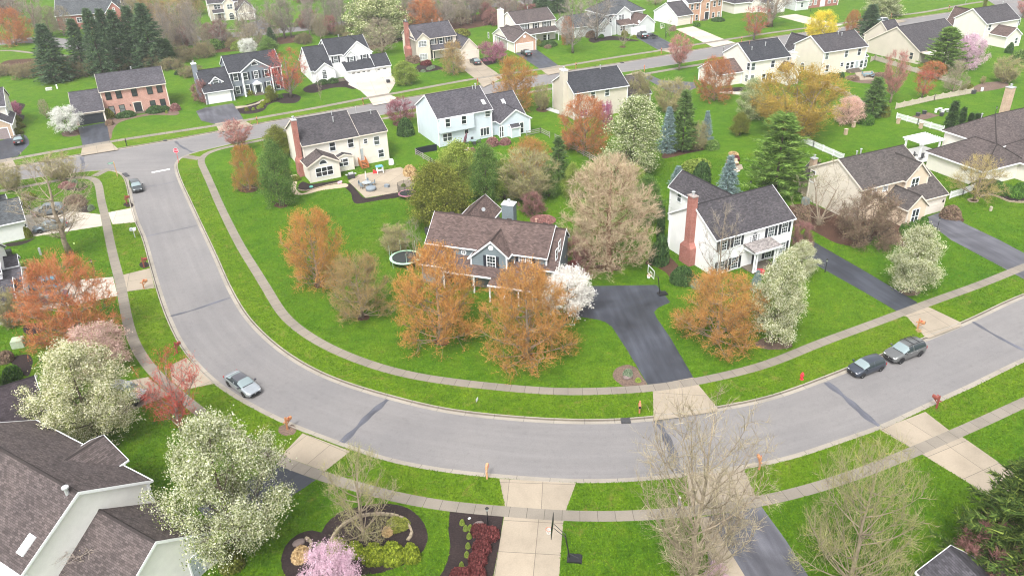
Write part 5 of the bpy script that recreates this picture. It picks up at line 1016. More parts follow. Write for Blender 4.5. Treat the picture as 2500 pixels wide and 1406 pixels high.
class House:
    def __init__(s, name, label, Z, O, U, z, wall='cream', roof='grey', trim=WHITE, cat='house', L=None, ang=None):
        s.Z = Z; o = s.px(O); s.o = G(*o, z); u = G(*s.px(U), z); s.L = L or float(np.linalg.norm(u - s.o)); v = u - s.o; s.a = math.atan2(v[1], v[0]) if ang is None else math.radians(ang); s.z = z
        s.ux = np.array([math.cos(s.a), math.sin(s.a)]); s.uy = np.array([-s.ux[1], s.ux[0]])
        s.root = empty(name, (*s.o, 0), s.a, label, cat); s.wall = WL[wall]; s.roof = RF[roof]; s.trim = trim; s.blocks = []
    def px(s, p): return (s.Z[0] + p[0] / s.Z[2], s.Z[1] + p[1] / s.Z[2])
    def P(s, p, x=None, y=None, z=None):
        """point on the view ray of a photo pixel where it meets a wall plane, in house coordinates"""
        q = s.px(p); r = ray(*q); dx, dy, dz = r[:2] @ s.ux, r[:2] @ s.uy, r[2]; ox, oy = -s.o @ s.ux, -s.o @ s.uy
        t = (z - CAM_H) / dz if z is not None else (x - ox) / dx if x is not None else (y - oy) / dy
        return np.array([ox + t * dx, oy + t * dy, CAM_H + t * dz])
    def gable(s, x0, x1, y0, y1, ze, ridge, zr, wall=None, roof=None, zb=0.0, ze2=None, oh=.32, rk=.22, solid=True, front=None):
        """gabled volume; x0..y1 are the roof edges. ze2: second eave height. front: another wall material on the south face"""
        wm = WL[wall] if wall else s.wall; rm = RF[roof] if roof else s.roof; ze2 = ze if ze2 is None else ze2
        if ridge == 'x': A0, A1, B0, B1 = y0, y1, x0, x1; T = lambda a, b, z: (b, a, z)
        else: A0, A1, B0, B1 = x0, x1, y0, y1; T = lambda a, b, z: (a, b, z)
        am = A0 + (A1 - A0) * (zr - ze) / max(.01, (zr - ze) + (zr - ze2)) if ze != ze2 else (A0 + A1) / 2
        th = .16; m1 = (zr - ze) / (am - A0); m2 = (zr - ze2) / (A1 - am); b = MB(); l1 = math.hypot(am - A0, zr - ze); l2 = math.hypot(A1 - am, zr - ze2)
        def fc(pts, uv): b.face(pts if ridge != 'x' else pts[::-1], uv if ridge != 'x' else uv[::-1])
        # seen from above: order so that normals point up
        up = [(T(A0, B0, ze), (B0, l1)), (T(am, B0, zr), (B0, 0)), (T(am, B1, zr), (B1, 0)), (T(A0, B1, ze), (B1, l1))]
        fc([p for p, _ in up][::-1], [u for _, u in up][::-1])
        dn = [(T(am, B0, zr), (B0 + 7, 0)), (T(A1, B0, ze2), (B0 + 7, l2)), (T(A1, B1, ze2), (B1 + 7, l2)), (T(am, B1, zr), (B1 + 7, 0))]
        fc([p for p, _ in dn][::-1], [u for _, u in dn][::-1])
        prof = [(A0, ze - .002), (am, zr - .002), (A1, ze2 - .002), (A1, ze2 - th), (am, zr - th), (A0, ze - th)]
        n = 6; va = [T(a, B0, z) for a, z in prof] + [T(a, B1, z) for a, z in prof]; b.poly(va, [(3, 4, 5, 0, 1, 2), (8, 7, 6, 11, 10, 9), (3, 9, 10, 4), (4, 10, 11, 5)])
        ro = b.build('roof', rm, s.root)
        # ridge cap shingles
        rc = MB(); pr = [(am - .16, zr - .16 * m1 + .025), (am, zr + .035), (am + .16, zr - .16 * m2 + .025), (am, zr - .02)]
        rc.poly([T(a, B0 + .02, z) for a, z in pr] + [T(a, B1 - .02, z) for a, z in pr], [(0, 1, 5, 4), (1, 2, 6, 5), (0, 3, 2, 1), (4, 5, 6, 7)]); rc.build('ridge_cap', rm, ro)
        t = MB()
        for B, e in ((B0, -.04), (B1, .04)):
            pa = [(A0 - .03, ze + .02), (am, zr + .035), (am, zr - .24), (A0 - .03, ze - .21)]; pb = [(am, zr + .035), (A1 + .03, ze2 + .02), (A1 + .03, ze2 - .21), (am, zr - .24)]
            for p in (pa, pb): q = [T(a, B, z) for a, z in p] + [T(a, B + e, z) for a, z in p]; t.poly(q, [(0, 1, 2, 3), (7, 6, 5, 4), (0, 4, 5, 1), (1, 5, 6, 2), (2, 6, 7, 3), (3, 7, 4, 0)])
        for A, e, z in ((A0, -.1, ze), (A1, .1, ze2)):
            lo, hi = sorted((A, A + e)); q = [T(lo, B0 - .02, z - .17), T(hi, B0 - .02, z - .17), T(hi, B1 + .02, z - .17), T(lo, B1 + .02, z - .17), T(lo, B0 - .02, z - .015), T(hi, B0 - .02, z - .015), T(hi, B1 + .02, z - .015), T(lo, B1 + .02, z - .015)]
            t.poly(q, [(0, 3, 2, 1), (4, 5, 6, 7), (0, 1, 5, 4), (1, 2, 6, 5), (2, 3, 7, 6), (3, 0, 4, 7)])
            # soffit
            i = A - e * 10 * oh * 1; lo, hi = sorted((A, i)); t.poly([T(lo, B0, z - .171), T(hi, B0, z - .171), T(hi, B1, z - .171), T(lo, B1, z - .171)], [(0, 1, 2, 3)])
        t.build('fascia', s.trim, ro)
        W0, W1 = A0 + oh, A1 - oh; V0, V1 = B0 + rk, B1 - rk; h1 = ze + m1 * oh - th - .01; h2 = ze2 + m2 * oh - th - .01; hr = zr - th - .01
        w = MB(); P5 = [(W0, zb), (W1, zb), (W1, h2), (am, hr), (W0, h1)]
        va = [T(a, V0, z) for a, z in P5] + [T(a, V1, z) for a, z in P5]; w.poly(va, [(0, 1, 6, 5), (1, 2, 7, 6), (4, 0, 5, 9), (4, 3, 2, 1, 0), (5, 6, 7, 8, 9)] + ([(0, 5, 6, 1)] if zb > .1 else []))
        wo = w.build('wall', [wm], s.root)
        if front:
            f = MB(); fm = WL[front]
            if ridge == 'x': f.poly([(V0, W0 - .012, zb), (V1, W0 - .012, zb), (V1, W0 - .012, h1), (V0, W0 - .012, h1)], [(0, 1, 2, 3)])
            else: f.poly([(a, V0 - .012, z) for a, z in P5], [(0, 1, 2, 3, 4)])
            f.build('front_facing', fm, wo)
        # corner boards
        k = .09
        for a, h in ((W0, h1), (W1, h2)):
            for B in (V0, V1):
                x, y, _ = T(a, B, 0)
                if y > (y0 + y1) / 2 and not (x < (x0 + x1) / 2): continue
                cb = MB(); cb.box(x - k, x + k, y - k, y + k, zb, h - .02); cb.build('corner_board', s.trim, wo)
        info = dict(S=(y0 + oh if ridge == 'x' else y0 + rk), N=(y1 - oh if ridge == 'x' else y1 - rk), W=(x0 + rk if ridge == 'x' else x0 + oh), E=(x1 - rk if ridge == 'x' else x1 - oh), root=wo, roofo=ro)
        s.blocks.append(info); return info
    def hip(s, x0, x1, y0, y1, ze, zr, wall=None, roof=None, rx=None, zb=0.0, oh=.4, swap=False):
        """hipped volume; rx=(start,end) of the ridge along x"""
        wm = WL[wall] if wall else s.wall; rm = RF[roof] if roof else s.roof; ym = (y0 + y1) / 2; d = (y1 - y0) / 2
        ra, rb_ = rx or (x0 + d, x1 - d); b = MB(); sl = math.hypot(d, zr - ze); th = .16
        b.face([(x0, y0, ze), (x1, y0, ze), (rb_, ym, zr), (ra, ym, zr)], [(x0, sl), (x1, sl), (rb_, 0), (ra, 0)]); b.face([(x1, y1, ze), (x0, y1, ze), (ra, ym, zr), (rb_, ym, zr)], [(x1, sl), (x0, sl), (ra, 0), (rb_, 0)])
        e = math.hypot(max(.3, x1 - rb_), zr - ze); b.face([(x1, y0, ze), (x1, y1, ze), (rb_, ym, zr)], [(y0, e), (y1, e), (ym, 0)]); e = math.hypot(max(.3, ra - x0), zr - ze); b.face([(x0, y1, ze), (x0, y0, ze), (ra, ym, zr)], [(y1, e), (y0, e), (ym, 0)])
        b.poly([(x0, y0, ze - .01), (x1, y0, ze - .01), (x1, y1, ze - .01), (x0, y1, ze - .01)], [(3, 2, 1, 0)]); ro = b.build('roof', rm, s.root)
        rc = MB()
        for p, q in (((x0, y0, ze), (ra, ym, zr)), ((x1, y0, ze), (rb_, ym, zr)), ((x0, y1, ze), (ra, ym, zr)), ((x1, y1, ze), (rb_, ym, zr)), ((ra, ym, zr), (rb_, ym, zr))): rc.tube([p, q], .09, 5)
        rc.build('ridge_cap', rm, ro)
        t = MB(); t.box(x0 - .06, x1 + .06, y0 - .08, y0 + .0, ze - .2, ze + .01); t.box(x0 - .06, x1 + .06, y1, y1 + .08, ze - .2, ze + .01); t.box(x0 - .08, x0, y0, y1, ze - .2, ze + .01); t.box(x1, x1 + .08, y0, y1, ze - .2, ze + .01); t.build('fascia', s.trim, ro)
        w = MB(); w.box(x0 + oh, x1 - oh, y0 + oh, y1 - oh, zb, ze - .03); wo = w.build('wall', wm, s.root)
        if swap:
            for me in [ro.data, wo.data] + [c.data for c in ro.children]:
                co = np.empty(len(me.vertices) * 3, np.float32); me.vertices.foreach_get('co', co); co = co.reshape(-1, 3)[:, [1, 0, 2]].copy(); me.vertices.foreach_set('co', co.ravel()); me.flip_normals(); me.update()
            x0, x1, y0, y1 = y0, y1, x0, x1
        info = dict(S=y0 + oh, N=y1 - oh, W=x0 + oh, E=x1 - oh, root=wo, roofo=ro); s.blocks.append(info); return info
    def shed(s, x0, x1, y0, y1, z0, z1, roof=None, walls=False, posts=0, wall=None, name='porch_roof'):
        """lean-to roof: low at y0, high at y1"""
        b = MB(); sl = math.hypot(y1 - y0, z1 - z0); b.face([(x0, y0, z0), (x1, y0, z0), (x1, y1, z1), (x0, y1, z1)], [(x0, sl), (x1, sl), (x1, 0), (x0, 0)])
        b.poly([(x0, y0, z0 - .002), (x1, y0, z0 - .002), (x1, y1, z1 - .002), (x0, y1, z1 - .002), (x0, y0, z0 - .14), (x1, y0, z0 - .14), (x1, y1, z1 - .14), (x0, y1, z1 - .14)], [(4, 7, 6, 5), (0, 3, 7, 4), (1, 5, 6, 2)])
        ro = b.build(name, RF[roof] if roof else s.roof, s.root); t = MB(); t.box(x0 - .02, x1 + .02, y0 - .09, y0, z0 - .2, z0 - .005); t.build('fascia', s.trim, ro)
        if walls: w = MB(); w.box(x0 + .15, x1 - .15, y0 + .3, y1 - .02, 0, z0 - .05); info = dict(S=y0 + .3, W=x0 + .15, E=x1 - .15, root=w.build('wall', WL[wall] if wall else s.wall, s.root)); s.blocks.append(info)
        for i in range(posts):
            x = x0 + .2 + (x1 - x0 - .4) * i / max(1, posts - 1); w = MB(); w.box(x - .09, x + .09, y0 + .12, y0 + .3, 0, z0 - .14); w.build('post', s.trim, s.root)
        return ro
    def put(s, me, name, face, B, u, z, off=0.0, parent=None):
        o = link(name, me, s.root if parent is None else parent); pl = B[face]
        if face == 'S': o.location = (u, pl - off, z)
        elif face == 'W': o.location = (pl - off, u, z); o.rotation_euler = (0, 0, -math.pi / 2)
        elif face == 'E': o.location = (pl + off, u, z); o.rotation_euler = (0, 0, math.pi / 2)
        return o
    def at(s, face, B, p):
        q = s.P(p, y=B[face]) if face == 'S' else s.P(p, x=B[face]); return (q[0] if face == 'S' else q[1]), q[2]
    def win(s, bi, face, p, w=.9, h=1.4, style='dh', sh=0, trim=None, pane=None, zfix=None, ufix=None):
        B = s.blocks[bi]; u, z = s.at(face, B, p) if p is not None else (ufix, zfix)
        if zfix is not None: z = zfix
        fr, pa = window_meshes(w, h, style, trim or s.trim); o = s.put(fr, 'window', face, B, u, z)
        if pa: pn = link('pane', pa, o)
        if pa and pane: pn.data = pa.copy(); pn.data.materials[0] = pane
        if sh:
            m = WINC.get(('sh', round(h, 2)))
            if m is None:
                b = MB(); b.box(-.2, .2, -.05, .01, -h / 2 - .05, h / 2 + .05)
                for i in range(2): b.box(-.14, .14, -.065, -.05, -h / 2 + .05 + i * h / 2, -.06 + i * h / 2)
                m = WINC[('sh', round(h, 2))] = b.mesh('shutter', SHUT)
            for k in (-1, 1):
                x = u + k * (w / 2 + .32); s.put(m, 'shutter', face, B, x, z)
        return o
    def garage(s, bi, face, p, w=4.9, h=2.15, mat=None, panes=0, u=None):
        B = s.blocks[bi]; uu = s.at(face, B, p)[0] if u is None else u; mt = mat or GDOOR; b = MB(); a = w / 2
        for i in range(4):
            z0 = .03 + h * i / 4; b.box(-a, a, -.03, .02, z0, z0 + h / 4 - .025)
            for j in range(int(w / .6)): x = -a + w * (j + .5) / int(w / .6); b.box(x - .2, x + .2, -.042, -.03, z0 + .1, z0 + h / 4 - .12)
        b.box(-a, a, -.01, .02, 0.02, h)
        o = s.put(b.mesh('garage_door', mt), 'garage_door', face, B, uu, 0, .0); t = MB(); t.box(-a - .15, -a, -.06, .03, 0, h + .15); t.box(a, a + .15, -.06, .03, 0, h + .15); t.box(-a, a, -.06, .03, h, h + .15); link('door_frame', t.mesh('door_frame', s.trim), o)
        if panes:
            g = MB()
            for i in range(panes):
                for j in range(4): x = -a + w * (i + .5) / panes - .33 + j * .17; g.box(x, x + .14, -.05, -.03, h - .42, h - .15)
            link('pane', g.mesh('pane', GLASS), o)
        return o
    def door(s, bi, face, p, w=.95, h=2.1, mat=None, z0=.15, u=None, surround=True):
        B = s.blocks[bi]; uu = s.at(face, B, p)[0] if u is None else u; b = MB(); b.box(-w / 2, w / 2, -.03, .02, 0, h)
        for i in range(2):
            for j in range(3): b.box(-w / 2 + .1 + i * w / 2, -.06 + i * w / 2 + .02, -.045, -.03, .15 + j * h * .31, .05 + (j + 1) * h * .3)
        o = s.put(b.mesh('door', mat or DOORD), 'door', face, B, uu, z0)
        if surround: t = MB(); t.box(-w / 2 - .14, -w / 2, -.06, .03, -.02, h + .14); t.box(w / 2, w / 2 + .14, -.06, .03, -.02, h + .14); t.box(-w / 2, w / 2, -.06, .03, h, h + .14); link('door_frame', t.mesh('door_frame', s.trim), o)
        k = MB(); k.lathe([(.01, -.02), (.035, 0), (.01, .02)], 6, (w * .38, -.07, h * .48)); link('handle', k.mesh('handle', LGREY), o); return o
    def chimney(s, x0, x1, y0, y1, zt, mat, z0=0, base=None, cap=WHITE, flue=True):
        b = MB(); b.box(x0, x1, y0, y1, z0, zt)
        if base:
            bx0, bx1, by0, by1, zs = base; b.box(bx0, bx1, by0, by1, z0, zs)
            b.poly([(bx0, by0, zs), (bx1, by0, zs), (bx1, by1, zs), (bx0, by1, zs), (x0, y0, zs + .7), (x1, y0, zs + .7), (x1, y1, zs + .7), (x0, y1, zs + .7)], [(0, 1, 5, 4), (1, 2, 6, 5), (2, 3, 7, 6), (3, 0, 4, 7)])
        o = b.build('chimney', mat if not isinstance(mat, str) else WL[mat], s.root); c = MB(); c.box(x0 - .07, x1 + .07, y0 - .07, y1 + .07, zt, zt + .12); c.build('chimney_cap', cap, o)
        if flue: f = MB(); f.lathe([(.16, 0), (.16, .4), (.24, .42), (.24, .5), (.05, .56)], 10, ((x0 + x1) / 2, (y0 + y1) / 2, zt + .12)); f.build('flue', LGREY, o)
        return o
    def vent(s, x, y, z, h=.5, r=.09, mat=None):
        b = MB(); b.lathe([(r * 1.8, -.35), (r, -.3), (r, h), (r * 1.7, h + .02), (r * 1.7, h + .14), (.02, h + .2)], 8, (x, y, z)); b.build('vent_pipe', mat or LGREY, s.root)
    def dormer_vent(s, bi, face, p, w=.7):
        B = s.blocks[bi]; u, z = s.at(face, B, p); fr, pa = window_meshes(w, w, 'vent', s.trim); s.put(fr, 'gable_vent', face, B, u, z)
    def skylight(s, x, y, z, slope, w=.65, l=1.2):
        b = MB(); b.box(-w / 2, w / 2, -l / 2, l / 2, 0, .12); o = b.build('skylight', WHITE, s.root, (x, y, z)); o.rotation_euler = (math.atan(slope), 0, 0)
        g = MB(); g.box(-w / 2 + .07, w / 2 - .07, -l / 2 + .07, l / 2 - .07, .115, .13); g.build('pane', plain('skylight_glass', (.60, .64, .67), .2, .6), o)
    def lamp(s, bi, face, p):
        B = s.blocks[bi]; u, z = s.at(face, B, p); b = MB(); b.box(-.06, .06, -.2, 0, -.15, .17); b.lathe([(.13, -.02), (.02, .1)], 6, (0, -.14, .16)); s.put(b.mesh('wall_lamp', BLACK), 'wall_lamp', face, B, u, z)
    def steps(s, x, y, w=1.6, n=2, mat=None, dpt=.35):
        b = MB()
        for i in range(n): b.box(x - w / 2, x + w / 2, y - dpt * (n - i), y, 0 if i == 0 else .16 * i + .001, .16 * (i + 1))
        b.build('step', mat or SLAB, s.root)
    def downspout(s, x, y, z1): b = MB(); b.tube([(x, y, 0), (x, y, z1)], .05, 5); b.build('downspout', s.trim, s.root)
# ------------------------------------------------------------------ the houses of the photograph
# pink brick house
h = House('brick_house', 'pink brick two-storey house with black windows and a black garage door', (140,140,4.093), (413,352), (1085,262), 5.6, 'brick', 'lav', CREAMT)
h.gable(0,h.L,0,10.6,5.6,'x',8.3); h.gable(-5.9,.25,-3.3,10.0,2.6,'x',5.7)
for p in ((509,386),(613,372),(768,350),(922,330),(1020,315),(546,530),(650,515),(957,472),(1056,456)): h.win(0,'S',p,.95,1.55,'dh',trim=BLACK)
h.door(0,'S',(808,500),1.5,2.2); h.garage(1,'S',(345,630),4.9,2.1,DOORD); h.steps(6.9,.3,2.0); h.vent(7.4,5.6,8.2); h.lamp(0,'S',(730,480))
# grey-blue colonial
h = House('grey_blue_house', 'grey-blue colonial house with white pillars, a front gable and a dormer over the garage', (440,110,7.03), (820,490), (1740,360), 5.6, 'greyblue', 'dark')
h.gable(0,h.L,0,10.3,5.6,'x',8.5); h.gable(2.45,9.8,-.75,5.4,5.6,'y',8.1,rk=.3); h.gable(-6.4,.2,-2.8,10,2.7,'x',6.4)
h.gable(-4.6,-1.5,-.9,4,4.2,'y',5.5,zb=3.2)
for p in ((950,555),(990,780)): h.win(0,'S',p,.9,1.6,'dh',1)
for p in ((1640,460),(1675,690)): h.win(0,'S',p,.9,1.6,'dh',1)
for p in ((1118,540),(1302,512),(1484,488),(1160,750),(1520,690)): h.win(1,'S',p,.9,1.6,'dhgrid' if p[0]==1302 else 'dh',1)
h.win(1,'S',(1272,345),1.5,1.5,'fan'); h.win(3,'S',(610,640),1.1,.9,'archdh'); h.garage(2,'S',(690,960),4.7,2.2); h.door(1,'S',(1352,790),1.0,2.15)
B=h.blocks[1]; 
for x in (2.85,9.4): b=MB(); b.lathe([(.2,0),(.2,.2),(.15,.25),(.14,5.2),(.2,5.25),(.2,5.4)],10,(x,-.95,0)); b.build('pillar',WHITE,h.root)
q=h.at('S',B,(1345,800))[0]; b=MB(); b.prism([(q-1.05,2.55),(q+1.05,2.55),(q,3.3)],B['S']-.8,B['S'],'y'); b.box(q-1.0,q+1.0,B['S']-.75,B['S'],2.4,2.55); b.box(q-.95,q-.8,B['S']-.7,B['S']-.55,.3,2.4); b.box(q+.8,q+.95,B['S']-.7,B['S']-.55,.3,2.4); b.build('portico',WHITE,h.root); h.steps(q,B['S']-.02,2.2,3)
h.chimney(-7.0,-6.0,3.0,4.3,7.9,'greyblue'); 
# white three-garage house
h = House('white_house', 'white house with three garage doors, three front gables and a wide pale driveway', (700,70,7.03), (720,465), (910,440), 5.6, 'white', 'dark', L=9.5, ang=24.5)
h.gable(-.1,10.3,-.3,11.0,5.6,'x',8.5); h.gable(3.15,10.5,-1.9,6,5.6,'y',8.6); h.gable(3.3,6.4,-2.3,4,5.3,'y',6.7,zb=2.9); h.gable(-5.3,.3,-2.2,11,3.0,'x',7.4); h.gable(-4.6,.5,-3.6,2.5,3.0,'y',4.9)
h.gable(9.6,13.7,-5.7,2.0,2.75,'x',5.0); h.shed(2.5,9.75,-6.0,-1.6,2.75,4.1,walls=True)
h.win(0,'S',(842,535),.95,1.5,'dhgrid',1); h.win(2,'S',(1112,540),.95,1.5,'dhgrid',1); h.win(1,'S',(1338,503),.95,1.5,'dhgrid',1); h.win(4,'S',(650,800),.95,1.6,'archdhgrid'); h.door(3,'S',(873,765),1.0,2.2,u=.1); h.dormer_vent(1,'S',(1192,275))
h.garage(6,'S',(1290,850),5.0,2.3,panes=4); h.garage(5,'S',(1640,780),2.9,2.3,panes=2); h.steps(1.6,-2.9,1.6,3); h.vent(4.2,5.35,8.4)
# cream house, brick chimney
h = House('cream_house', 'cream house with a tall brick chimney and a side garage gable with a round vent', (970,40,8.788), (705,485), (1225,405), 5.4, 'cream', 'lav', CREAMT, L=7.3, ang=26)
h.gable(-4.0,7.6,.3,10.8,5.4,'x',8.3); h.gable(-4.1,-.1,-.5,6,5.4,'y',7.2); h.gable(6.2,11.2,-5.2,9,2.8,'y',5.4); h.shed(-.2,6.6,-1.6,.62,2.75,3.6,posts=3)
h.win(1,'S',(540,595),2.1,1.35,'triplegriddh',trim=WHITE); h.win(1,'S',(562,870),2.1,1.35,'triplegriddh',trim=WHITE)
for p,k in (((762,540),'dhgrid'),((935,530),'dh'),((1108,495),'dh')): h.win(0,'S',p,.95,1.4,k,1,trim=WHITE)
h.win(0,'W',(215,500),.5,1.2,'dh'); h.door(0,'S',(768,850),1.0,2.1); h.garage(2,'S',(1590,860),4.2,2.1,GDOORC); h.dormer_vent(2,'S',(1475,600),.9); h.chimney(-4.75,-4.0,4.6,6.3,9.3,'redbrick',base=(-5.0,-3.9,4.1,6.8,2.6),cap=DGREY); h.vent(3,5.5,8.3); h.vent(5,5.5,8.3)
# porch house with brick garage
h = House('porch_house', 'cream house with a long front porch and an orange brick garage gable', (1170,10,8.788), (785,445), (1650,330), 5.4, 'ivory', 'taupe', WHITE)
h.gable(0,h.L,0,10.2,5.4,'x',8.0); h.gable(-5.3,1.8,-8.9,2.5,2.8,'y',5.2,front='obrick'); h.gable(-5.2,1,-4.9,4.6,2.8,'x',5.2); h.shed(1.2,12.6,-2.3,.33,2.75,3.7,posts=4)
h.win(0,'S',(975,505),1.7,1.35,'twindhgrid',1); h.win(0,'S',(1213,475),.9,1.35,'dh',1); h.win(0,'S',(1445,437),1.7,1.35,'twindhgrid',1); h.win(0,'S',(1440,720),2.0,1.4,'twindh'); h.win(2,'W',(200,675),.6,1.5,'dh'); h.win(2,'W',(358,740),.6,1.5,'dh'); h.win(2,'W',(440,760),.6,1.5,'dh')
h.garage(1,'S',(975,920),4.9,2.15,GDOORC); h.dormer_vent(1,'S',(970,700),.8); h.door(0,'S',None,.95,2.1,u=3.6); h.chimney(-1.6,-.1,7.0,8.3,8.3,'ivory',cap=WHITE); h.vent(6.5,5.2,8.0)
# white hip-roofed house
h = House('hip_roofed_house', 'white hip-roofed house with a red-brown porch roof and a clipped garage gable', (1360,0,10), (1420,345), (2130,245), 5.5, 'lgrey', 'blue', WHITE)
h.hip(-3.5,h.L+.3,0,10.5,5.5,8.9); h.gable(-.2,5.2,-1.0,5.5,5.5,'y',7.4); h.gable(4.2,10.4,-5.5,4,2.8,'y',5.2,roof='brown'); h.shed(-.3,4.4,-3.3,-.7,2.75,3.9,'brown',walls=True); h.gable(-7.5,-2.2,-2.2,5,2.9,'y',5.1); h.gable(-14,-6,1.5,10.5,2.9,'x',5.6); h.gable(-2.3,-.4,-1.6,3,4.4,'y',5.4)
h.win(1,'S',(1570,430),1.7,1.4,'twindhgrid'); h.garage(2,'S',(1980,750),4.9,2.2); h.dormer_vent(2,'S',(2000,535),.9); h.win(3,'S',(1600,700),1.6,1.2,'twindh'); h.win(4,'S',(1095,740),2.4,1.3,'triplegriddh'); h.win(6,'S',(1305,510),.7,1.0,'archdh'); h.door(6,'S',(1300,720),1.0,2.1); h.win(0,'E',None,.8,1.3,'dh',zfix=4.2,ufix=2)
# orange brick house
h = House('brick_house', 'orange brick two-storey house with a white side wall and a cream garage door', (1590,0,6.25), (570,60), (1110,-20), 5.5, 'obrick', 'grey', WHITE)
h.gable(0,h.L,0,10.4,5.5,'x',8.4); h.gable(-6.0,.3,-2.4,9,2.8,'x',6.0,wall='white',front='obrick'); h.gable(4.2,8.4,-.6,4,5.5,'y',7.3)
for p in ((625,115),(705,105),(692,270),(965,65),(1040,50),(945,235),(1027,225)): h.win(0,'S',p,.9,1.5,'dh')
h.win(2,'S',(858,90),.9,1.5,'dh'); h.door(2,'S',(845,265),1.7,2.2); h.garage(1,'S',(490,370),4.9,2.2,GDOORC); h.steps(6.2,-.5,2,2)
b=MB(); w_=h.blocks[0]; b.poly([(w_['W']-.012,w_['S'],0),(w_['W']-.012,w_['N'],0),(w_['W']-.012,w_['N'],5.4),(w_['W']-.012,5.2,8.1),(w_['W']-.012,w_['S'],5.4)],[(0,1,2,3,4)]); b.build('side_facing',WL['white'],w_['root'])
# arched-window cream house
h = House('cream_house', 'cream single-storey house with arched windows behind the deep red tree', (1590,0,6.25), (1290,60), (1950,-30), 3.2, 'ivory', 'grey', WHITE, L=12, ang=22)
h.hip(-.5,12,0,11,3.2,6.5); h.gable(5.2,9.0,-1.2,4,3.2,'y',5.0); h.gable(8.6,15.5,-5,6,3.0,'y',5.4)
h.win(0,'S',(1505,120),1.3,1.2,'arch'); h.win(1,'S',(1640,150),.9,1.4,'dh'); h.win(2,'W',(1850,110),1.2,1.4,'arch'); h.garage(2,'S',None,4.9,2.2,u=12)
# far brick house
h = House('brick_house', 'dark red brick house with a sage green side, cut by the top edge', (1875,0,3.515), (350,-75), (700,-110), 5.5, 'redbrick', 'grey', WHITE, L=13, ang=21)
h.gable(0,13,0,10,5.5,'x',8.5); h.gable(-5,.2,-1,9,2.9,'x',5.6,wall='lgrey')
for u in (1.6,3.6,9.2,11.4): h.win(0,'S',None,.95,1.5,'dhgrid',zfix=1.7,ufix=u); h.win(0,'S',None,.95,1.5,'dhgrid',zfix=4.3,ufix=u)
h.door(0,'S',None,1.6,2.2,GDOOR,u=6.5); h.win(1,'S',None,.9,1.4,'dh',zfix=1.6,ufix=-2.5)
# hazy cream house
h = House('cream_house', 'hazy cream house with a garage gable beyond the far street', (440,0,4.55), (310,48), (640,25), 5.5, 'cream', 'grey', WHITE, L=11, ang=22)
h.gable(-.3,9.5,0,10,5.5,'x',8.5,wall='tan'); h.gable(4.2,8.2,-1.6,5,5.5,'y',7.4); h.gable(8.0,14.2,-4.6,7,2.9,'y',6.0); h.shed(.8,4.4,-1.8,.3,2.7,3.5,posts=2)
h.win(0,'S',(410,80),1.9,1.3,'twindh'); h.win(1,'S',(550,78),1.6,1.4,'twindh'); h.win(1,'S',(575,195),1.5,1.3,'archdh'); h.door(0,'S',(442,210),1.0,2.1); h.garage(2,'S',None,4.8,2.2,GDOORC,2,u=11.1)
# hazy brick house
h = House('brick_house', 'hazy red brick house with a grey roof and white gable behind the spruce row', (100,0,7.03), (215,240), (960,232), 5.3, 'redbrick', 'blue', WHITE, L=22, ang=13)
h.gable(0,20,0,12,4.5,'x',9.0); h.gable(15.5,22,-3,8,4.4,'y',8.2)
for u in (3,7,11): h.win(0,'S',None,1.4,1.4,'twindh',zfix=2.8,ufix=u)
h.win(1,'S',None,.5,1.0,'dh',zfix=5.7,ufix=18.7)
# cream house on the corner (near side of the far street)
h = House('cream_house', 'cream corner house with a red brick chimney, sunroom and furnished patio', (690,260,7.03), (330,690), (1240,520), 5.5, 'ivory', 'grey', CREAMT, ang=27.2)
h.gable(0,10.2,0,11.6,5.5,'x',8.6); h.gable(9.2,15.5,.1,10.2,5.5,'x',7.9); h.gable(-.5,5.35,-3.6,1.0,2.95,'y',4.55,roof='taupe',rk=.35); h.gable(12.5,16.4,4.6,12,2.8,'y',4.6,roof='dark'); h.gable(1.2,5.6,9,15.5,2.8,'y',5.2,roof='taupe')
for p,w_ in (((855,690),.95),((1167,632),.95)): h.win(0,'S',p,w_,1.45,'dh',trim=WHITE)
for p,w_,hh in (((1422,598),.6,.75),((1613,588),.95,1.45),((1690,805),.95,1.3)): h.win(1,'S',p,w_,hh,'dh',trim=WHITE)
h.win(2,'S',(718,1115),2.9,1.45,'tripdh',trim=WHITE); h.win(2,'S',(697,985),1.5,1.5,'fan',trim=WHITE); h.win(2,'W',(352,1060),.7,1.0,'dh')
h.gable(5.2,8.4,-.9,1.2,2.55,'y',3.1,rk=.1,oh=.1); h.win(5,'S',(1035,965),1.8,1.2,'twindh',trim=WHITE); h.win(1,'S',(1139,930),.7,1.2,'dh',trim=WHITE); h.win(0,'W',(264,660),.4,.7,'dh')
h.door(1,'S',(1350,890),.95,2.1,DOORG,z0=.9); h.chimney(-.75,0.0,.9,2.2,9.8,'redbrick',base=(-1.0,.05,.5,2.6,2.6),cap=LGREY); h.vent(7.3,5.4,8.4); h.vent(7.0,3.9,7.8); h.vent(14.2,4.6,7.7)
u_=h.at('S',h.blocks[1],(1350,890))[0]; b=MB()
for i in range(5): b.box(u_-.6,u_+.6,h.blocks[1]['S']-.5-.3*(i+1),h.blocks[1]['S']-.5-.3*i,.72-.16*i,.76-.16*i)
b.box(u_-.6,u_+.6,h.blocks[1]['S']-.5,h.blocks[1]['S']-.02,.8,.86)
for k in (-.62,.62): b.prism([(h.blocks[1]['S']-2.1,.75),(h.blocks[1]['S']-.5,1.6),(h.blocks[1]['S'],1.6),(h.blocks[1]['S'],.3),(h.blocks[1]['S']-2.1,.05)],u_+k-.04,u_+k+.04,'x')
b.build('stair',plain('orange_stained_wood',(.38,.14,.05),.7),h.root)
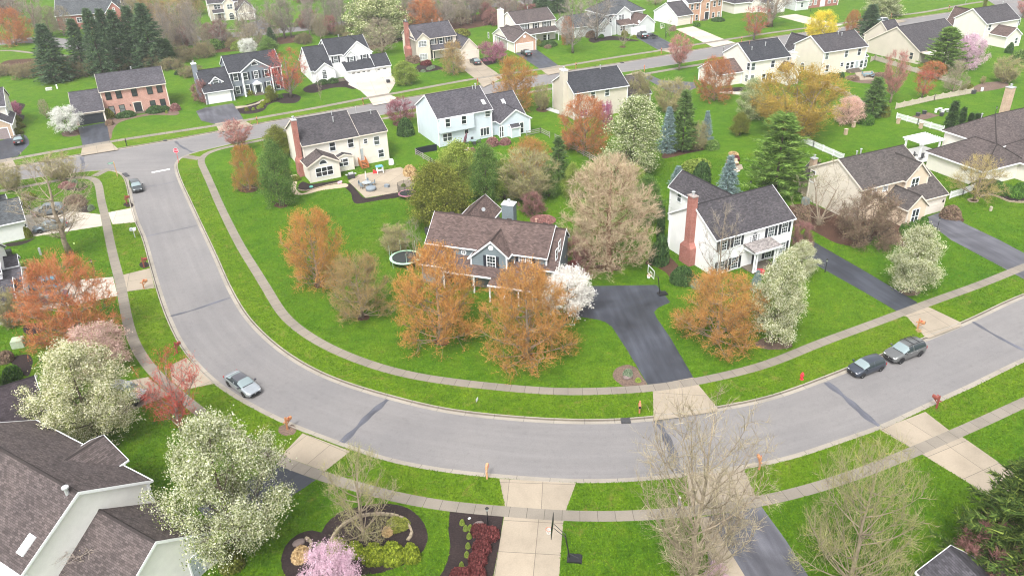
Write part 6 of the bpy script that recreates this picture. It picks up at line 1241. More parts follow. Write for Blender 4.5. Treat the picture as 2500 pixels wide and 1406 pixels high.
# light blue house
h = House('light_blue_house', 'light blue house with three skylights and a rear bump-out', (1000,190,7.03), (475,715), (1430,540), 5.5, 'lblue', 'lav', WHITE)
h.gable(0,h.L,0,11.0,5.5,'x',8.75); h.gable(h.L-.6,19,0.6,11.5,2.9,'x',6.6); h.gable(12.2,19.1,-1.4,4.5,2.9,'y',5.1); h.gable(14.0,16.0,-2.5,-1.1,2.0,'x',2.5,oh=.1,rk=.08)
b=MB(); b.box(.25,7.3,-.35,.31,2.75,5.3); b.build('upper_wall',WL['lblue'],h.root)
h.blocks[0]['S']=-.36
for p in ((655,775),(932,725)): h.win(0,'S',p,.9,1.45,'dh')
h.blocks[0]['S']=.32
h.win(0,'S',(1338,620),.95,1.1,'dh'); h.win(0,'S',(650,1022),1.75,1.4,'twindh'); h.win(0,'S',(975,927),.75,.8,''); h.win(0,'S',(1290,925),1.8,1.4,'trip'); h.win(2,'S',(1578,930),.75,2.0,'dh'); h.win(2,'S',(1922,858),.75,2.0,'dh')
for x,y,bk in ((10.4,1.75,0),(12.2,2.8,1),(15.8,4.0,1)):
    s_=(8.75-5.5)/5.5 if bk==0 else (6.6-2.9)/5.45; h.skylight(x,y,(5.5+s_*y if bk==0 else 2.9+s_*(y-.6))+.02,s_)
h.vent(9.8,5.0,8.5); h.vent(10.4,5.0,8.5,.8,.12); h.downspout(.1,.2,5.3)
# beige house
h = House('beige_house', 'beige house with a tall boxed chimney and purple-curtained windows', (1300,140,7.03), (710,628), (1660,485), 5.5, 'beige', 'dark', WHITE)
h.gable(0,h.L,0,10.4,5.5,'x',8.4); h.gable(h.L-.5,19,1.2,10.5,2.8,'x',5.8,roof='warm')
for p in ((790,690),(1038,650),(1280,605)): h.win(0,'S',p,.9,1.4,'dh')
h.win(0,'S',(1255,870),1.9,1.4,'twindh',pane=PURPLE); h.win(0,'S',(880,960),1.6,1.3,'twindh',pane=PURPLE); h.chimney(-.75,.25,3.2,5.0,9.3,'beige',cap=WHITE); h.vent(8.6,5.0,8.2,.7,.1)
# pale house with corner windows
h = House('pale_house', 'pale house with angled corner windows and a rust maple at its garage', (1690,80,8.788), (1265,630), (2095,510), 5.5, 'ivory', 'dark', WHITE)
h.gable(0,h.L+.4,0,10.6,5.5,'x',8.6); h.gable(-6.8,.3,2.6,10.2,2.8,'x',5.0,roof='brown'); h.gable(7.6,11.2,-3.4,1,2.8,'y',4.6,roof='brown')
for p,f in (((1308,735),'S'),((1728,675),'S'),((1285,985),'S'),((2070,600),'S'),((1530,960),'S')): h.win(0,f,p,.95,1.5,'dh')
h.win(0,'S',(1645,960),1.6,1.9,'twin'); 
for p in ((1210,730),(1165,980)): h.win(0,'W',p,.95,1.5,'dh')
h.chimney(h.L+.4,h.L+1.5,-.6,1.2,6.2,'ivory',cap=WHITE); h.vent(2.6,4.6,8.0,.8,.1,plain('copper_brown',(.20,.12,.10),.6)); h.vent(2.2,3.0,7.3); h.vent(6.3,3.6,7.8)
# pale house with patio
h = House('pale_house', 'pale cream house with a stepped back patio and a plain gable wall', (1920,60,8.786), (820,605), (1765,465), 5.5, 'cream', 'grey', WHITE)
h.gable(0,h.L,0,10.4,5.5,'x',8.3); h.gable(h.L-1.5,h.L+1.6,.9,9.5,2.8,'x',4.6); h.gable(.3,4.5,8,14.5,3,'y',7.2)
for p in ((868,680),(1285,635),(1562,593)): h.win(0,'S',p,.9,1.45,'dh')
h.win(0,'S',(1190,860),.8,.8,'dh'); h.win(0,'S',(1310,890),.9,1.4,'dh'); h.win(0,'S',(1405,870),.9,1.4,'dh'); h.win(0,'S',(1605,850),.9,1.6,'dh'); h.win(0,'S',(1690,830),.9,1.6,'dh'); h.win(0,'S',(870,945),.9,1.4,'dh'); h.door(0,'S',(1505,860),.9,2.1,DOORG); h.vent(7.5,4.5,7.9); h.vent(8.2,4.0,7.7)
h.steps(9.5,.28,3.6,4); h.win(0,'W',(340,930),1.4,.9,'arch')
# big beige house with the single long gable
h = House('beige_house', 'large beige house with one long low roof and a blank gable wall', (2110,0,6.39), (875,815), (1505,555), 3.0, 'tan', 'grey', CREAMT, L=17, ang=27)
h.gable(0,17.5,0,15.5,3.0,'x',7.6); h.gable(.6,5.5,8.5,17.5,4.2,'x',8.0); h.win(0,'W',(735,875),.9,1.5,'dh'); h.gable(3,9,13,20,3,'y',6.4)
b=MB(); b.box(.4,6,-3.2,-3.0,2.5,2.7); b.box(.4,.55,-3.2,-3.05,0,2.5); b.box(5.8,5.95,-3.2,-3.05,0,2.5); b.box(.5,6,-3.1,.2,2.62,2.72); b.build('porch',CREAMT,h.root)
# far cream house
h = House('cream_house', 'tall far cream house with a brown-roofed sunroom wing', (2110,0,6.39), (1915,380), (2445,295), 5.5, 'ivory', 'grey', WHITE)
h.gable(0,h.L,0,9.8,5.5,'x',8.6); h.gable(2.2,8.0,-4.8,1,2.9,'y',4.8,roof='brown'); h.gable(1,6,6,13,3.0,'y',7.6,roof='brown'); h.win(0,'S',(1955,435),.9,1.4,'dh',ufix=None); h.win(0,'S',(2410,350),.9,1.4,'dh'); h.win(1,'S',None,.9,1.4,'dh',zfix=1.5,ufix=6.3); h.vent(11.2,5,8.6)
# slate-blue house, centre
h = House('slate_blue_house', 'slate-blue house with a brown shingle roof and a white-trimmed front gable', (1020,480,5.407), (1240,745), (1670,800), 4.9, 'slate', 'brown', WHITE, ang=-19.7)
h.gable(-11.9,h.L+.4,0,7.4,4.75,'x',7.65); h.gable(-5.4,0,-1.3,5,4.1,'y',6.8,ze2=4.8); h.gable(.3,6.0,-.2,5.6,3.2,'x',7.25,ze2=5.5,rk=.2); h.gable(-12.2,-7.2,6,16.5,3.0,'y',5.1)
h.shed(-11.9,-8.5,-2.2,.12,2.85,4.8,walls=True); h.shed(-8.5,4.2,-2.9,.33,2.65,3.55,posts=4); h.shed(-1.7,4.3,-4.5,-2.7,2.5,2.85,posts=4); b=MB(); b.box(-11.1,-4,7.0,10,0,3.0); b.build('wall',h.wall,h.root)
h.win(1,'S',(970,870),1.05,1.75,'dhgrid',1); h.dormer_vent(1,'S',(963,678),.65); h.win(0,'S',(1420,838),1.55,1.05,'twindhgrid',1); h.win(0,'S',(607,735),.75,.75,'round'); h.win(0,'S',None,1.0,1.6,'dhgrid',1,zfix=1.7,ufix=-3.2)
for p in ((1872,645),(1830,760),(1862,905)): h.win(2,'E',p,.75,1.2,'dh')
h.chimney(-4.1,-2.45,8.0,9.3,7.6,'slatep',cap=WHITE); h.vent(2.0,4.0,7.45,.5,.1,plain('terracotta_vent',(.42,.26,.2),.7)); h.door(0,'S',None,1.0,2.1,u=-.6); h.win(0,'S',None,1.8,1.5,'twindhgrid',zfix=1.6,ufix=2.0); h.win(0,'S',None,1.0,1.6,'dhgrid',zfix=1.6,ufix=-7.2)
for x in (-9.5,-7.2,-5.2,-3.0,-1.6,3.2): b=MB(); b.box(x-.3,x+.3,3.8,4.05,7.5,7.66); b.build('ridge_vent',h.roof,h.root)
d=MB(); d.lathe([(.02,0),(.18,.04),(.29,.13)],12,(0,0,0)); d.tube([(0,0,0),(0,0,-.35),(.1,.1,-.6)],.03,5); o=d.build('satellite_dish',plain('dish_grey',(.22,.23,.24),.5),h.root,(-8.3,12.0,4.75)); o.rotation_euler=(.9,0,.5)
# white house with black shutters
h = House('white_house', 'white house with black shutters, a brick chimney stack and a columned entrance', (1600,400,4.686), (700,880), (1610,625), 5.3, 'white', 'grey', WHITE)
h.gable(0,h.L,0,10.0,5.3,'x',8.35); h.gable(5.6,10.3,5.5,17.5,5.3,'y',7.45)
for p,sh in (((778,925),1),((938,870),1),((1325,768),1),((1480,725),1),((750,1180),1),((905,1130),1),((1290,1005),1),((1450,960),1)): h.win(0,'S',p,1.0,1.6,'dhgrid',sh)
h.win(0,'S',(1132,862),.75,1.25,'archgrid'); 
for p in ((1083,885),(1178,850)): h.win(0,'S',p,.3,1.2,'grid')
q=h.at('S',h.blocks[0],(1125,1130))[0]; h.door(0,'S',None,1.0,2.15,u=q); S_=h.blocks[0]['S']
b=MB(); b.box(q-2.1,q+2.1,S_-2.2,S_,2.75,3.15); b.build('portico',WHITE,h.root); h.shed(q-2.25,q+2.25,S_-2.35,S_-.01,3.2,3.5,'stone',name='porch_roof')
for x in (-1.9,-1.5,1.5,1.9): b=MB(); b.lathe([(.18,0),(.18,.15),(.13,.2),(.12,2.55),(.17,2.6),(.17,2.75)],10,(q+x,S_-2.0,.16)); b.build('column',WHITE,h.root)
b=MB(); b.box(q-2.1,q+2.1,S_-2.2,S_,0,.16); b.build('porch_floor',SLAB,h.root)
h.chimney(-.6,.2,4.4,5.5,9.6,'redbrick',base=(-.75,.2,3.9,6.1,2.5),cap=plain('stone_cap',(.3,.25,.23),.8)); h.win(1,'W',(275,385),.8,1.3,'dh'); h.win(1,'W',(442,455),.8,1.0,'dh'); h.downspout(.05,9.7,5.2)
# peach-gabled house
h = House('peach_house', 'beige house with peach front gables and a cream garage door', (1950,340,5.4075), (845,675), (1395,540), 5.3, 'peach', 'warm', CREAMT)
h.gable(0,12.9,0,10.6,5.3,'x',8.25); h.gable(7.8,12.75,-.55,5.5,5.3,'y',7.75); h.gable(8.4,14.75,-2.7,8.5,2.8,'x',5.9); h.gable(4.75,8.95,-4.3,2.5,2.8,'y',4.7); h.gable(1,5.5,9,13.5,2.8,'y',5.0)
w_=h.blocks[0]; b=MB(); b.poly([(w_['W']-.012,w_['S'],0),(w_['W']-.012,w_['N'],0),(w_['W']-.012,w_['N'],5.25),(w_['W']-.012,5.3,8.05),(w_['W']-.012,w_['S'],5.25)],[(4,3,2,1,0)]); b.build('side_facing',WL['cream'],w_['root'])
h.win(1,'S',(1530,590),1.35,1.75,'twindh',trim=WHITE); h.win(3,'S',(1530,1020),1.25,2.2,'twindh',trim=WHITE); h.win(0,'S',(965,700),1.5,1.5,'twindhgrid',trim=WHITE); h.win(0,'S',(1143,640),.75,.9,'grid',trim=WHITE); h.garage(2,'S',(1755,920),4.7,2.1,GDOORC); h.dormer_vent(1,'S',(1578,395),.6); h.win(0,'W',(185,490),.9,1.7,'dh',trim=WHITE); h.lamp(2,'S',(1900,815)); h.chimney(2.2,3.0,12.0,12.8,5.6,'tanbrick',cap=LGREY); h.vent(4.8,5.8,8.1,.6,.1); h.vent(3.8,5.6,8.2,.4); h.win(0,'W',(225,945),.8,.4,'')
# hip-roofed house at the edge
h = House('hip_roofed_house', 'large cream house with taupe hip roofs and an arched window at the picture edge', (2180,240,5.406), (430,700), (640,430), 2.9, 'ivory', 'taupe', WHITE, L=8, ang=24)
h.hip(-10.8,0,0,9.8,2.9,5.9,rx=(-8.5,-4.6),swap=True); h.hip(8,30,-6.6,3.9,4.1,7.5,rx=(13.2,25)); h.hip(8.4,19,-12.6,-4.5,2.9,5.6)
h.win(1,'S',(1405,745),1.0,1.6,'dhgrid',zfix=3.1); h.win(2,'S',None,1.7,1.7,'archgrid',zfix=1.5,ufix=11.4); h.win(2,'S',None,1.0,1.6,'dh',zfix=1.5,ufix=15); h.chimney(25.2,26.5,5.0,6.1,8.6,'tanbrick',cap=LGREY); h.vent(12.6,.5,6.6)
# west side houses
h = House('cream_house', 'cream house with a tan brick garage front, cut by the west edge', (0,220,7.81), (-420,720), (210,655), 2.8, 'ivory', 'lav', WHITE, L=12, ang=24)
ex,ey,_=h.P((232,655),z=2.8)
h.gable(ex-7,ex,ey,ey+9,2.8,'y',5.2,front='tanbrick'); h.gable(ex-18,ex-.7,ey+4.5,ey+14,5.5,'x',8.3); h.garage(0,'S',None,4.9,2.2,plain('mauve_grey_door',(.27,.22,.22),.6),u=ex-3.6); h.win(1,'S',None,1.6,1.4,'twindh',zfix=4.4,ufix=ex-8); h.win(1,'E',None,.8,1.4,'dh',zfix=4.2,ufix=ey+7); h.win(1,'E',None,.8,1.4,'dh',zfix=4.2,ufix=ey+11)
h = House('grey_white_house', 'pale grey house with a slate roof and a striped flag at its garage', (0,420,7.03), (40,910), (370,840), 2.9, 'stucco', 'blue', WHITE, L=3.0)
h.gable(-7,3.0,0,7.6,2.9,'x',5.3); h.gable(-9,-.6,4.5,14,5.3,'x',8.4); h.gable(-2.6,1.2,6.5,10.5,2.9,'x',4.6)
h.garage(0,'E',None,4.8,2.2,u=3.8); h.win(1,'E',None,.8,1.4,'dh',zfix=4.3,ufix=8); h.lamp(0,'E',(425,920)); h.win(1,'S',None,1.0,1.4,'dh',zfix=4.4,ufix=-2.4)
h = House('white_house', 'white house with a dormered lavender-grey roof beside the teal jeep, cut by the west edge', (0,580,6.39), (0,965), (245,985), 2.9, 'stucco', 'lav', WHITE, L=6, ang=25)
ox,oy,_=h.P((245,985),z=2.9)
h.gable(ox-9,ox,oy,oy+6.0,2.9,'x',4.7); h.gable(ox-9,ox+.75,oy+2.6,oy+9.6,2.9,'x',4.55); h.gable(ox-10,ox-1.1,oy+4.0,oy+12.5,5.2,'x',7.6,wall='white'); h.gable(ox-2,ox+.3,oy+8.0,oy+10.8,4.0,'x',5.0,zb=3.0)
h.garage(1,'E',None,2.6,2.2,u=oy+6.6); h.garage(0,'E',None,2.3,2.2,u=oy+1.5); h.win(2,'E',None,.8,1.5,'dh',zfix=4.4,ufix=oy+6); h.lamp(1,'E',(385,935))
h = House('dark_roofed_house', 'house with a dark purple-brown roof behind the cream pear tree, cut by the west edge', (0,700,3.515), (0,1310), (380,1180), 2.9, 'swhite', 'purple', WHITE)
h.gable(-9,4.2,0,9.6,2.9,'x',5.6); h.gable(-12,.3,8.5,16,3.2,'x',5.6,roof='taupe'); h.win(0,'S',None,1.0,1.3,'dh',zfix=1.6,ufix=1.5)
# the near house with the ridge running towards the street
h = House('near_house', 'near off-white house with two brown-shingled gable roofs seen from above', (0,1006,3.515), (180,1400), (1305,585), 5.7, 'swhite', 'taupe', WHITE)
h.gable(0,h.L,0,16,5.7,'y',9.0); h.gable(2.0,11.0,-6.4,.33,3.2,'y',6.3); h.gable(6.0,11.5,3.7,8.8,5.9,'x',7.5,rk=.3); h.gable(-7,1.2,5,16,3.0,'x',6.2)
def onslope(h, p, z0, m):
    lo, hi = -2.0, 6.0
    for _ in range(40):
        c = (lo + hi) / 2
        lo, hi = (c, hi) if (h.P(p, x=c)[2] > z0 + m * c) == (h.P(p, x=-2.0)[2] > z0 - 2 * m) else (lo, c)
    return h.P(p, x=lo)
q=onslope(h,(580,700),5.7,.6); h.vent(q[0],q[1],5.7+.6*q[0]+.2,.35,.16); q=onslope(h,(232,1140),5.7,.6)
b=MB(); b.box(-.75,.75,-.38,.38,0,.12); o=b.build('skylight',WHITE,h.root,(q[0],q[1],5.7+.6*q[0]+.02)); o.rotation_euler=(0,-math.atan(.6),0); g=MB(); g.box(-.68,.68,-.31,.31,.11,.13); g.build('pane',plain('skylight_glass',(.60,.64,.67),.2,.6),o)
h.door(1,'S',(1700,1350),1.0,2.1,DOORG); h.lamp(1,'S',(1768,1205)); h.downspout(h.L-.35,.22,5.4); h.downspout(10.65,-6.25,3.0)
# near house at the other corner: only its roof peak is in the frame
h = House('shingled_house', 'near house showing only a brown shingled roof peak beside the mauve-red tree', (1875,1006,3.515), (1575,1140), (1840,1406), 4.9, 'ivory', 'lav', WHITE)
h.gable(0,12,-2.5,2.4,3.0,'x',4.9); h.gable(.8,12,2.1,9.5,2.9,'x',4.6)
# ================================================================== grass tufts on the nearer lawns: nobody could count them
rg = np.random.default_rng(5); n = 900000; Y = 40 + 95 * rg.random(n) ** 1.35; X = (rg.random(n) - .5) * 2 * (22 + Y * .66); keep = np.ones(n, bool)
def inside(P, X, Y):
    c = np.zeros(len(X), bool); j = len(P) - 1
    for i in range(len(P)):
        xi, yi = P[i]; xj, yj = P[j]
        if yi != yj: c ^= ((yi > Y) != (yj > Y)) & (X < (xj - xi) * (Y - yi) / (yj - yi) + xi)
        j = i
    return c
for P in PAVED:
    lo, hi = P.min(0), P.max(0)
    if lo[1] > 136 or hi[1] < 40: continue
    k = np.nonzero(keep & (X > lo[0]) & (X < hi[0]) & (Y > lo[1]) & (Y < hi[1]))[0]; keep[k[inside(P, X[k], Y[k])]] = False
for P, hw in LINES[:2] + LINES[2:3]:
    for a in range(0, len(P), 12):
        q = P[a:a + 13]; lo, hi = q.min(0) - hw, q.max(0) + hw; k = np.nonzero(keep & (X > lo[0]) & (X < hi[0]) & (Y > lo[1]) & (Y < hi[1]))[0]
        if len(k): d = np.min(np.hypot(X[k, None] - q[None, :, 0], Y[k, None] - q[None, :, 1]), 1); keep[k[d < hw + .06]] = False
X, Y = X[keep], Y[keep]; n = len(X); A = np.stack([X, Y, np.zeros(n)], 1); hgt_ = .05 + .09 * rg.random(n); B = A + np.stack([rg.normal(size=n) * .07, rg.normal(size=n) * .07, hgt_], 1)
cr = Cards(); cr.tris(A, B, .075 * (.6 + rg.random(n)), rg); tag(link('grass', cr.mesh('grass', TUFT)), kind='stuff')
# ================================================================== vehicles
TYRE = plain('tyre_rubber', (.018, .018, .019), .85, .2); RIM = plain('alloy_rim', (.42, .43, .45), .3, .5, .7); CGL = NM('car_glass').fin((.03, .04, .045), .05, .6); HEADL = plain('headlight_lens', (.72, .74, .76), .15, .6); TAILL = plain('taillight_lens', (.35, .015, .015), .25, .5); PLATE = plain('number_plate', (.72, .74, .76), .5); WSH = NM('windscreen_glass').fin((.20, .25, .26), .06, .6)
def wheel(parent, x, y, r, wd=.22):
    side = 1 if y > 0 else -1; o = empty('wheel', (x, y, r)); o.parent = parent; key = ('wheel', round(r, 2))
    if key not in WINC:
        b = MB(); n = 18; pr = [(r * .66, -wd / 2), (r * .93, -wd / 2), (r, -wd / 2 + .04), (r, wd / 2 - .04), (r * .93, wd / 2), (r * .66, wd / 2)]; vs = [(a * math.cos(2 * math.pi * j / n), z, a * math.sin(2 * math.pi * j / n)) for j in range(n) for a, z in pr]; k = len(pr)
        b.poly(vs, [(j * k + i, ((j + 1) % n) * k + i, ((j + 1) % n) * k + i + 1, j * k + i + 1) for j in range(n) for i in range(k - 1)]); ty = b.mesh('tyre', TYRE, True)
        c = MB(); c.prism([(r * .68 * math.cos(2 * math.pi * j / n), r * .68 * math.sin(2 * math.pi * j / n)) for j in range(n)], wd / 2 - .09, wd / 2 - .07, 'y', 1)
        for i in range(5): a = 2 * math.pi * i / 5; q = np.array([math.cos(a), math.sin(a)]); t = np.array([-q[1], q[0]]); P = [q * r * .66 + t * .05, q * r * .66 - t * .05, -t * .05, t * .05]; c.prism([tuple(p) for p in P], wd / 2 - .07, wd / 2 - .03, 'y')
        WINC[key] = (ty, c.mesh('rim', [RIM, BLACK]))
    ty, ri = WINC[key]; link('tyre', ty, o); q = link('rim', ri, o)
    if side < 0: o.rotation_euler = (0, 0, math.pi)
CARS = {
 'sedan': dict(st=[(-2.42, .62, .45, .78, .80, .62), (-2.30, .84, .28, .92, .98, .70), (-1.75, .90, .22, .98, 1.06, .74), (-.95, .91, .2, .96, 1.40, .60), (-.25, .92, .2, .95, 1.46, .60), (.40, .92, .2, .93, 1.42, .60), (1.20, .91, .2, .90, .98, .72), (2.05, .88, .22, .78, .84, .70), (2.36, .76, .3, .66, .70, .60), (2.45, .62, .36, .58, .60, .52)], ws=(5, 6), rw=(2, 3), sides=(2, 6), wh=(-1.45, 1.48, .33)),
 'hatch': dict(st=[(-2.02, .66, .42, .80, .84, .60), (-1.95, .82, .28, .98, 1.06, .66), (-1.72, .86, .24, 1.0, 1.42, .58), (-.9, .87, .2, .98, 1.52, .60), (-.1, .87, .2, .97, 1.52, .60), (.45, .87, .2, .96, 1.46, .60), (1.20, .86, .2, .96, 1.04, .70), (1.75, .84, .22, .86, .90, .68), (1.98, .74, .3, .70, .74, .58), (2.06, .62, .36, .60, .62, .5)], ws=(5, 6), rw=(1, 2), sides=(2, 6), wh=(-1.3, 1.3, .31)),
 'suv': dict(st=[(-2.38, .70, .5, .95, 1.0, .66), (-2.32, .90, .34, 1.12, 1.2, .74), (-2.1, .95, .3, 1.14, 1.62, .64), (-1.1, .96, .28, 1.12, 1.76, .68), (-.2, .96, .28, 1.11, 1.76, .68), (.40, .96, .28, 1.10, 1.70, .68), (1.15, .95, .28, 1.08, 1.16, .78), (1.95, .92, .3, .98, 1.04, .76), (2.28, .82, .36, .84, .88, .66), (2.38, .70, .42, .72, .74, .58)], ws=(5, 6), rw=(1, 2), sides=(2, 6), wh=(-1.42, 1.42, .38)),
 'jeep': dict(st=[(-2.0, .82, .55, 1.12, 1.16, .72), (-1.95, .86, .5, 1.14, 1.80, .70), (-1.0, .86, .5, 1.14, 1.84, .72), (.0, .86, .5, 1.14, 1.84, .72), (.3, .86, .5, 1.12, 1.80, .72), (.62, .86, .5, 1.12, 1.17, .72), (1.9, .72, .5, 1.06, 1.10, .62), (1.96, .70, .55, 1.04, 1.06, .60)], ws=(4, 5), rw=(0, 1), sides=(1, 5), wh=(-1.25, 1.35, .42)),
}
def make_car(kind, paint, label, group=None, name='parked_car', roof=None, rails=False, cat='car'):
    sp = CARS[kind]; st = sp['st']; root = empty(name, label=label, cat=cat, group=group); parts = {}
    def pb(n): return parts.setdefault(n, MB())
    def ring(s):
        x, wd, zb, zs, zr, wr = s; zm = zb + (zs - zb) * .45; tall = zr - zs > .2
        R = [(wd * .86, zb), (wd * .99, zb + .1), (wd, zm), (wd * .985, zs - .05), (wd * .95, zs)]
        R += [((wd * .95 + wr) / 2 + (.03 if tall else 0), (zs + zr) / 2 if not tall else zs + (zr - zs) * .5), (wr, zr - (.06 if tall else .005)), (wr * .8, zr), (0, zr + .015)]
        L = [(x, a, z) for a, z in R]; return L + [(x, -a, z) for x_, a, z in L[-2::-1]]
    rings = [ring(s) for s in st]; n = len(rings[0]); ws, rw, sd = sp['ws'], sp['rw'], sp['sides']
    for i in range(len(st) - 1):
        A, B = rings[i], rings[i + 1]
        for j in range(n - 1):
            side = j in (4, 5) or j in (n - 7, n - 6); top = 6 <= j <= n - 8; topw = 5 <= j <= n - 7
            t = 'body'
            if i == ws[0] and topw: t = 'windscreen'
            elif i == rw[0] and topw: t = 'rear_window'
            elif sd[0] <= i < sd[1] and side and not (i == ws[0] and topw): t = 'side_window' if j < n // 2 else 'side_window.001'
            elif sd[0] <= i < sd[1] and top and roof: t = 'roof_panel'
            pb(t).poly([A[j], A[j + 1], B[j + 1], B[j]], [(0, 1, 2, 3)])
        pb('underbody').poly([A[0], B[0], B[-1], A[-1]], [(0, 1, 2, 3)])
    pb('body').poly(rings[0], [tuple(range(n))]); pb('body').poly(rings[-1], [tuple(range(n - 1, -1, -1))])
    # door pillars as real strips on the body
    for sx in (1, -1):
        for xq in ((-.28, -.18) if kind != 'jeep' else (-.35, -.23), ):
            s0 = next(s for s in st[::-1] if s[0] <= xq[0]); wd, zs, zr, wr = s0[1], s0[3], s0[4], s0[5]
            pb('body').poly([(xq[0], sx * (wd * .955 + .012), zs), (xq[1], sx * (wd * .955 + .012), zs), (xq[1], sx * ((wd * .95 + wr) / 2 + .044), zs + (zr - zs) * .5), (xq[0], sx * ((wd * .95 + wr) / 2 + .044), zs + (zr - zs) * .5), (xq[1], sx * (wr + .012), zr - .05), (xq[0], sx * (wr + .012), zr - .05)], [(0, 1, 2, 3), (3, 2, 4, 5)])
    mats = {'body': paint, 'windscreen': WSH, 'rear_window': WSH, 'side_window': CGL, 'side_window.001': CGL, 'roof_panel': roof, 'underbody': BLACK}
    for k, b in parts.items():
        me = b.mesh(k.split('.')[0], mats[k]); bm = bmesh.new(); bm.from_mesh(me); bmesh.ops.remove_doubles(bm, verts=bm.verts, dist=.002); bmesh.ops.recalc_face_normals(bm, faces=bm.faces) if k == 'body' else None; bm.to_mesh(me); bm.free()
        me.polygons.foreach_set('use_smooth', [True] * len(me.polygons)); link(k.split('.')[0], me, root)
    xf, xr = st[-1][0], st[0][0]; wd = st[4][1]; xa, xb, r = sp['wh']
    for x in (xa, xb):
        for y in (wd - .12, -wd + .12): wheel(root, x, y, r)
        for y in (1, -1):        # dark wheel arches
            b = MB(); n_ = 12; P = [((r + .07) * math.cos(math.pi * i / n_), (r + .07) * math.sin(math.pi * i / n_)) for i in range(n_ + 1)]; b.prism([(x + p[0], r + p[1]) for p in P] + [(x - r - .07, .28), (x + r + .07, .28)], y * (wd - .005) - .012, y * (wd - .005) + .012, 'y'); b.build('wheel_arch', BLACK, root)
    hz = st[-2][3] + .0; hw = st[-2][1]
    for y in (1, -1):
        b = MB(); b.prism([(xf - .42, y * (hw + .03)), (xf - .1, y * (hw - .02)), (xf - .02, y * (hw - .16)), (xf - .05, y * (hw - .36)), (xf - .3, y * (hw - .16))], hz - .13, hz + .02, 'z'); b.build('headlight', HEADL, root)
        tz = st[0][3] + .02; tw = st[1][1]; b = MB(); b.box(xr - .01, xr + .2, y * (tw - .14) - .14, y * (tw - .14) + .14, tz - (.08 if kind in ('sedan',) else .2), tz + .1); b.build('taillight', TAILL, root)
        mx = st[ws[1]][0] - .25; mz = st[ws[1]][3] + .08; b = MB(); b.box(mx - .07, mx + .07, y * (wd + .1) - .1, y * (wd + .1) + .1, mz - .03, mz + .14); b.build('mirror', roof or paint, root)
        for dx in (.12, -.75): b = MB(); b.box(dx - .1, dx + .1, y * (wd * .985) - .02, y * (wd * .985) + .02, st[4][3] - .12, st[4][3] - .08); b.build('door_handle', LGREY if kind == 'suv' else paint, root)
    b = MB(); b.box(xf - .09, xf + .02, -hw * .62, hw * .62, hz - .30, hz - .1); b.build('grille', BLACK, root)
    b = MB(); b.box(xf - .1, xf + .03, -hw * .8, hw * .8, st[-1][2] - .08, st[-1][2] + .04); b.build('bumper', BLACK, root)
    b = MB(); b.box(xf - .02, xf + .035, -.05, .05, hz - .22, hz - .13); b.build('badge', LGREY, root)
    b = MB(); b.box(xr - .03, xr + .03, -.2, .2, .62, .76); b.build('number_plate', PLATE, root)
    b = MB(); b.box(st[ws[1]][0] - .03, st[ws[1]][0] + .07, -.62, .62, st[ws[1]][4] - .01, st[ws[1]][4] + .022); b.build('wiper_cowl', BLACK, root)
    if rails:
        for y in (1, -1): b = MB(); b.tube([(-1.9, y * .62, 1.74), (-1.7, y * .64, 1.83), (.1, y * .64, 1.83), (.3, y * .62, 1.76)], .03, 5); b.build('roof_rail', BLACK, root)
        for x in (-1.2, -.3): b = MB(); b.box(x - .03, x + .03, -.64, .64, 1.82, 1.86); b.build('cross_bar', BLACK, root)
    return root
def place_car(o, a, b, z=ROADZ + .0):
    """a, b: ground pixels below the rear and the front of the car"""
    p, q = G(*a, z), G(*b, z); c = (p + q) / 2; o.location = (*c, z + .004); d = q - p; o.rotation_euler = (0, 0, math.atan2(d[1], d[0])); return o
SILV = car_paint('silver_paint', (.36, .39, .42), .5); NAVY = car_paint('dark_navy_paint', (.045, .055, .075), .4); PEWT = car_paint('pewter_paint', (.16, .165, .165), .5); GRAPH = car_paint('graphite_paint', (.06, .07, .075), .4); BLK = car_paint('black_car_paint', (.012, .013, .016), .2); WHT = car_paint('white_car_paint', (.75, .76, .77), 0); BLUEG = car_paint('blue_grey_paint', (.16, .19, .22), .4); TEAL = car_paint('teal_paint', (.04, .30, .42), .1); MAR = car_paint('maroon_paint', (.12, .045, .055), .3)
place_car(make_car('sedan', SILV, 'silver sedan with a dark roof parked on the bend of the street', roof=car_paint('dark_roof_paint', (.085, .085, .10), .4)), (566,927), (624,968))
place_car(make_car('hatch', NAVY, 'small dark navy hatchback parked nose to the fire hydrant'), (2146,893), (2079,918))
place_car(make_car('suv', PEWT, 'pewter grey sport utility car with roof rails parked behind the navy hatchback', rails=True), (2242,855), (2167,884))
place_car(make_car('hatch', GRAPH, 'dark graphite hatchback parked by the corner kerb near the stop line'), (329,452), (340,474))
place_car(make_car('sedan', BLK, 'black sedan with red tail lights on the blacktop drive of the tan brick garage'), (48,359), (47,337), .008)
place_car(make_car('sedan', GRAPH, 'dark sedan before the garage of the cream house with brick chimney'), (1172,163), (1150,149), .008)
place_car(make_car('sedan', BLK, 'black sedan on the blacktop drive before the orange brick garage'), (1297,143), (1273,127), .008)
place_car(make_car('suv', BLK, 'black sport utility car on the wet drive of the white hip-roofed house', rails=True), (1580,100), (1557,85), .008)
place_car(make_car('suv', WHT, 'white sport utility car parked on the far street by the pale flowering tree'), (2160,58), (2134,60))
place_car(make_car('suv', BLUEG, 'blue-grey minivan on the pale drive, farther from the lawn'), (152,519), (88,526), .008)
place_car(make_car('sedan', BLUEG, 'blue-grey sedan on the pale drive, next to the lawn edge'), (160,553), (90,567), .008)
place_car(make_car('jeep', TEAL, 'teal off-road car half hidden under the rust-red maple'), (135,706), (84,712), .008)
place_car(make_car('sedan', MAR, 'maroon sedan half hidden under the rust-red maple'), (150,732), (92,742), .008)
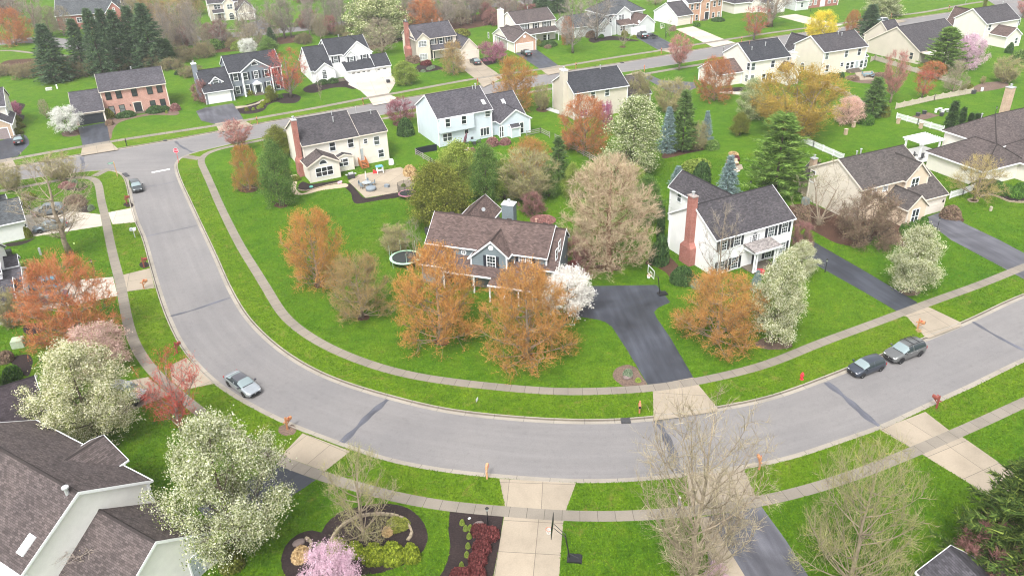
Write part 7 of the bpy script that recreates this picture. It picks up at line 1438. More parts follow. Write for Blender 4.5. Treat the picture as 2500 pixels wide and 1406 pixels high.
place_car(make_car('jeep', SILV, 'silver off-road car nosing out beside the big cream pear tree'), (285,966), (352,982), .008)
t = empty('utility_trailer', (*G(1594,95), 0), -.55, 'open trailer with a quad bike load beside the black sport utility car', 'trailer'); b = MB(); b.box(-1.2, 1.2, -.7, .7, .42, .5); b.box(-1.2, 1.2, -.72, -.68, .5, .8); b.box(-1.2, 1.2, .68, .72, .5, .8); b.tube([(1.2, 0, .45), (2.1, 0, .45)], .05, 5); b.build('trailer_bed', DGREY, t); 
for y in (.78, -.78): wheel(t, 0, y, .3, .16)
b = MB(); b.box(-.7, .7, -.4, .4, .5, 1.1); b.box(-.2, .1, -.5, .5, 1.1, 1.35); b.build('cargo', BLACK, t)
# ================================================================== street furniture
def mailbox(px, py, face, label, wood, h=1.45, flag=True):
    """face: pixel towards which the box opens (the street)"""
    p = G(px, py); q = G(*face); d = q - p; o = empty('mailbox', (*p, 0), math.atan2(d[1], d[0]), label, 'mailbox'); b = MB(); b.box(-.075, .075, -.075, .075, 0, h); b.poly([(-.075, -.075, h), (.075, -.075, h), (.075, .075, h), (-.075, .075, h), (0, 0, h + .14)], [(0, 1, 4), (1, 2, 4), (2, 3, 4), (3, 0, 4)]); b.build('post', wood, o)
    b = MB(); b.box(-.3, .62, -.05, .05, .92, 1.02); b.prism([(-.05, .55), (.06, .55), (.5, .92), (.39, .92)], -.04, .04, 'y'); b.build('arm', wood, o)
    b = MB(); pr = [(-.13, 1.03), (.13, 1.03), (.13, 1.22), (.09, 1.30), (0, 1.33), (-.09, 1.30), (-.13, 1.22)]; b.prism(pr, .05, .64, 'x'); bx = b.build('box', wood, o); c = MB(); c.prism([(a * .9, z) for a, z in pr], .64, .655, 'x'); c.build('door', BLACK if wood != REDWOOD else REDWOOD, bx)
    if flag: c = MB(); c.box(.2, .23, -.155, -.14, 1.1, 1.4); c.box(.2, .34, -.155, -.14, 1.34, 1.42); c.build('flag', plain('red_enamel', (.5, .03, .03), .5), bx)
    return o
TERRA = plain('terracotta_wood', (.48, .19, .11), .7)
mailbox(1561,1008,(1561,1030),'terracotta wooden mailbox on the verge beside the kerb drain',TERRA); mailbox(2239,805,(2262,812),'cedar mailbox with a white number plate behind the pewter car',CEDAR); mailbox(2286,996,(2268,986),'red-stained mailbox across the street from the parked cars',REDWOOD); mailbox(702,1048,(722,1036),'bright cedar mailbox in a ring of mulch at the kerb',CEDAR); mailbox(1189,1168,(1192,1150),'pale cedar mailbox near the wide concrete drive',plain('pale_cedar',(.55,.30,.16),.7)); mailbox(433,862,(452,852),'red wooden mailbox at the kerb above the crimson maple',REDWOOD); mailbox(352,652,(372,646),'red-brown mailbox in a dark mulch patch',REDWOOD); mailbox(310,498,(326,494),'red-brown mailbox in mulch nearest the stop line',REDWOOD); mailbox(352,705,(376,700),'weathered orange mailbox at the edge of the concrete apron',CEDAR,1.0); mailbox(1853,1146,(1846,1132),'orange mailbox partly behind the tall bare tree',CEDAR)
mailbox(887,256,(889,264),'tall cedar mailbox before the wide pale driveway',CEDAR); mailbox(1166,207,(1172,214),'cedar mailbox at the far drive of the cream house',CEDAR); mailbox(1406,168,(1409,175),'terracotta mailbox at the far blacktop drive',TERRA); mailbox(1573,175,(1570,165),'terracotta mailbox on the near side of the far street',TERRA); mailbox(1614,132,(1618,138),'brown mailbox with a figure-like top by the wet drive',TERRA); mailbox(629,303,(631,310),'yellowish mailbox at the far street above the cream roof',CEDAR); mailbox(310,357,(312,365),'black mailbox before the brick house',BLACK); mailbox(2175,46,(2180,52),'dark mailbox by the white car on the far street',TERRA); mailbox(2316,26,(2318,32),'red-brown mailbox on the far verge',TERRA); mailbox(1810,104,(1806,112),'terracotta mailbox under the deep red tree',TERRA)
b_ = MB(); b_.box(.05, .065, -.16, -.15, .7, .95)
def lamp_post(px, py, label, h=1.9):
    x, y = G(px, py); o = empty('lamp_post', (x, y, 0), 0, label, 'lamp post'); b = MB(); b.lathe([(.07, 0), (.07, .25), (.045, .3), (.04, h - .35), (.09, h - .33)], 8); b.build('post', BLACK, o)
    b = MB(); b.lathe([(.09, h - .32), (.14, h - .05)], 6); b.build('lantern', plain('lantern_glass', (.35, .38, .36), .2, .6), o); b = MB(); b.lathe([(.18, h - .06), (.10, h + .04), (.02, h + .12)], 6); b.build('lantern_cap', BLACK, o); return o
for a in [(1191,1280,'black lamp post at the corner of the near barberry bed'),(2014,665,'black lamp post at the blacktop drive of the white house'),(2287,563,'black lamp post at the drive of the peach-gabled house'),(110,907,'dark lamp post beside the big cream pear tree'),(231,665,'black lamp post beside the rust-red maple'),(1626,96,'thin black lamp post by the wet drive'),(1830,470,'white-topped lamp post behind the white house roof'),(2428,285,'thin lamp post above the hip roof ridge')]: lamp_post(*a)
# street light pole between the houses, and far poles
for px, py, top, lab in ((871,287,262,'pale street light pole behind the cream corner house roof'),(1765,135,113,'grey sign pole on the far street'),(2317,52,30,'thin street pole on the far street near the beige roof'),(2356,14,-10,'green street sign pole on the far corner lawn'),(1498,60,8,'white flagpole before the white hip-roofed house')):
    x, y = G(px, py); hh = hgt(x, y, top); o = empty('street_pole', (x, y, 0), 0, lab, 'pole'); b = MB(); b.tube([(0, 0, 0), (0, 0, hh)], [.05, .04], 6); b.build('pole', LGREY if 'grey sign' not in lab else DGREY, o); b = MB(); b.box(-.22, .22, -.03, .03, hh - .35, hh) if 'sign' in lab else b.lathe([(.1, hh), (.13, hh + .12), (.02, hh + .18)], 8); b.build('head', plain('dull_green_enamel', (.12, .25, .2), .5) if 'green' in lab else LGREY, o)
# fire hydrant
x, y = G(1957,926); o = empty('fire_hydrant', (x, y, 0), .5, 'red fire hydrant on the verge near the navy hatchback', 'fire hydrant'); HY = plain('hydrant_red', (.62, .035, .05), .45); b = MB(); b.lathe([(.2, 0), (.2, .06), (.13, .08), (.13, .55), (.17, .56), (.17, .62)], 12); b.build('barrel', HY, o); b = MB(); b.lathe([(.16, .62), (.15, .74), (.09, .84), (.04, .86), (.04, .93), (.01, .94)], 12); b.build('bonnet', HY, o)
for a in (0, 1.57, 3.14): b = MB(); d = np.array([math.cos(a), math.sin(a), 0]); b.tube([d * .1 + [0, 0, .42], d * .24 + [0, 0, .42]], .075, 8); b.build('nozzle', HY, o)
def text(body, size, mat, parent, loc, rot, name='lettering'):
    c = bpy.data.curves.new(name, 'FONT'); c.body = body; c.size = size; c.align_x = 'CENTER'; c.align_y = 'CENTER'; c.extrude = .004; t = bpy.data.objects.new(name, c); COL.objects.link(t)
    dg = bpy.context.evaluated_depsgraph_get(); me = bpy.data.meshes.new_from_object(t.evaluated_get(dg)); bpy.data.objects.remove(t); me.materials.clear(); me.materials.append(mat); o = link(name, me, parent, loc); o.rotation_euler = rot; return o
# stop sign
x, y = G(437,399); o = empty('stop_sign', (x, y, 0), .12, 'red octagonal STOP sign on a red post at the street corner', 'stop sign'); SR = plain('sign_red', (.60, .02, .06), .4); b = MB(); b.box(-.035, .035, -.03, .03, 0, 2.05); b.build('post', plain('red_post', (.55, .06, .05), .6), o); oc = lambda r: [(r * math.cos(math.pi / 8 + math.pi / 4 * i), 2.45 + r * math.sin(math.pi / 8 + math.pi / 4 * i)) for i in range(8)]
b = MB(); b.prism(oc(.50), -.05, -.035, 'y'); pl = b.build('plate', WHITE, o); b = MB(); b.prism(oc(.46), -.056, -.05, 'y'); b.build('red_face', SR, pl); text('STOP', .36, WHITE, pl, (0, -.062, 2.45), (math.pi / 2, 0, 0))
# street name sign
x, y = G(287,431); hh = 2.7; o = empty('street_name_sign', (x, y, 0), .5, 'green street name sign on a wooden post at the corner', 'street sign'); b = MB(); b.box(-.08, .08, -.08, .08, 0, hh); b.build('post', plain('post_wood', (.42, .27, .14), .8), o); b = MB(); b.box(-.95, -.1, -.015, .015, hh - .28, hh - .02); b.build('sign_blade', plain('sign_green', (.03, .28, .16), .4), o); b = MB()
for i in range(6): b.box(-.88 + i * .12, -.80 + i * .12, -.02, -.015, hh - .2, hh - .1)
b.build('lettering', WHITE, o)
# yard sign, cluster mailbox, utility boxes
x, y = G(1165,983); o = empty('yard_sign', (x, y, 0), 1.1, 'small white yard sign stuck in the inner verge', 'yard sign'); b = MB(); b.box(-.22, .22, -.006, .006, .22, .62); b.build('panel', WHITE, o); b = MB(); b.tube([(-.15, 0, 0), (-.15, 0, .25)], .012, 4); b.tube([(.15, 0, 0), (.15, 0, .25)], .012, 4); b.build('stake', DGREY, o)
x, y = G(330,580); o = empty('cluster_mailbox', (x, y, 0), .2, 'grey cluster mailbox on a post at the kerb of the pale drive', 'mailbox'); b = MB(); b.box(-.05, .05, -.05, .05, 0, 1.2); b.box(-.4, .4, -.05, .05, 1.1, 1.2); b.build('post', LGREY, o); b = MB(); b.box(-.42, -.04, -.28, .28, 1.2, 1.55); b.build('box', plain('grey_box', (.33, .35, .36), .5), o); b = MB(); b.box(.02, .40, -.28, .28, 1.2, 1.5); b.build('box', WHITE, o)
def ubox(px, py, w, d, hh, mat, label, rz=.4):
    x, y = G(px, py); b = MB(); b.box(-w / 2, w / 2, -d / 2, d / 2, 0, hh * .85); b.prism([(-w / 2 - .03, hh * .85), (w / 2 + .03, hh * .85), (w / 2 - .06, hh), (-w / 2 + .06, hh)], -d / 2 - .03, d / 2 + .03, 'y'); b.box(-w / 4, w / 4, -d / 2 - .02, -d / 2, hh * .2, hh * .75); return tag(b.build('utility_box', mat, None, (x, y, 0), rz), label, 'utility box')
UG = plain('utility_green', (.36, .42, .30), .6); ubox(47,845,1.3,1.1,1.0,UG,'pale green utility box on the west lawn',.3); ubox(100,622,.28,.28,1.1,LGREY,'white utility pedestal on the west lawn beside the flecked shrub'); ubox(120,220,1.4,1.2,.5,plain('pale_box',(.5,.52,.46),.6),'low pale utility box on the brick house back lawn'); ubox(140,217,.3,.3,1.0,WHITE,'white pedestal on the brick house back lawn'); ubox(2397,223,.35,.35,.8,WHITE,'white pedestal by the upper mulch bed'); ubox(2375,229,.9,.8,.8,DGREY,'dark utility box at the wavy fence corner'); ubox(1966,498,.9,.9,1.0,plain('ac_grey',(.16,.2,.2),.6),'grey air conditioner at the back wall of the peach-gabled house'); ubox(1047,572,.9,.9,1.0,DGREY,'dark air conditioner at the end of the slate-blue house'); ubox(948,202,.8,.8,.7,DGREY,'dark bin pair beside the small white garage door'); ubox(22,625,.9,.9,.9,BLACK,'black covered bin beside the west house'); ubox(2418,515,.3,.3,.7,plain('stone_figure',(.4,.36,.28),.8),'small stone figure on the lawn before the hip-roofed house',0)
tag((lambda b: (b.lathe([(.11, .0), (.11, .2), (.02, .22)], 8), b)[1])(MB()).build('lawn_ball', plain('tennis_yellow', (.6, .75, .3), .7), None, (*G(181,596), 0)), 'small pale green ball on the west lawn', 'ball')
# basketball hoops
def hoop(px, py, rz, label, h=3.05, arm=1.1, glass=True, blk=True, base=True):
    x, y = G(px, py); o = empty('basketball_hoop', (x, y, 0), rz, label, 'basketball hoop'); b = MB(); b.tube([(-.25, 0, .1), (.1, 0, h - .5)], [.06, .05], 7); b.build('pole', BLACK, o)
    if base: b = MB(); b.prism([(-1.25, .0), (-.05, .0), (-.05, .12), (-.25, .2), (-1.1, .2), (-1.25, .1)], -.42, .42, 'y'); b.build('base', BLACK, o)
    b = MB(); b.tube([(.05, .06, h - .7), (arm - .1, .06, h + .25)], .03, 5); b.build('arm', DGREY, o); b = MB(); b.tube([(.05, -.06, h - .5), (arm - .1, -.06, h + .55)], .03, 5); b.build('arm', DGREY, o); b = MB(); b.tube([(-.2, 0, .6), (-.95, 0, .18)], .025, 5); b.build('brace', DGREY, o)
    b = MB(); z0 = h - .15; e = .05; b.box(arm, arm + .04, -.9, .9, z0, z0 + e); b.box(arm, arm + .04, -.9, .9, z0 + 1.05, z0 + 1.05 + e); b.box(arm, arm + .04, -.9, -.9 + e, z0, z0 + 1.05); b.box(arm, arm + .04, .9 - e, .9, z0, z0 + 1.05); b.box(arm + .005, arm + .045, -.3, .3, z0 + .5, z0 + .54); b.box(arm + .005, arm + .045, -.3, -.26, z0 + .1, z0 + .5); b.box(arm + .005, arm + .045, .26, .3, z0 + .1, z0 + .5); fr = b.build('backboard', WHITE if glass else BLACK, o)
    b = MB(); b.box(arm + .012, arm + .03, -.86, .86, z0 + .04, z0 + 1.05)
    pane = NM('backboard_glass'); tr = pane.n('ShaderNodeBsdfTransparent'); gl = pane.n('ShaderNodeBsdfGlossy'); gl.inputs['Roughness'].default_value = .1; mx = pane.n('ShaderNodeMixShader'); mx.inputs[0].default_value = .12; pane.l(tr, 0, mx, 1); pane.l(gl, 0, mx, 2); pane.l(mx, 0, pane.out, 0)
    b.build('panel', pane.mat if glass else BLACK, fr)
    b = MB(); n = 14; b.tube([(arm + .3 + .23 * math.cos(2 * math.pi * i / n), .23 * math.sin(2 * math.pi * i / n), h) for i in range(n + 1)], .02, 4, cap=False); b.build('rim', plain('hoop_orange', (.62, .12, .04), .5), o)
    b = MB()
    for i in range(n):
        a = 2 * math.pi * i / n
        for s in (1, -1): b.tube([(arm + .3 + .23 * math.cos(a), .23 * math.sin(a), h), (arm + .3 + .14 * math.cos(a + s * .5), .14 * math.sin(a + s * .5), h - .42)], .012, 3, cap=False)
    b.build('net', WHITE, o); return o
hoop(1606,720,3.4,'basketball hoop with a clear backboard on the blacktop driveway'); hoop(1383,1363,2.98,'basketball hoop with a black backboard beside the wide concrete drive',glass=False); hoop(1978,30,3.9,'white-framed basketball hoop before the dark red brick house',base=False); hoop(1623,93,3.6,'small basketball hoop beside the curved path of the orange brick house',base=False)
# trampolines
def trampoline(px, py, r, pad, label, net=False, h=.9):
    x, y = G(px, py); o = empty('trampoline', (x, y, 0), 0, label, 'trampoline'); n = 32; c = lambda q, i: (q * math.cos(2 * math.pi * i / n), q * math.sin(2 * math.pi * i / n)); b = MB(); b.poly([(*c(r * .86, i), h - .03) for i in range(n)], [tuple(range(n))]); b.build('jumping_mat', plain('trampoline_mat', (.03, .035, .035), .7), o)
    b = MB()
    for i in range(n): b.poly([(*c(r * .85, i), h + .02), (*c(r, i), h), (*c(r, i + 1), h), (*c(r * .85, i + 1), h + .02), (*c(r, i), h - .07), (*c(r, i + 1), h - .07)], [(0, 1, 2, 3), (1, 4, 5, 2)])
    b.build('pad', pad, o)
    for i in range(0, n, 8):
        b = MB(); p = c(r * .97, i + 2); b.tube([(*p, h - .03), (p[0] * 1.02, p[1] * 1.02, 0)], .04, 5); b.build('leg', DGREY, o)
    for i in range(0, n, 5):
        b = MB(); p = c(r * 1.02, i); b.tube([(*p, 0), (*p, h + (1.75 if net else 1.6))], .025, 5); b.build('net_pole', BLACK if net else plain('pale_green_foam', (.45, .62, .5), .6), o)
    if net:
        b = MB()
        for i in range(n): b.poly([(*c(r, i), h), (*c(r, i + 1), h), (*c(r, i + 1), h + 1.7), (*c(r, i), h + 1.7)], [(0, 1, 2, 3)])
        nm = NM('safety_net'); tr = nm.n('ShaderNodeBsdfTransparent'); mx = nm.n('ShaderNodeMixShader'); mx.inputs[0].default_value = .38; nm.l(tr, 0, mx, 1); nm.fin((.03, .03, .03), .8); nm.l(nm.b, 0, mx, 2); nm.l(mx, 0, nm.out, 0); b.build('safety_net', nm.mat, o)
    return o
trampoline(991,642,2.15,plain('mint_pad',(.42,.66,.47),.6),'large round trampoline with a mint green pad beside the slate-blue house'); trampoline(995,482,1.45,plain('pink_pad',(.62,.25,.36),.6),'netted trampoline with a pink pad at the patio corner',True,.75)
# fences
def fence(name, px, h, style, mat, label, gap=.3, closed=False):
    P = [np.array(p) for p in gpts(px)]; o = empty(name, (*P[0], 0), 0, label, 'fence'); pb, rb = MB(), MB(); posts = []
    for a, c in zip(P, P[1:]):
        d = c - a; L = np.linalg.norm(d); d /= L; nn = np.array([-d[1], d[0]]); k = max(1, round(L / 2.4)); A = a - P[0]
        def pt(u, off=0): q = A + d * u + nn * off; return q
        for i in range(k + 1): posts.append(pt(L * i / k))
        def bar(u0, u1, z0, z1, t=.02, off=0, zz1=None):
            q = [pt(u0, off - t), pt(u1, off - t), pt(u1, off + t), pt(u0, off + t)]; rb.poly([(*p, z0) for p in q] + [(*p, z1) for p in q], [(0, 3, 2, 1), (4, 5, 6, 7), (0, 1, 5, 4), (1, 2, 6, 5), (2, 3, 7, 6), (3, 0, 4, 7)])
        if style == 'rail':
            for z in (.25, .6, .95): bar(0, L, z, z + .13)
        else:
            bar(0, L, .2, .28); bar(0, L, h - .35, h - .27); n = int(L / gap)
            for i in range(n):
                u = (i + .5) * L / n; w_ = gap * .3 if style == 'picket' else gap * .46; ph = (u / (L / k)) % 1.0; zt = h if style == 'picket' else h - .22 + .22 * (2 * ph - 1) ** 2
                bar(u - w_, u + w_, .05, zt, .012, .033)
    for i, q in enumerate(posts): b = MB(); b.box(q[0] - .06, q[0] + .06, q[1] - .06, q[1] + .06, 0, h + .08); b.build('post', mat, o)
    rb.build('panel' if style != 'rail' else 'rail', mat, o); return o
VIN = plain('white_vinyl', (.76, .77, .78), .5, .4, 0, .03); GRF = plain('greyed_fence_wood', (.42, .37, .31), .85)
fence('picket_fence', [(1952,346),(1985,360),(2058,392)], 1.15, 'picket', VIN, 'white picket fence descending beside the big bright green pine', .17); fence('picket_fence', [(2188,290),(2240,305),(2302,323)], 1.15, 'picket', VIN, 'white picket fence between brick pillars behind the pergola', .17); fence('picket_fence', [(2318,486),(2350,476),(2376,466)], 1.2, 'picket', VIN, 'short white picket fence at the corner of the peach-gabled house', .17)
fence('wavy_fence', [(2125,152),(2135,148),(2200,168),(2290,195),(2345,212)], 1.3, 'wavy', GRF, 'scalloped grey wooden fence along the beige gable', .16); fence('wavy_fence', [(2186,267),(2280,246),(2373,229)], 1.3, 'wavy', plain('pale_fence_wood', (.48, .42, .34), .85), 'scalloped pale wooden fence across the upper lawn', .16); fence('wavy_fence', [(2005,208),(2060,232),(2110,262)], 1.2, 'wavy', GRF, 'greyed wooden fence behind the golden vase-shaped tree', .16)
fence('rail_fence', [(1015,378),(1052,400),(1085,420),(1120,443)], 1.15, 'rail', GREYWOOD, 'grey three-rail fence beside the lime-green tree'); fence('rail_fence', [(1286,334),(1320,326),(1342,337)], 1.15, 'rail', GREYWOOD, 'grey three-rail fence at the corner of the light blue house'); fence('rail_fence', [(1372,348),(1410,373),(1455,398)], 1.15, 'rail', GREYWOOD, 'grey three-rail fence under the rust maple'); fence('rail_fence', [(1355,342),(1372,348)], 1.15, 'rail', GREYWOOD, 'short length of grey rail fence behind the rust maple')
P = gpts([(1016,378),(1042,372),(1067,368)]); b = MB()
for a, c in zip(P, P[1:]): b.poly([(*a, .0), (*c, .0), (*c, 1.25), (*a, 1.25)], [(0, 1, 2, 3)]); b.poly([(*a, .0), (*c, .0), (*(c + .03), 1.25), (*(a + .03), 1.25)], [(3, 2, 1, 0)])
tag(b.build('screen_fence', plain('black_tarp', (.012, .015, .025), .5)), 'black tarpaulin screen fence at the light blue house corner', 'fence')
# brick pillars along the picket lawn
for i, (px, py) in enumerate(((2192,302),(2247,314),(2064,329),(2083,311))):
    b = MB(); b.box(-.25, .25, -.25, .25, 0, 1.0); b.box(-.3, .3, -.3, .3, 1.0, 1.1); tag(b.build('brick_pillar', WL['tanbrick'], None, (*G(px, py), 0), .4), ['squat brick pillar at the near side of the picket fence end','squat brick pillar in the middle of the picket fence','squat stone pillar on the lawn by the round green shrub','small stone pillar behind the picket lawn'][i], 'pillar')
# pergola with deck
x, y = G(2247,375); o = empty('pergola', (x, y, 0), math.radians(24), 'white pergola over a paved sitting corner behind the peach-gabled house', 'pergola'); 
for px_, py_ in ((-2.2, -1.6), (2.2, -1.6), (-2.2, 1.6), (2.2, 1.6)): b = MB(); b.box(px_ - .12, px_ + .12, py_ - .12, py_ + .12, 0, 2.5); b.build('post', VIN, o)
b = MB(); b.box(-2.7, 2.7, -1.68, -1.52, 2.35, 2.6); b.box(-2.7, 2.7, 1.52, 1.68, 2.35, 2.6); b.build('beam', VIN, o); b = MB()
for i in range(13): xx = -2.5 + i * 5 / 12; b.box(xx - .06, xx + .06, -2.2, 2.2, 2.6, 2.8)
for i in range(9): yy = -2.0 + i * .5; b.box(-2.75, 2.75, yy - .05, yy + .05, 2.8, 2.87)
b.build('rafter', VIN, o); b = MB(); b.box(-3.5, 3.4, -3.4, 2.4, .01, .12); b.build('deck', plain('pale_paving', (.55, .54, .52), .8), o)
# garden furniture
def chair(x, y, rz, label, mat, grp=None):
    o = empty('garden_chair', (x, y, .0), rz, label, 'chair', grp); b = MB(); b.box(-.25, .25, -.25, .25, .40, .46); b.build('seat', mat, o); b = MB(); b.box(-.25, .25, .22, .28, .46, .95); b.build('backrest', mat, o)
    for sx in (-.22, .22):
        for sy in (-.22, .22): b = MB(); b.box(sx - .02, sx + .02, sy - .02, sy + .02, 0, .4); b.build('leg', DGREY, o)
    return o
def table(x, y, r, label, mat, h=.73):
    o = empty('patio_table', (x, y, 0), 0, label, 'table'); b = MB(); b.lathe([(r, h - .04), (r, h)], 18); b.build('tabletop', mat, o)
    for i in range(4): a = .78 + 1.57 * i; b = MB(); b.tube([(r * .6 * math.cos(a), r * .6 * math.sin(a), 0), (r * .5 * math.cos(a), r * .5 * math.sin(a), h - .04)], .025, 5); b.build('leg', DGREY, o)
    return o
x, y = G(896,455); table(x, y, .75, 'grey round patio table under the closed parasol', plain('grey_tabletop', (.33, .36, .38), .4))
for i in range(5): a = 1.25 * i + .4; chair(x + 1.15 * math.cos(a), y + 1.15 * math.sin(a), a - 1.57, 'grey cushioned chair around the round patio table', plain('slate_fabric', (.16, .20, .23), .8), 'chairs round the patio table')
b = MB(); b.lathe([(.28, 0), (.28, .08), (.03, .1), (.03, 1.2), (.12, 1.3), (.15, 1.9), (.06, 2.6), (.01, 2.75)], 10); tag(b.build('closed_parasol', plain('ivory_canvas', (.62, .58, .52), .8), None, (x, y, .74)), 'closed pale parasol standing in the round patio table', 'parasol').location = (x, y, .02)
b = MB(); b.lathe([(.85, 0), (.88, .45), (.80, .52), (.5, .56)], 16); tag(b.build('covered_fire_pit', plain('grey_cover', (.19, .22, .25), .8), None, (*G(906,464), .01), smooth=True), 'grey covered round fire pit on the patio', 'fire pit')
b = MB(); b.box(-.4, .4, -.25, .25, 0, .38); b.prism([(-.42, .38), (.42, .38), (.36, .46), (-.36, .46)], -.27, .27, 'y'); tag(b.build('storage_box', plain('grey_cover', (.19, .22, .25), .8), None, (*G(945,457), .01), -.4), 'small grey storage box alone on the patio', 'box')
x, y = G(858,436); o = empty('grill', (x, y, 0), .45, 'covered barbecue grill against the cream house wall', 'grill'); b = MB(); b.box(-.6, .6, -.3, .3, .1, .8); b.build('cabinet', DGREY, o); b = MB(); b.prism([(-.28, .8), (.28, .8), (.25, 1.05), (0, 1.15), (-.25, 1.05)], -.4, .4, 'x'); b.build('lid', LGREY, o); b = MB(); b.box(-.95, -.6, -.28, .28, .78, .82); b.box(.6, .95, -.28, .28, .78, .82); b.build('shelf', LGREY, o)
x, y = G(928,422); o = empty('play_house', (x, y, 0), .4, 'small blue-roofed toy play table beside the wooden stair', 'toy'); b = MB(); b.prism([(-.65, 1.15), (.65, 1.15), (.5, 1.3), (-.5, 1.3)], -.4, .4, 'y'); b.build('roof', plain('toy_blue', (.12, .36, .52), .5), o); b = MB(); [b.box(sx - .06, sx + .06, sy - .06, sy + .06, 0, 1.15) for sx in (-.5, .5) for sy in (-.3, .3)]; b.box(-.5, .5, -.3, .3, .45, .55); b.build('frame', WHITE, o)
b = MB(); b.prism([(-.35, 0), (.35, 0), (.4, .3), (.1, .35), (-.1, .6), (-.35, .55)], -.2, .2, 'y'); tag(b.build('toy_car', plain('toy_red', (.6, .04, .05), .4), None, (*G(916,423), .01), .3), 'small red toy car beside the blue-roofed toy', 'toy')
b = MB(); b.lathe([(.5, 0), (.5, .1), (.45, .75), (.3, 1.0), (.05, 1.1)], 12); tag(b.build('covered_kettle', WHITE, None, (*G(956,402), .01), smooth=True), 'white covered kettle barbecue at the house corner', 'barbecue')
b = MB(); b.lathe([(.25, 0), (.36, .12), (.3, .22)], 14); tag(b.build('coiled_hose', plain('hose_green', (.10, .42, .33), .5), None, (*G(760,458), .01)), 'coiled green garden hose on the mulch', 'hose')
b = MB(); b.prism([(-.4, .15), (-.2, .1), (.2, .1), (.45, .4), (.35, .5), (-.3, .4)], -.12, .12, 'y'); b.box(-.35, -.25, -.15, .15, 0, .15); b.box(.15, .25, -.15, .15, 0, .15); tag(b.build('rocking_toy', plain('toy_pink', (.72, .42, .55), .5), None, (*G(830,449), .01), .2), 'pale pink rocking toy at the lawn edge', 'toy')
x, y = G(1130,364); b = MB(); b.tube([(0, 0, 0), (.05, 0, 1.0)], .04, 6); b.lathe([(.06, .9), (.22, 1.3), (.26, 2.2), (.12, 3.0), (.01, 3.3)], 10); o = tag(b.build('folded_parasol', MAROON, None, (x, y, 0), smooth=True), 'folded plum-coloured parasol leaning on the light blue house patio', 'parasol'); o.rotation_euler = (0, .28, 0)
x, y = G(1156,352); table(x, y, .7, 'dark garden table at the light blue house wall', plain('verdigris_metal', (.20, .27, .27), .5))
for i in range(4): a = 1.57 * i + .2; chair(x + 1.1 * math.cos(a), y + 1.1 * math.sin(a), a - 1.57, 'dark metal chair at the light blue house table', DGREY, 'metal chairs at the light blue house')
for i, (px, py) in enumerate(((1138,372),(1146,368))):
    o = empty('lounge_chair', (*G(px, py), 0), 1.0, ['red cushioned lounge chair nearest the lime shrub','red cushioned lounge chair nearest the folded parasol'][i], 'chair'); b = MB(); b.box(-.3, .3, -.8, .5, .25, .4); b.prism([(-.3, .4), (.3, .4), (.3, .5), (-.3, .5)], .45, .5, 'y'); b.build('frame', plain('red_cushion', (.38, .03, .05), .8), o); b = MB(); [b.box(-.28, .28, -.7 + k * .3, -.55 + k * .3, .4, .46) for k in range(4)]; b.build('cushion', WHITE, o)
x, y = G(1788,404); o = empty('garden_bench', (x, y, 0), .2, 'cushioned outdoor seat with patterned cushions on the small patio', 'bench'); b = MB(); b.box(-1.0, 1.0, -.45, .45, .2, .45); b.box(-1.0, 1.0, .35, .5, .45, 1.0); b.build('frame', plain('wicker_brown', (.25, .15, .08), .8), o); b = MB(); b.box(-.95, -.03, -.42, .3, .46, .62); b.box(.03, .95, -.42, .3, .46, .62); b.box(-.95, -.03, .18, .33, .62, 1.08); b.box(.03, .95, .18, .33, .62, 1.08); b.build('cushion', plain('patterned_cushion', (.55, .46, .33), .85, .1, 0, .35, 9), o)
for i in range(7): b = MB(); b.lathe([(.25, 0), (.3, .12), (.1, .24)], 7); tag(b.build('garden_stone', plain('pale_stone', (.5, .44, .36), .9), None, (*G(1788 + (i % 4) * 5, 419 - (i // 4) * 5 + i % 3), .0), i), 'pale stone in the low edging below the outdoor seat', 'stone', 'stones below the outdoor seat')
x, y = G(2118,188); table(x, y, .8, 'grey patio table behind the pale house', TEALG)
for i in range(4): a = 1.57 * i + .6; chair(x + 1.2 * math.cos(a), y + 1.2 * math.sin(a), a - 1.57, 'grey chair round the pale house patio table', TEALG, 'chairs behind the pale house')
# pergola furniture, garden boxes, timber
for i in range(4): a = 1.57 * i; px_, py_ = G(2240,388); chair(px_ + .9 * math.cos(a), py_ + .9 * math.sin(a), a, 'dark chair under the white pergola', DGREY, 'chairs under the pergola')
def plank(px, py, rz, n, L, mat, label, name, lean=.9):
    o = empty(name, (*G(px, py), 0), rz, label, 'fence panel'); b = MB()
    for i in range(n): b.box(i * .16, i * .16 + .13, -.02, .02, 0, L)
    b.box(0, n * .16, .02, .06, L * .2, L * .2 + .08); b.box(0, n * .16, .02, .06, L * .75, L * .75 + .08); q = b.build('panel', mat, o); q.rotation_euler = (-lean, 0, 0); return o
plank(2292,464,2.0,17,1.8,plain('new_pine_wood',(.60,.38,.17),.7),'leaning new wooden fence panel beside the hip-roofed house wall','fence_panel',.7); plank(2318,478,2.0,6,1.1,VIN,'white slatted panel lying next to the new wooden panel','fence_panel',1.0)
for i, (px, py, lab) in enumerate(((2256,279,'dark blue tub at the vegetable bed'),(2298,284,'dark planter at the end of the vegetable bed'),(2240,284,'dark heap on the vegetable bed edge'))): b = MB(); b.lathe([(.35, 0), (.45, .7), (.3, .72)], 10); tag(b.build('garden_tub', NAVY if i == 0 else DGREY, None, (*G(px, py), 0)), lab, 'tub')
for i, (px, py, lab) in enumerate(((2290,274,'white garden umbrella board by the vegetable bed'),(2307,276,'white bench table by the vegetable bed'))): b = MB(); b.box(-.9, .9, -.3, .3, .65, .7); b.box(-.8, -.7, -.25, .25, 0, .65); b.box(.7, .8, -.25, .25, 0, .65); tag(b.build('garden_bench', WHITE, None, (*G(px, py), 0), .5), lab, 'bench')
b = MB()
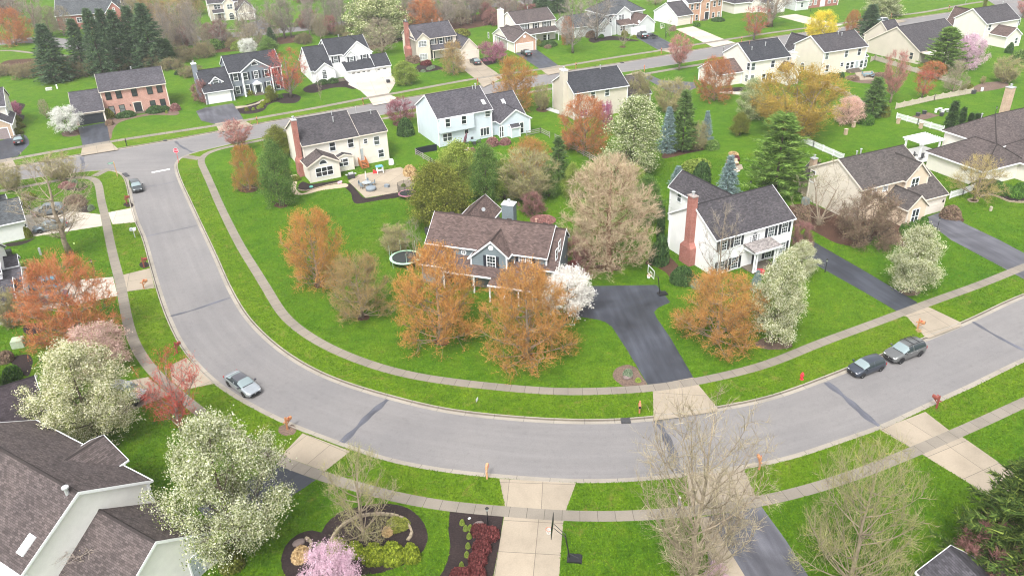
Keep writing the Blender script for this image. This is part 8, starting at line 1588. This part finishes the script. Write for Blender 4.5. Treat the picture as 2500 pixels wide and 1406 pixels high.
for i in range(4): b.box(0, 4.2, i * .32, i * .32 + .26, .04 * i, .04 * i + .08)
tag(b.build('plank_stack', plain('pale_plank', (.5, .5, .5), .7), None, (*G(1332,268), 0), -.95), 'stack of pale grey planks on the grass beside the beige house', 'planks')
b = MB(); b.prism([(-.4, 0), (.4, 0), (.5, .5), (-.5, .5)], -.4, .4, 'y'); tag(b.build('planter', plain('red_pot', (.4, .04, .05), .5), None, (*G(1856,668), .02)), 'red flower pot on the white portico', 'pot')
# flags
def flag(px, py, hh, rz, label, us=True):
    x, y = G(px, py, hh); o = empty('flag', (x, y, hh), rz, label, 'flag'); b = MB(); b.tube([(0, 0, -.5), (0, 0, .9)] if not us else [(-.9, 0, -.5), (.35, 0, .75)], .03, 5); b.build('pole', WHITE, o); c = MB(); W_, H_ = 1.5, .9
    def cell(u0, u1, v0, v1, m):
        w = lambda u, v: (.1 + u * W_ * .75 , .10 * math.sin(u * 7) + .05 * v, .55 - v * H_ - u * .75); c.poly([w(u0, v0), w(u1, v0), w(u1, v1), w(u0, v1)], [(0, 1, 2, 3)], m)
    for k in range(13 if us else 5):
        n = 13 if us else 5
        for i in range(10): cell(i / 10, (i + 1) / 10, k / n, (k + 1) / n, 2 if us and k < 7 and i < 4 else k % 2)
    c.build('cloth', [plain('flag_red', (.48, .04, .07), .8), plain('flag_white', (.74, .73, .75), .8), plain('flag_blue', (.035, .05, .14), .8)], o); return o
flag(70,512,2.6,-.5,'striped flag with a blue corner on the west garage front'); 
# stones edging the near island, landscape rocks
def wall_line(px, label, h=.22, w=.25, mat=None):
    P, _ = resample(relax(smooth(gpts(px), .4), 2), .42); b = MB(); r = random.Random(len(px)); N = normals(P)
    for i in range(len(P) - 1):
        a, c = P[i], P[i + 1]; q = N[i] * w * r.uniform(.4, .6); hh = h * r.uniform(.8, 1.15); d = (c - a) * .46; m_ = (a + c) / 2; b.poly([(*(m_ - d - q), 0), (*(m_ + d - q), 0), (*(m_ + d + q), 0), (*(m_ - d + q), 0), (*(m_ - d * .9 - q * .8), hh), (*(m_ + d * .9 - q * .8), hh), (*(m_ + d * .9 + q * .8), hh), (*(m_ - d * .9 + q * .8), hh)], [(4, 5, 6, 7), (0, 1, 5, 4), (1, 2, 6, 5), (2, 3, 7, 6), (3, 0, 4, 7)])
    return tag(b.build('stone_edging', mat or plain('edging_stone', (.27, .22, .155), .9), None), label, 'stone edging')
wall_line(zz(625,1006,3.515,[(615,1170),(640,1100),(700,1010),(800,930),(900,890),(980,880),(1080,870),(1180,885),(1265,915)]),'curved stone edging through the near mulch island'); wall_line(zz(625,1006,3.515,[(1290,940),(1330,1000),(1350,1060),(1300,1100)]),'short stone edging at the ground-cover patch',.16); wall_line(zz(625,1006,3.515,[(425,1085),(500,1115),(480,1170),(440,1230),(400,1280),(340,1270)]),'stone edging round the dry ornamental grass'); wall_line(zz(2180,240,5.406,[(1150,1305),(1290,1275),(1420,1320),(1530,1368),(1730,1380)]),'curved stone edging of the bed below the hip-roofed house'); wall_line(zz(2180,240,5.406,[(985,1340),(1010,1375),(1070,1385),(1130,1365),(1120,1335),(1060,1325),(985,1340)]),'stone ring round the small golden tree',.15); wall_line(zz(625,350,3.515,[(365,400),(420,412),(520,388),(620,360),(720,340)]),'low stone edging before the sunroom',.15)
for px, py, r_, lab in ((730,1326,.45,'dark flat rock in the small mulch lobe'),(1168,1282,.42,'brown boulder at the lamp post in the near bed'),(1533,921,.5,'grey rock in the driveway mulch bed'),(1146,1265,.12,'white marker stone in the near bed')):
    b = MB(); b.lathe([(r_, 0), (r_ * 1.05, r_ * .3), (r_ * .7, r_ * .6), (r_ * .2, r_ * .68)], 9, sx=1.2, sy=.85); tag(b.build('boulder', plain('boulder_stone', (.17, .13, .12), .9) if r_ > .2 else WHITE, None, (*G(px, py), 0), .5, smooth=True), lab, 'rock')
# ================================================================== the walking person (seen from above, behind the bare tree)
x, y = G(1657,1252); o = empty('person', (x, y, .016), math.radians(200), 'person in grey clothes walking on the pavement behind the tall bare tree', 'person')
def skin_body(J, E, root=0):
    me = bpy.data.meshes.new('body'); me.from_pydata([j[:3] for j in J], E, []); ob = bpy.data.objects.new('body', me); COL.objects.link(ob); md = ob.modifiers.new('s', 'SKIN'); sv = me.skin_vertices[0].data
    for v, j in zip(sv, J): v.radius = (j[3], j[4] if len(j) > 4 else j[3])
    sv[root].use_root = True; ss = ob.modifiers.new('u', 'SUBSURF'); ss.levels = 1; ss.render_levels = 1; dg = bpy.context.evaluated_depsgraph_get(); m2 = bpy.data.meshes.new_from_object(ob.evaluated_get(dg)); bpy.data.objects.remove(ob); m2.polygons.foreach_set('use_smooth', [True] * len(m2.polygons)); return m2
J = [(0, 0, .95, .15, .12), (0, 0, 1.15, .14, .11), (.02, 0, 1.36, .17, .12), (.02, 0, 1.50, .07), (.04, 0, 1.58, .06), (.05, 0, 1.68, .105, .09), (.05, 0, 1.76, .08),
     (.02, .19, 1.42, .065), (-.02, .25, 1.17, .05), (.16, .24, 1.0, .038), (.23, .23, .95, .035), (.02, -.19, 1.42, .065), (-.08, -.25, 1.17, .05), (-.04, -.26, .93, .038), (.0, -.26, .86, .035),
     (.0, .10, .88, .10), (.20, .10, .50, .075), (.24, .10, .10, .05), (.36, .10, .05, .045), (.0, -.10, .88, .10), (-.10, -.10, .50, .075), (-.30, -.10, .16, .05), (-.20, -.10, .06, .045)]
E_ = [(0, 1), (1, 2), (2, 3), (3, 4), (4, 5), (5, 6), (2, 7), (7, 8), (8, 9), (9, 10), (2, 11), (11, 12), (12, 13), (13, 14), (0, 15), (15, 16), (16, 17), (17, 18), (0, 19), (19, 20), (20, 21), (21, 22)]
me = skin_body(J, E_); SKIN = plain('skin', (.50, .30, .22), .6); SHIRT = plain('grey_shirt', (.22, .23, .26), .9); TROU = plain('dark_trousers', (.05, .055, .07), .9); SHOE = plain('shoe', (.3, .3, .3), .8)
for mt in (SHIRT, TROU, SKIN, SHOE): me.materials.append(mt)
for p in me.polygons:
    c = p.center; p.material_index = 3 if c.z < .13 else 1 if c.z < .95 and abs(c.y) < .21 else 2 if (c.z > 1.52 or (abs(c.y) > .2 and c.z < 1.04)) else 0
link('body', me, o)
b = MB(); b.lathe([(.12, 1.72), (.125, 1.76), (.10, 1.84), (.03, 1.87)], 12, (.045, 0, 0)); b.build('hair', plain('pale_cap', (.55, .52, .48), .8), o, smooth=True)
for sy in (1, -1):
    b = MB(); hx, hz = (.25, .93) if sy > 0 else (.01, .84)
    for i in range(4): b.tube([(hx, sy * .24 + (i - 1.5) * .018, hz), (hx + .02, sy * .24 + (i - 1.5) * .02, hz - .06), (hx + .05, sy * .24 + (i - 1.5) * .018, hz - .085 + abs(i - 1.5) * .008)], [.010, .009, .007], 5)
    b.tube([(hx, sy * .215, hz + .02), (hx + .045, sy * .2, hz - .02)], [.011, .008], 5); b.build('hand', SKIN, o)
b = MB(); b.lathe([(.012, 0), (.02, .015), (.005, .03)], 6, (.145, 0, 1.665)); b.build('nose', SKIN, o)
# ================================================================== the air
HZ = NM('air_haze'); HZ.t.nodes.remove(HZ.b); pv = HZ.n('ShaderNodeVolumePrincipled'); pv.inputs['Density'].default_value = .0003; pv.inputs['Color'].default_value = (.93, .95, .97, 1); pv.inputs['Anisotropy'].default_value = .2; HZ.t.links.new(pv.outputs[0], HZ.out.inputs['Volume'])
b = MB(); b.box(-640, 640, -60, 1280, -1.2, 52)
o = b.build('haze', HZ.mat); o['kind'] = 'stuff'
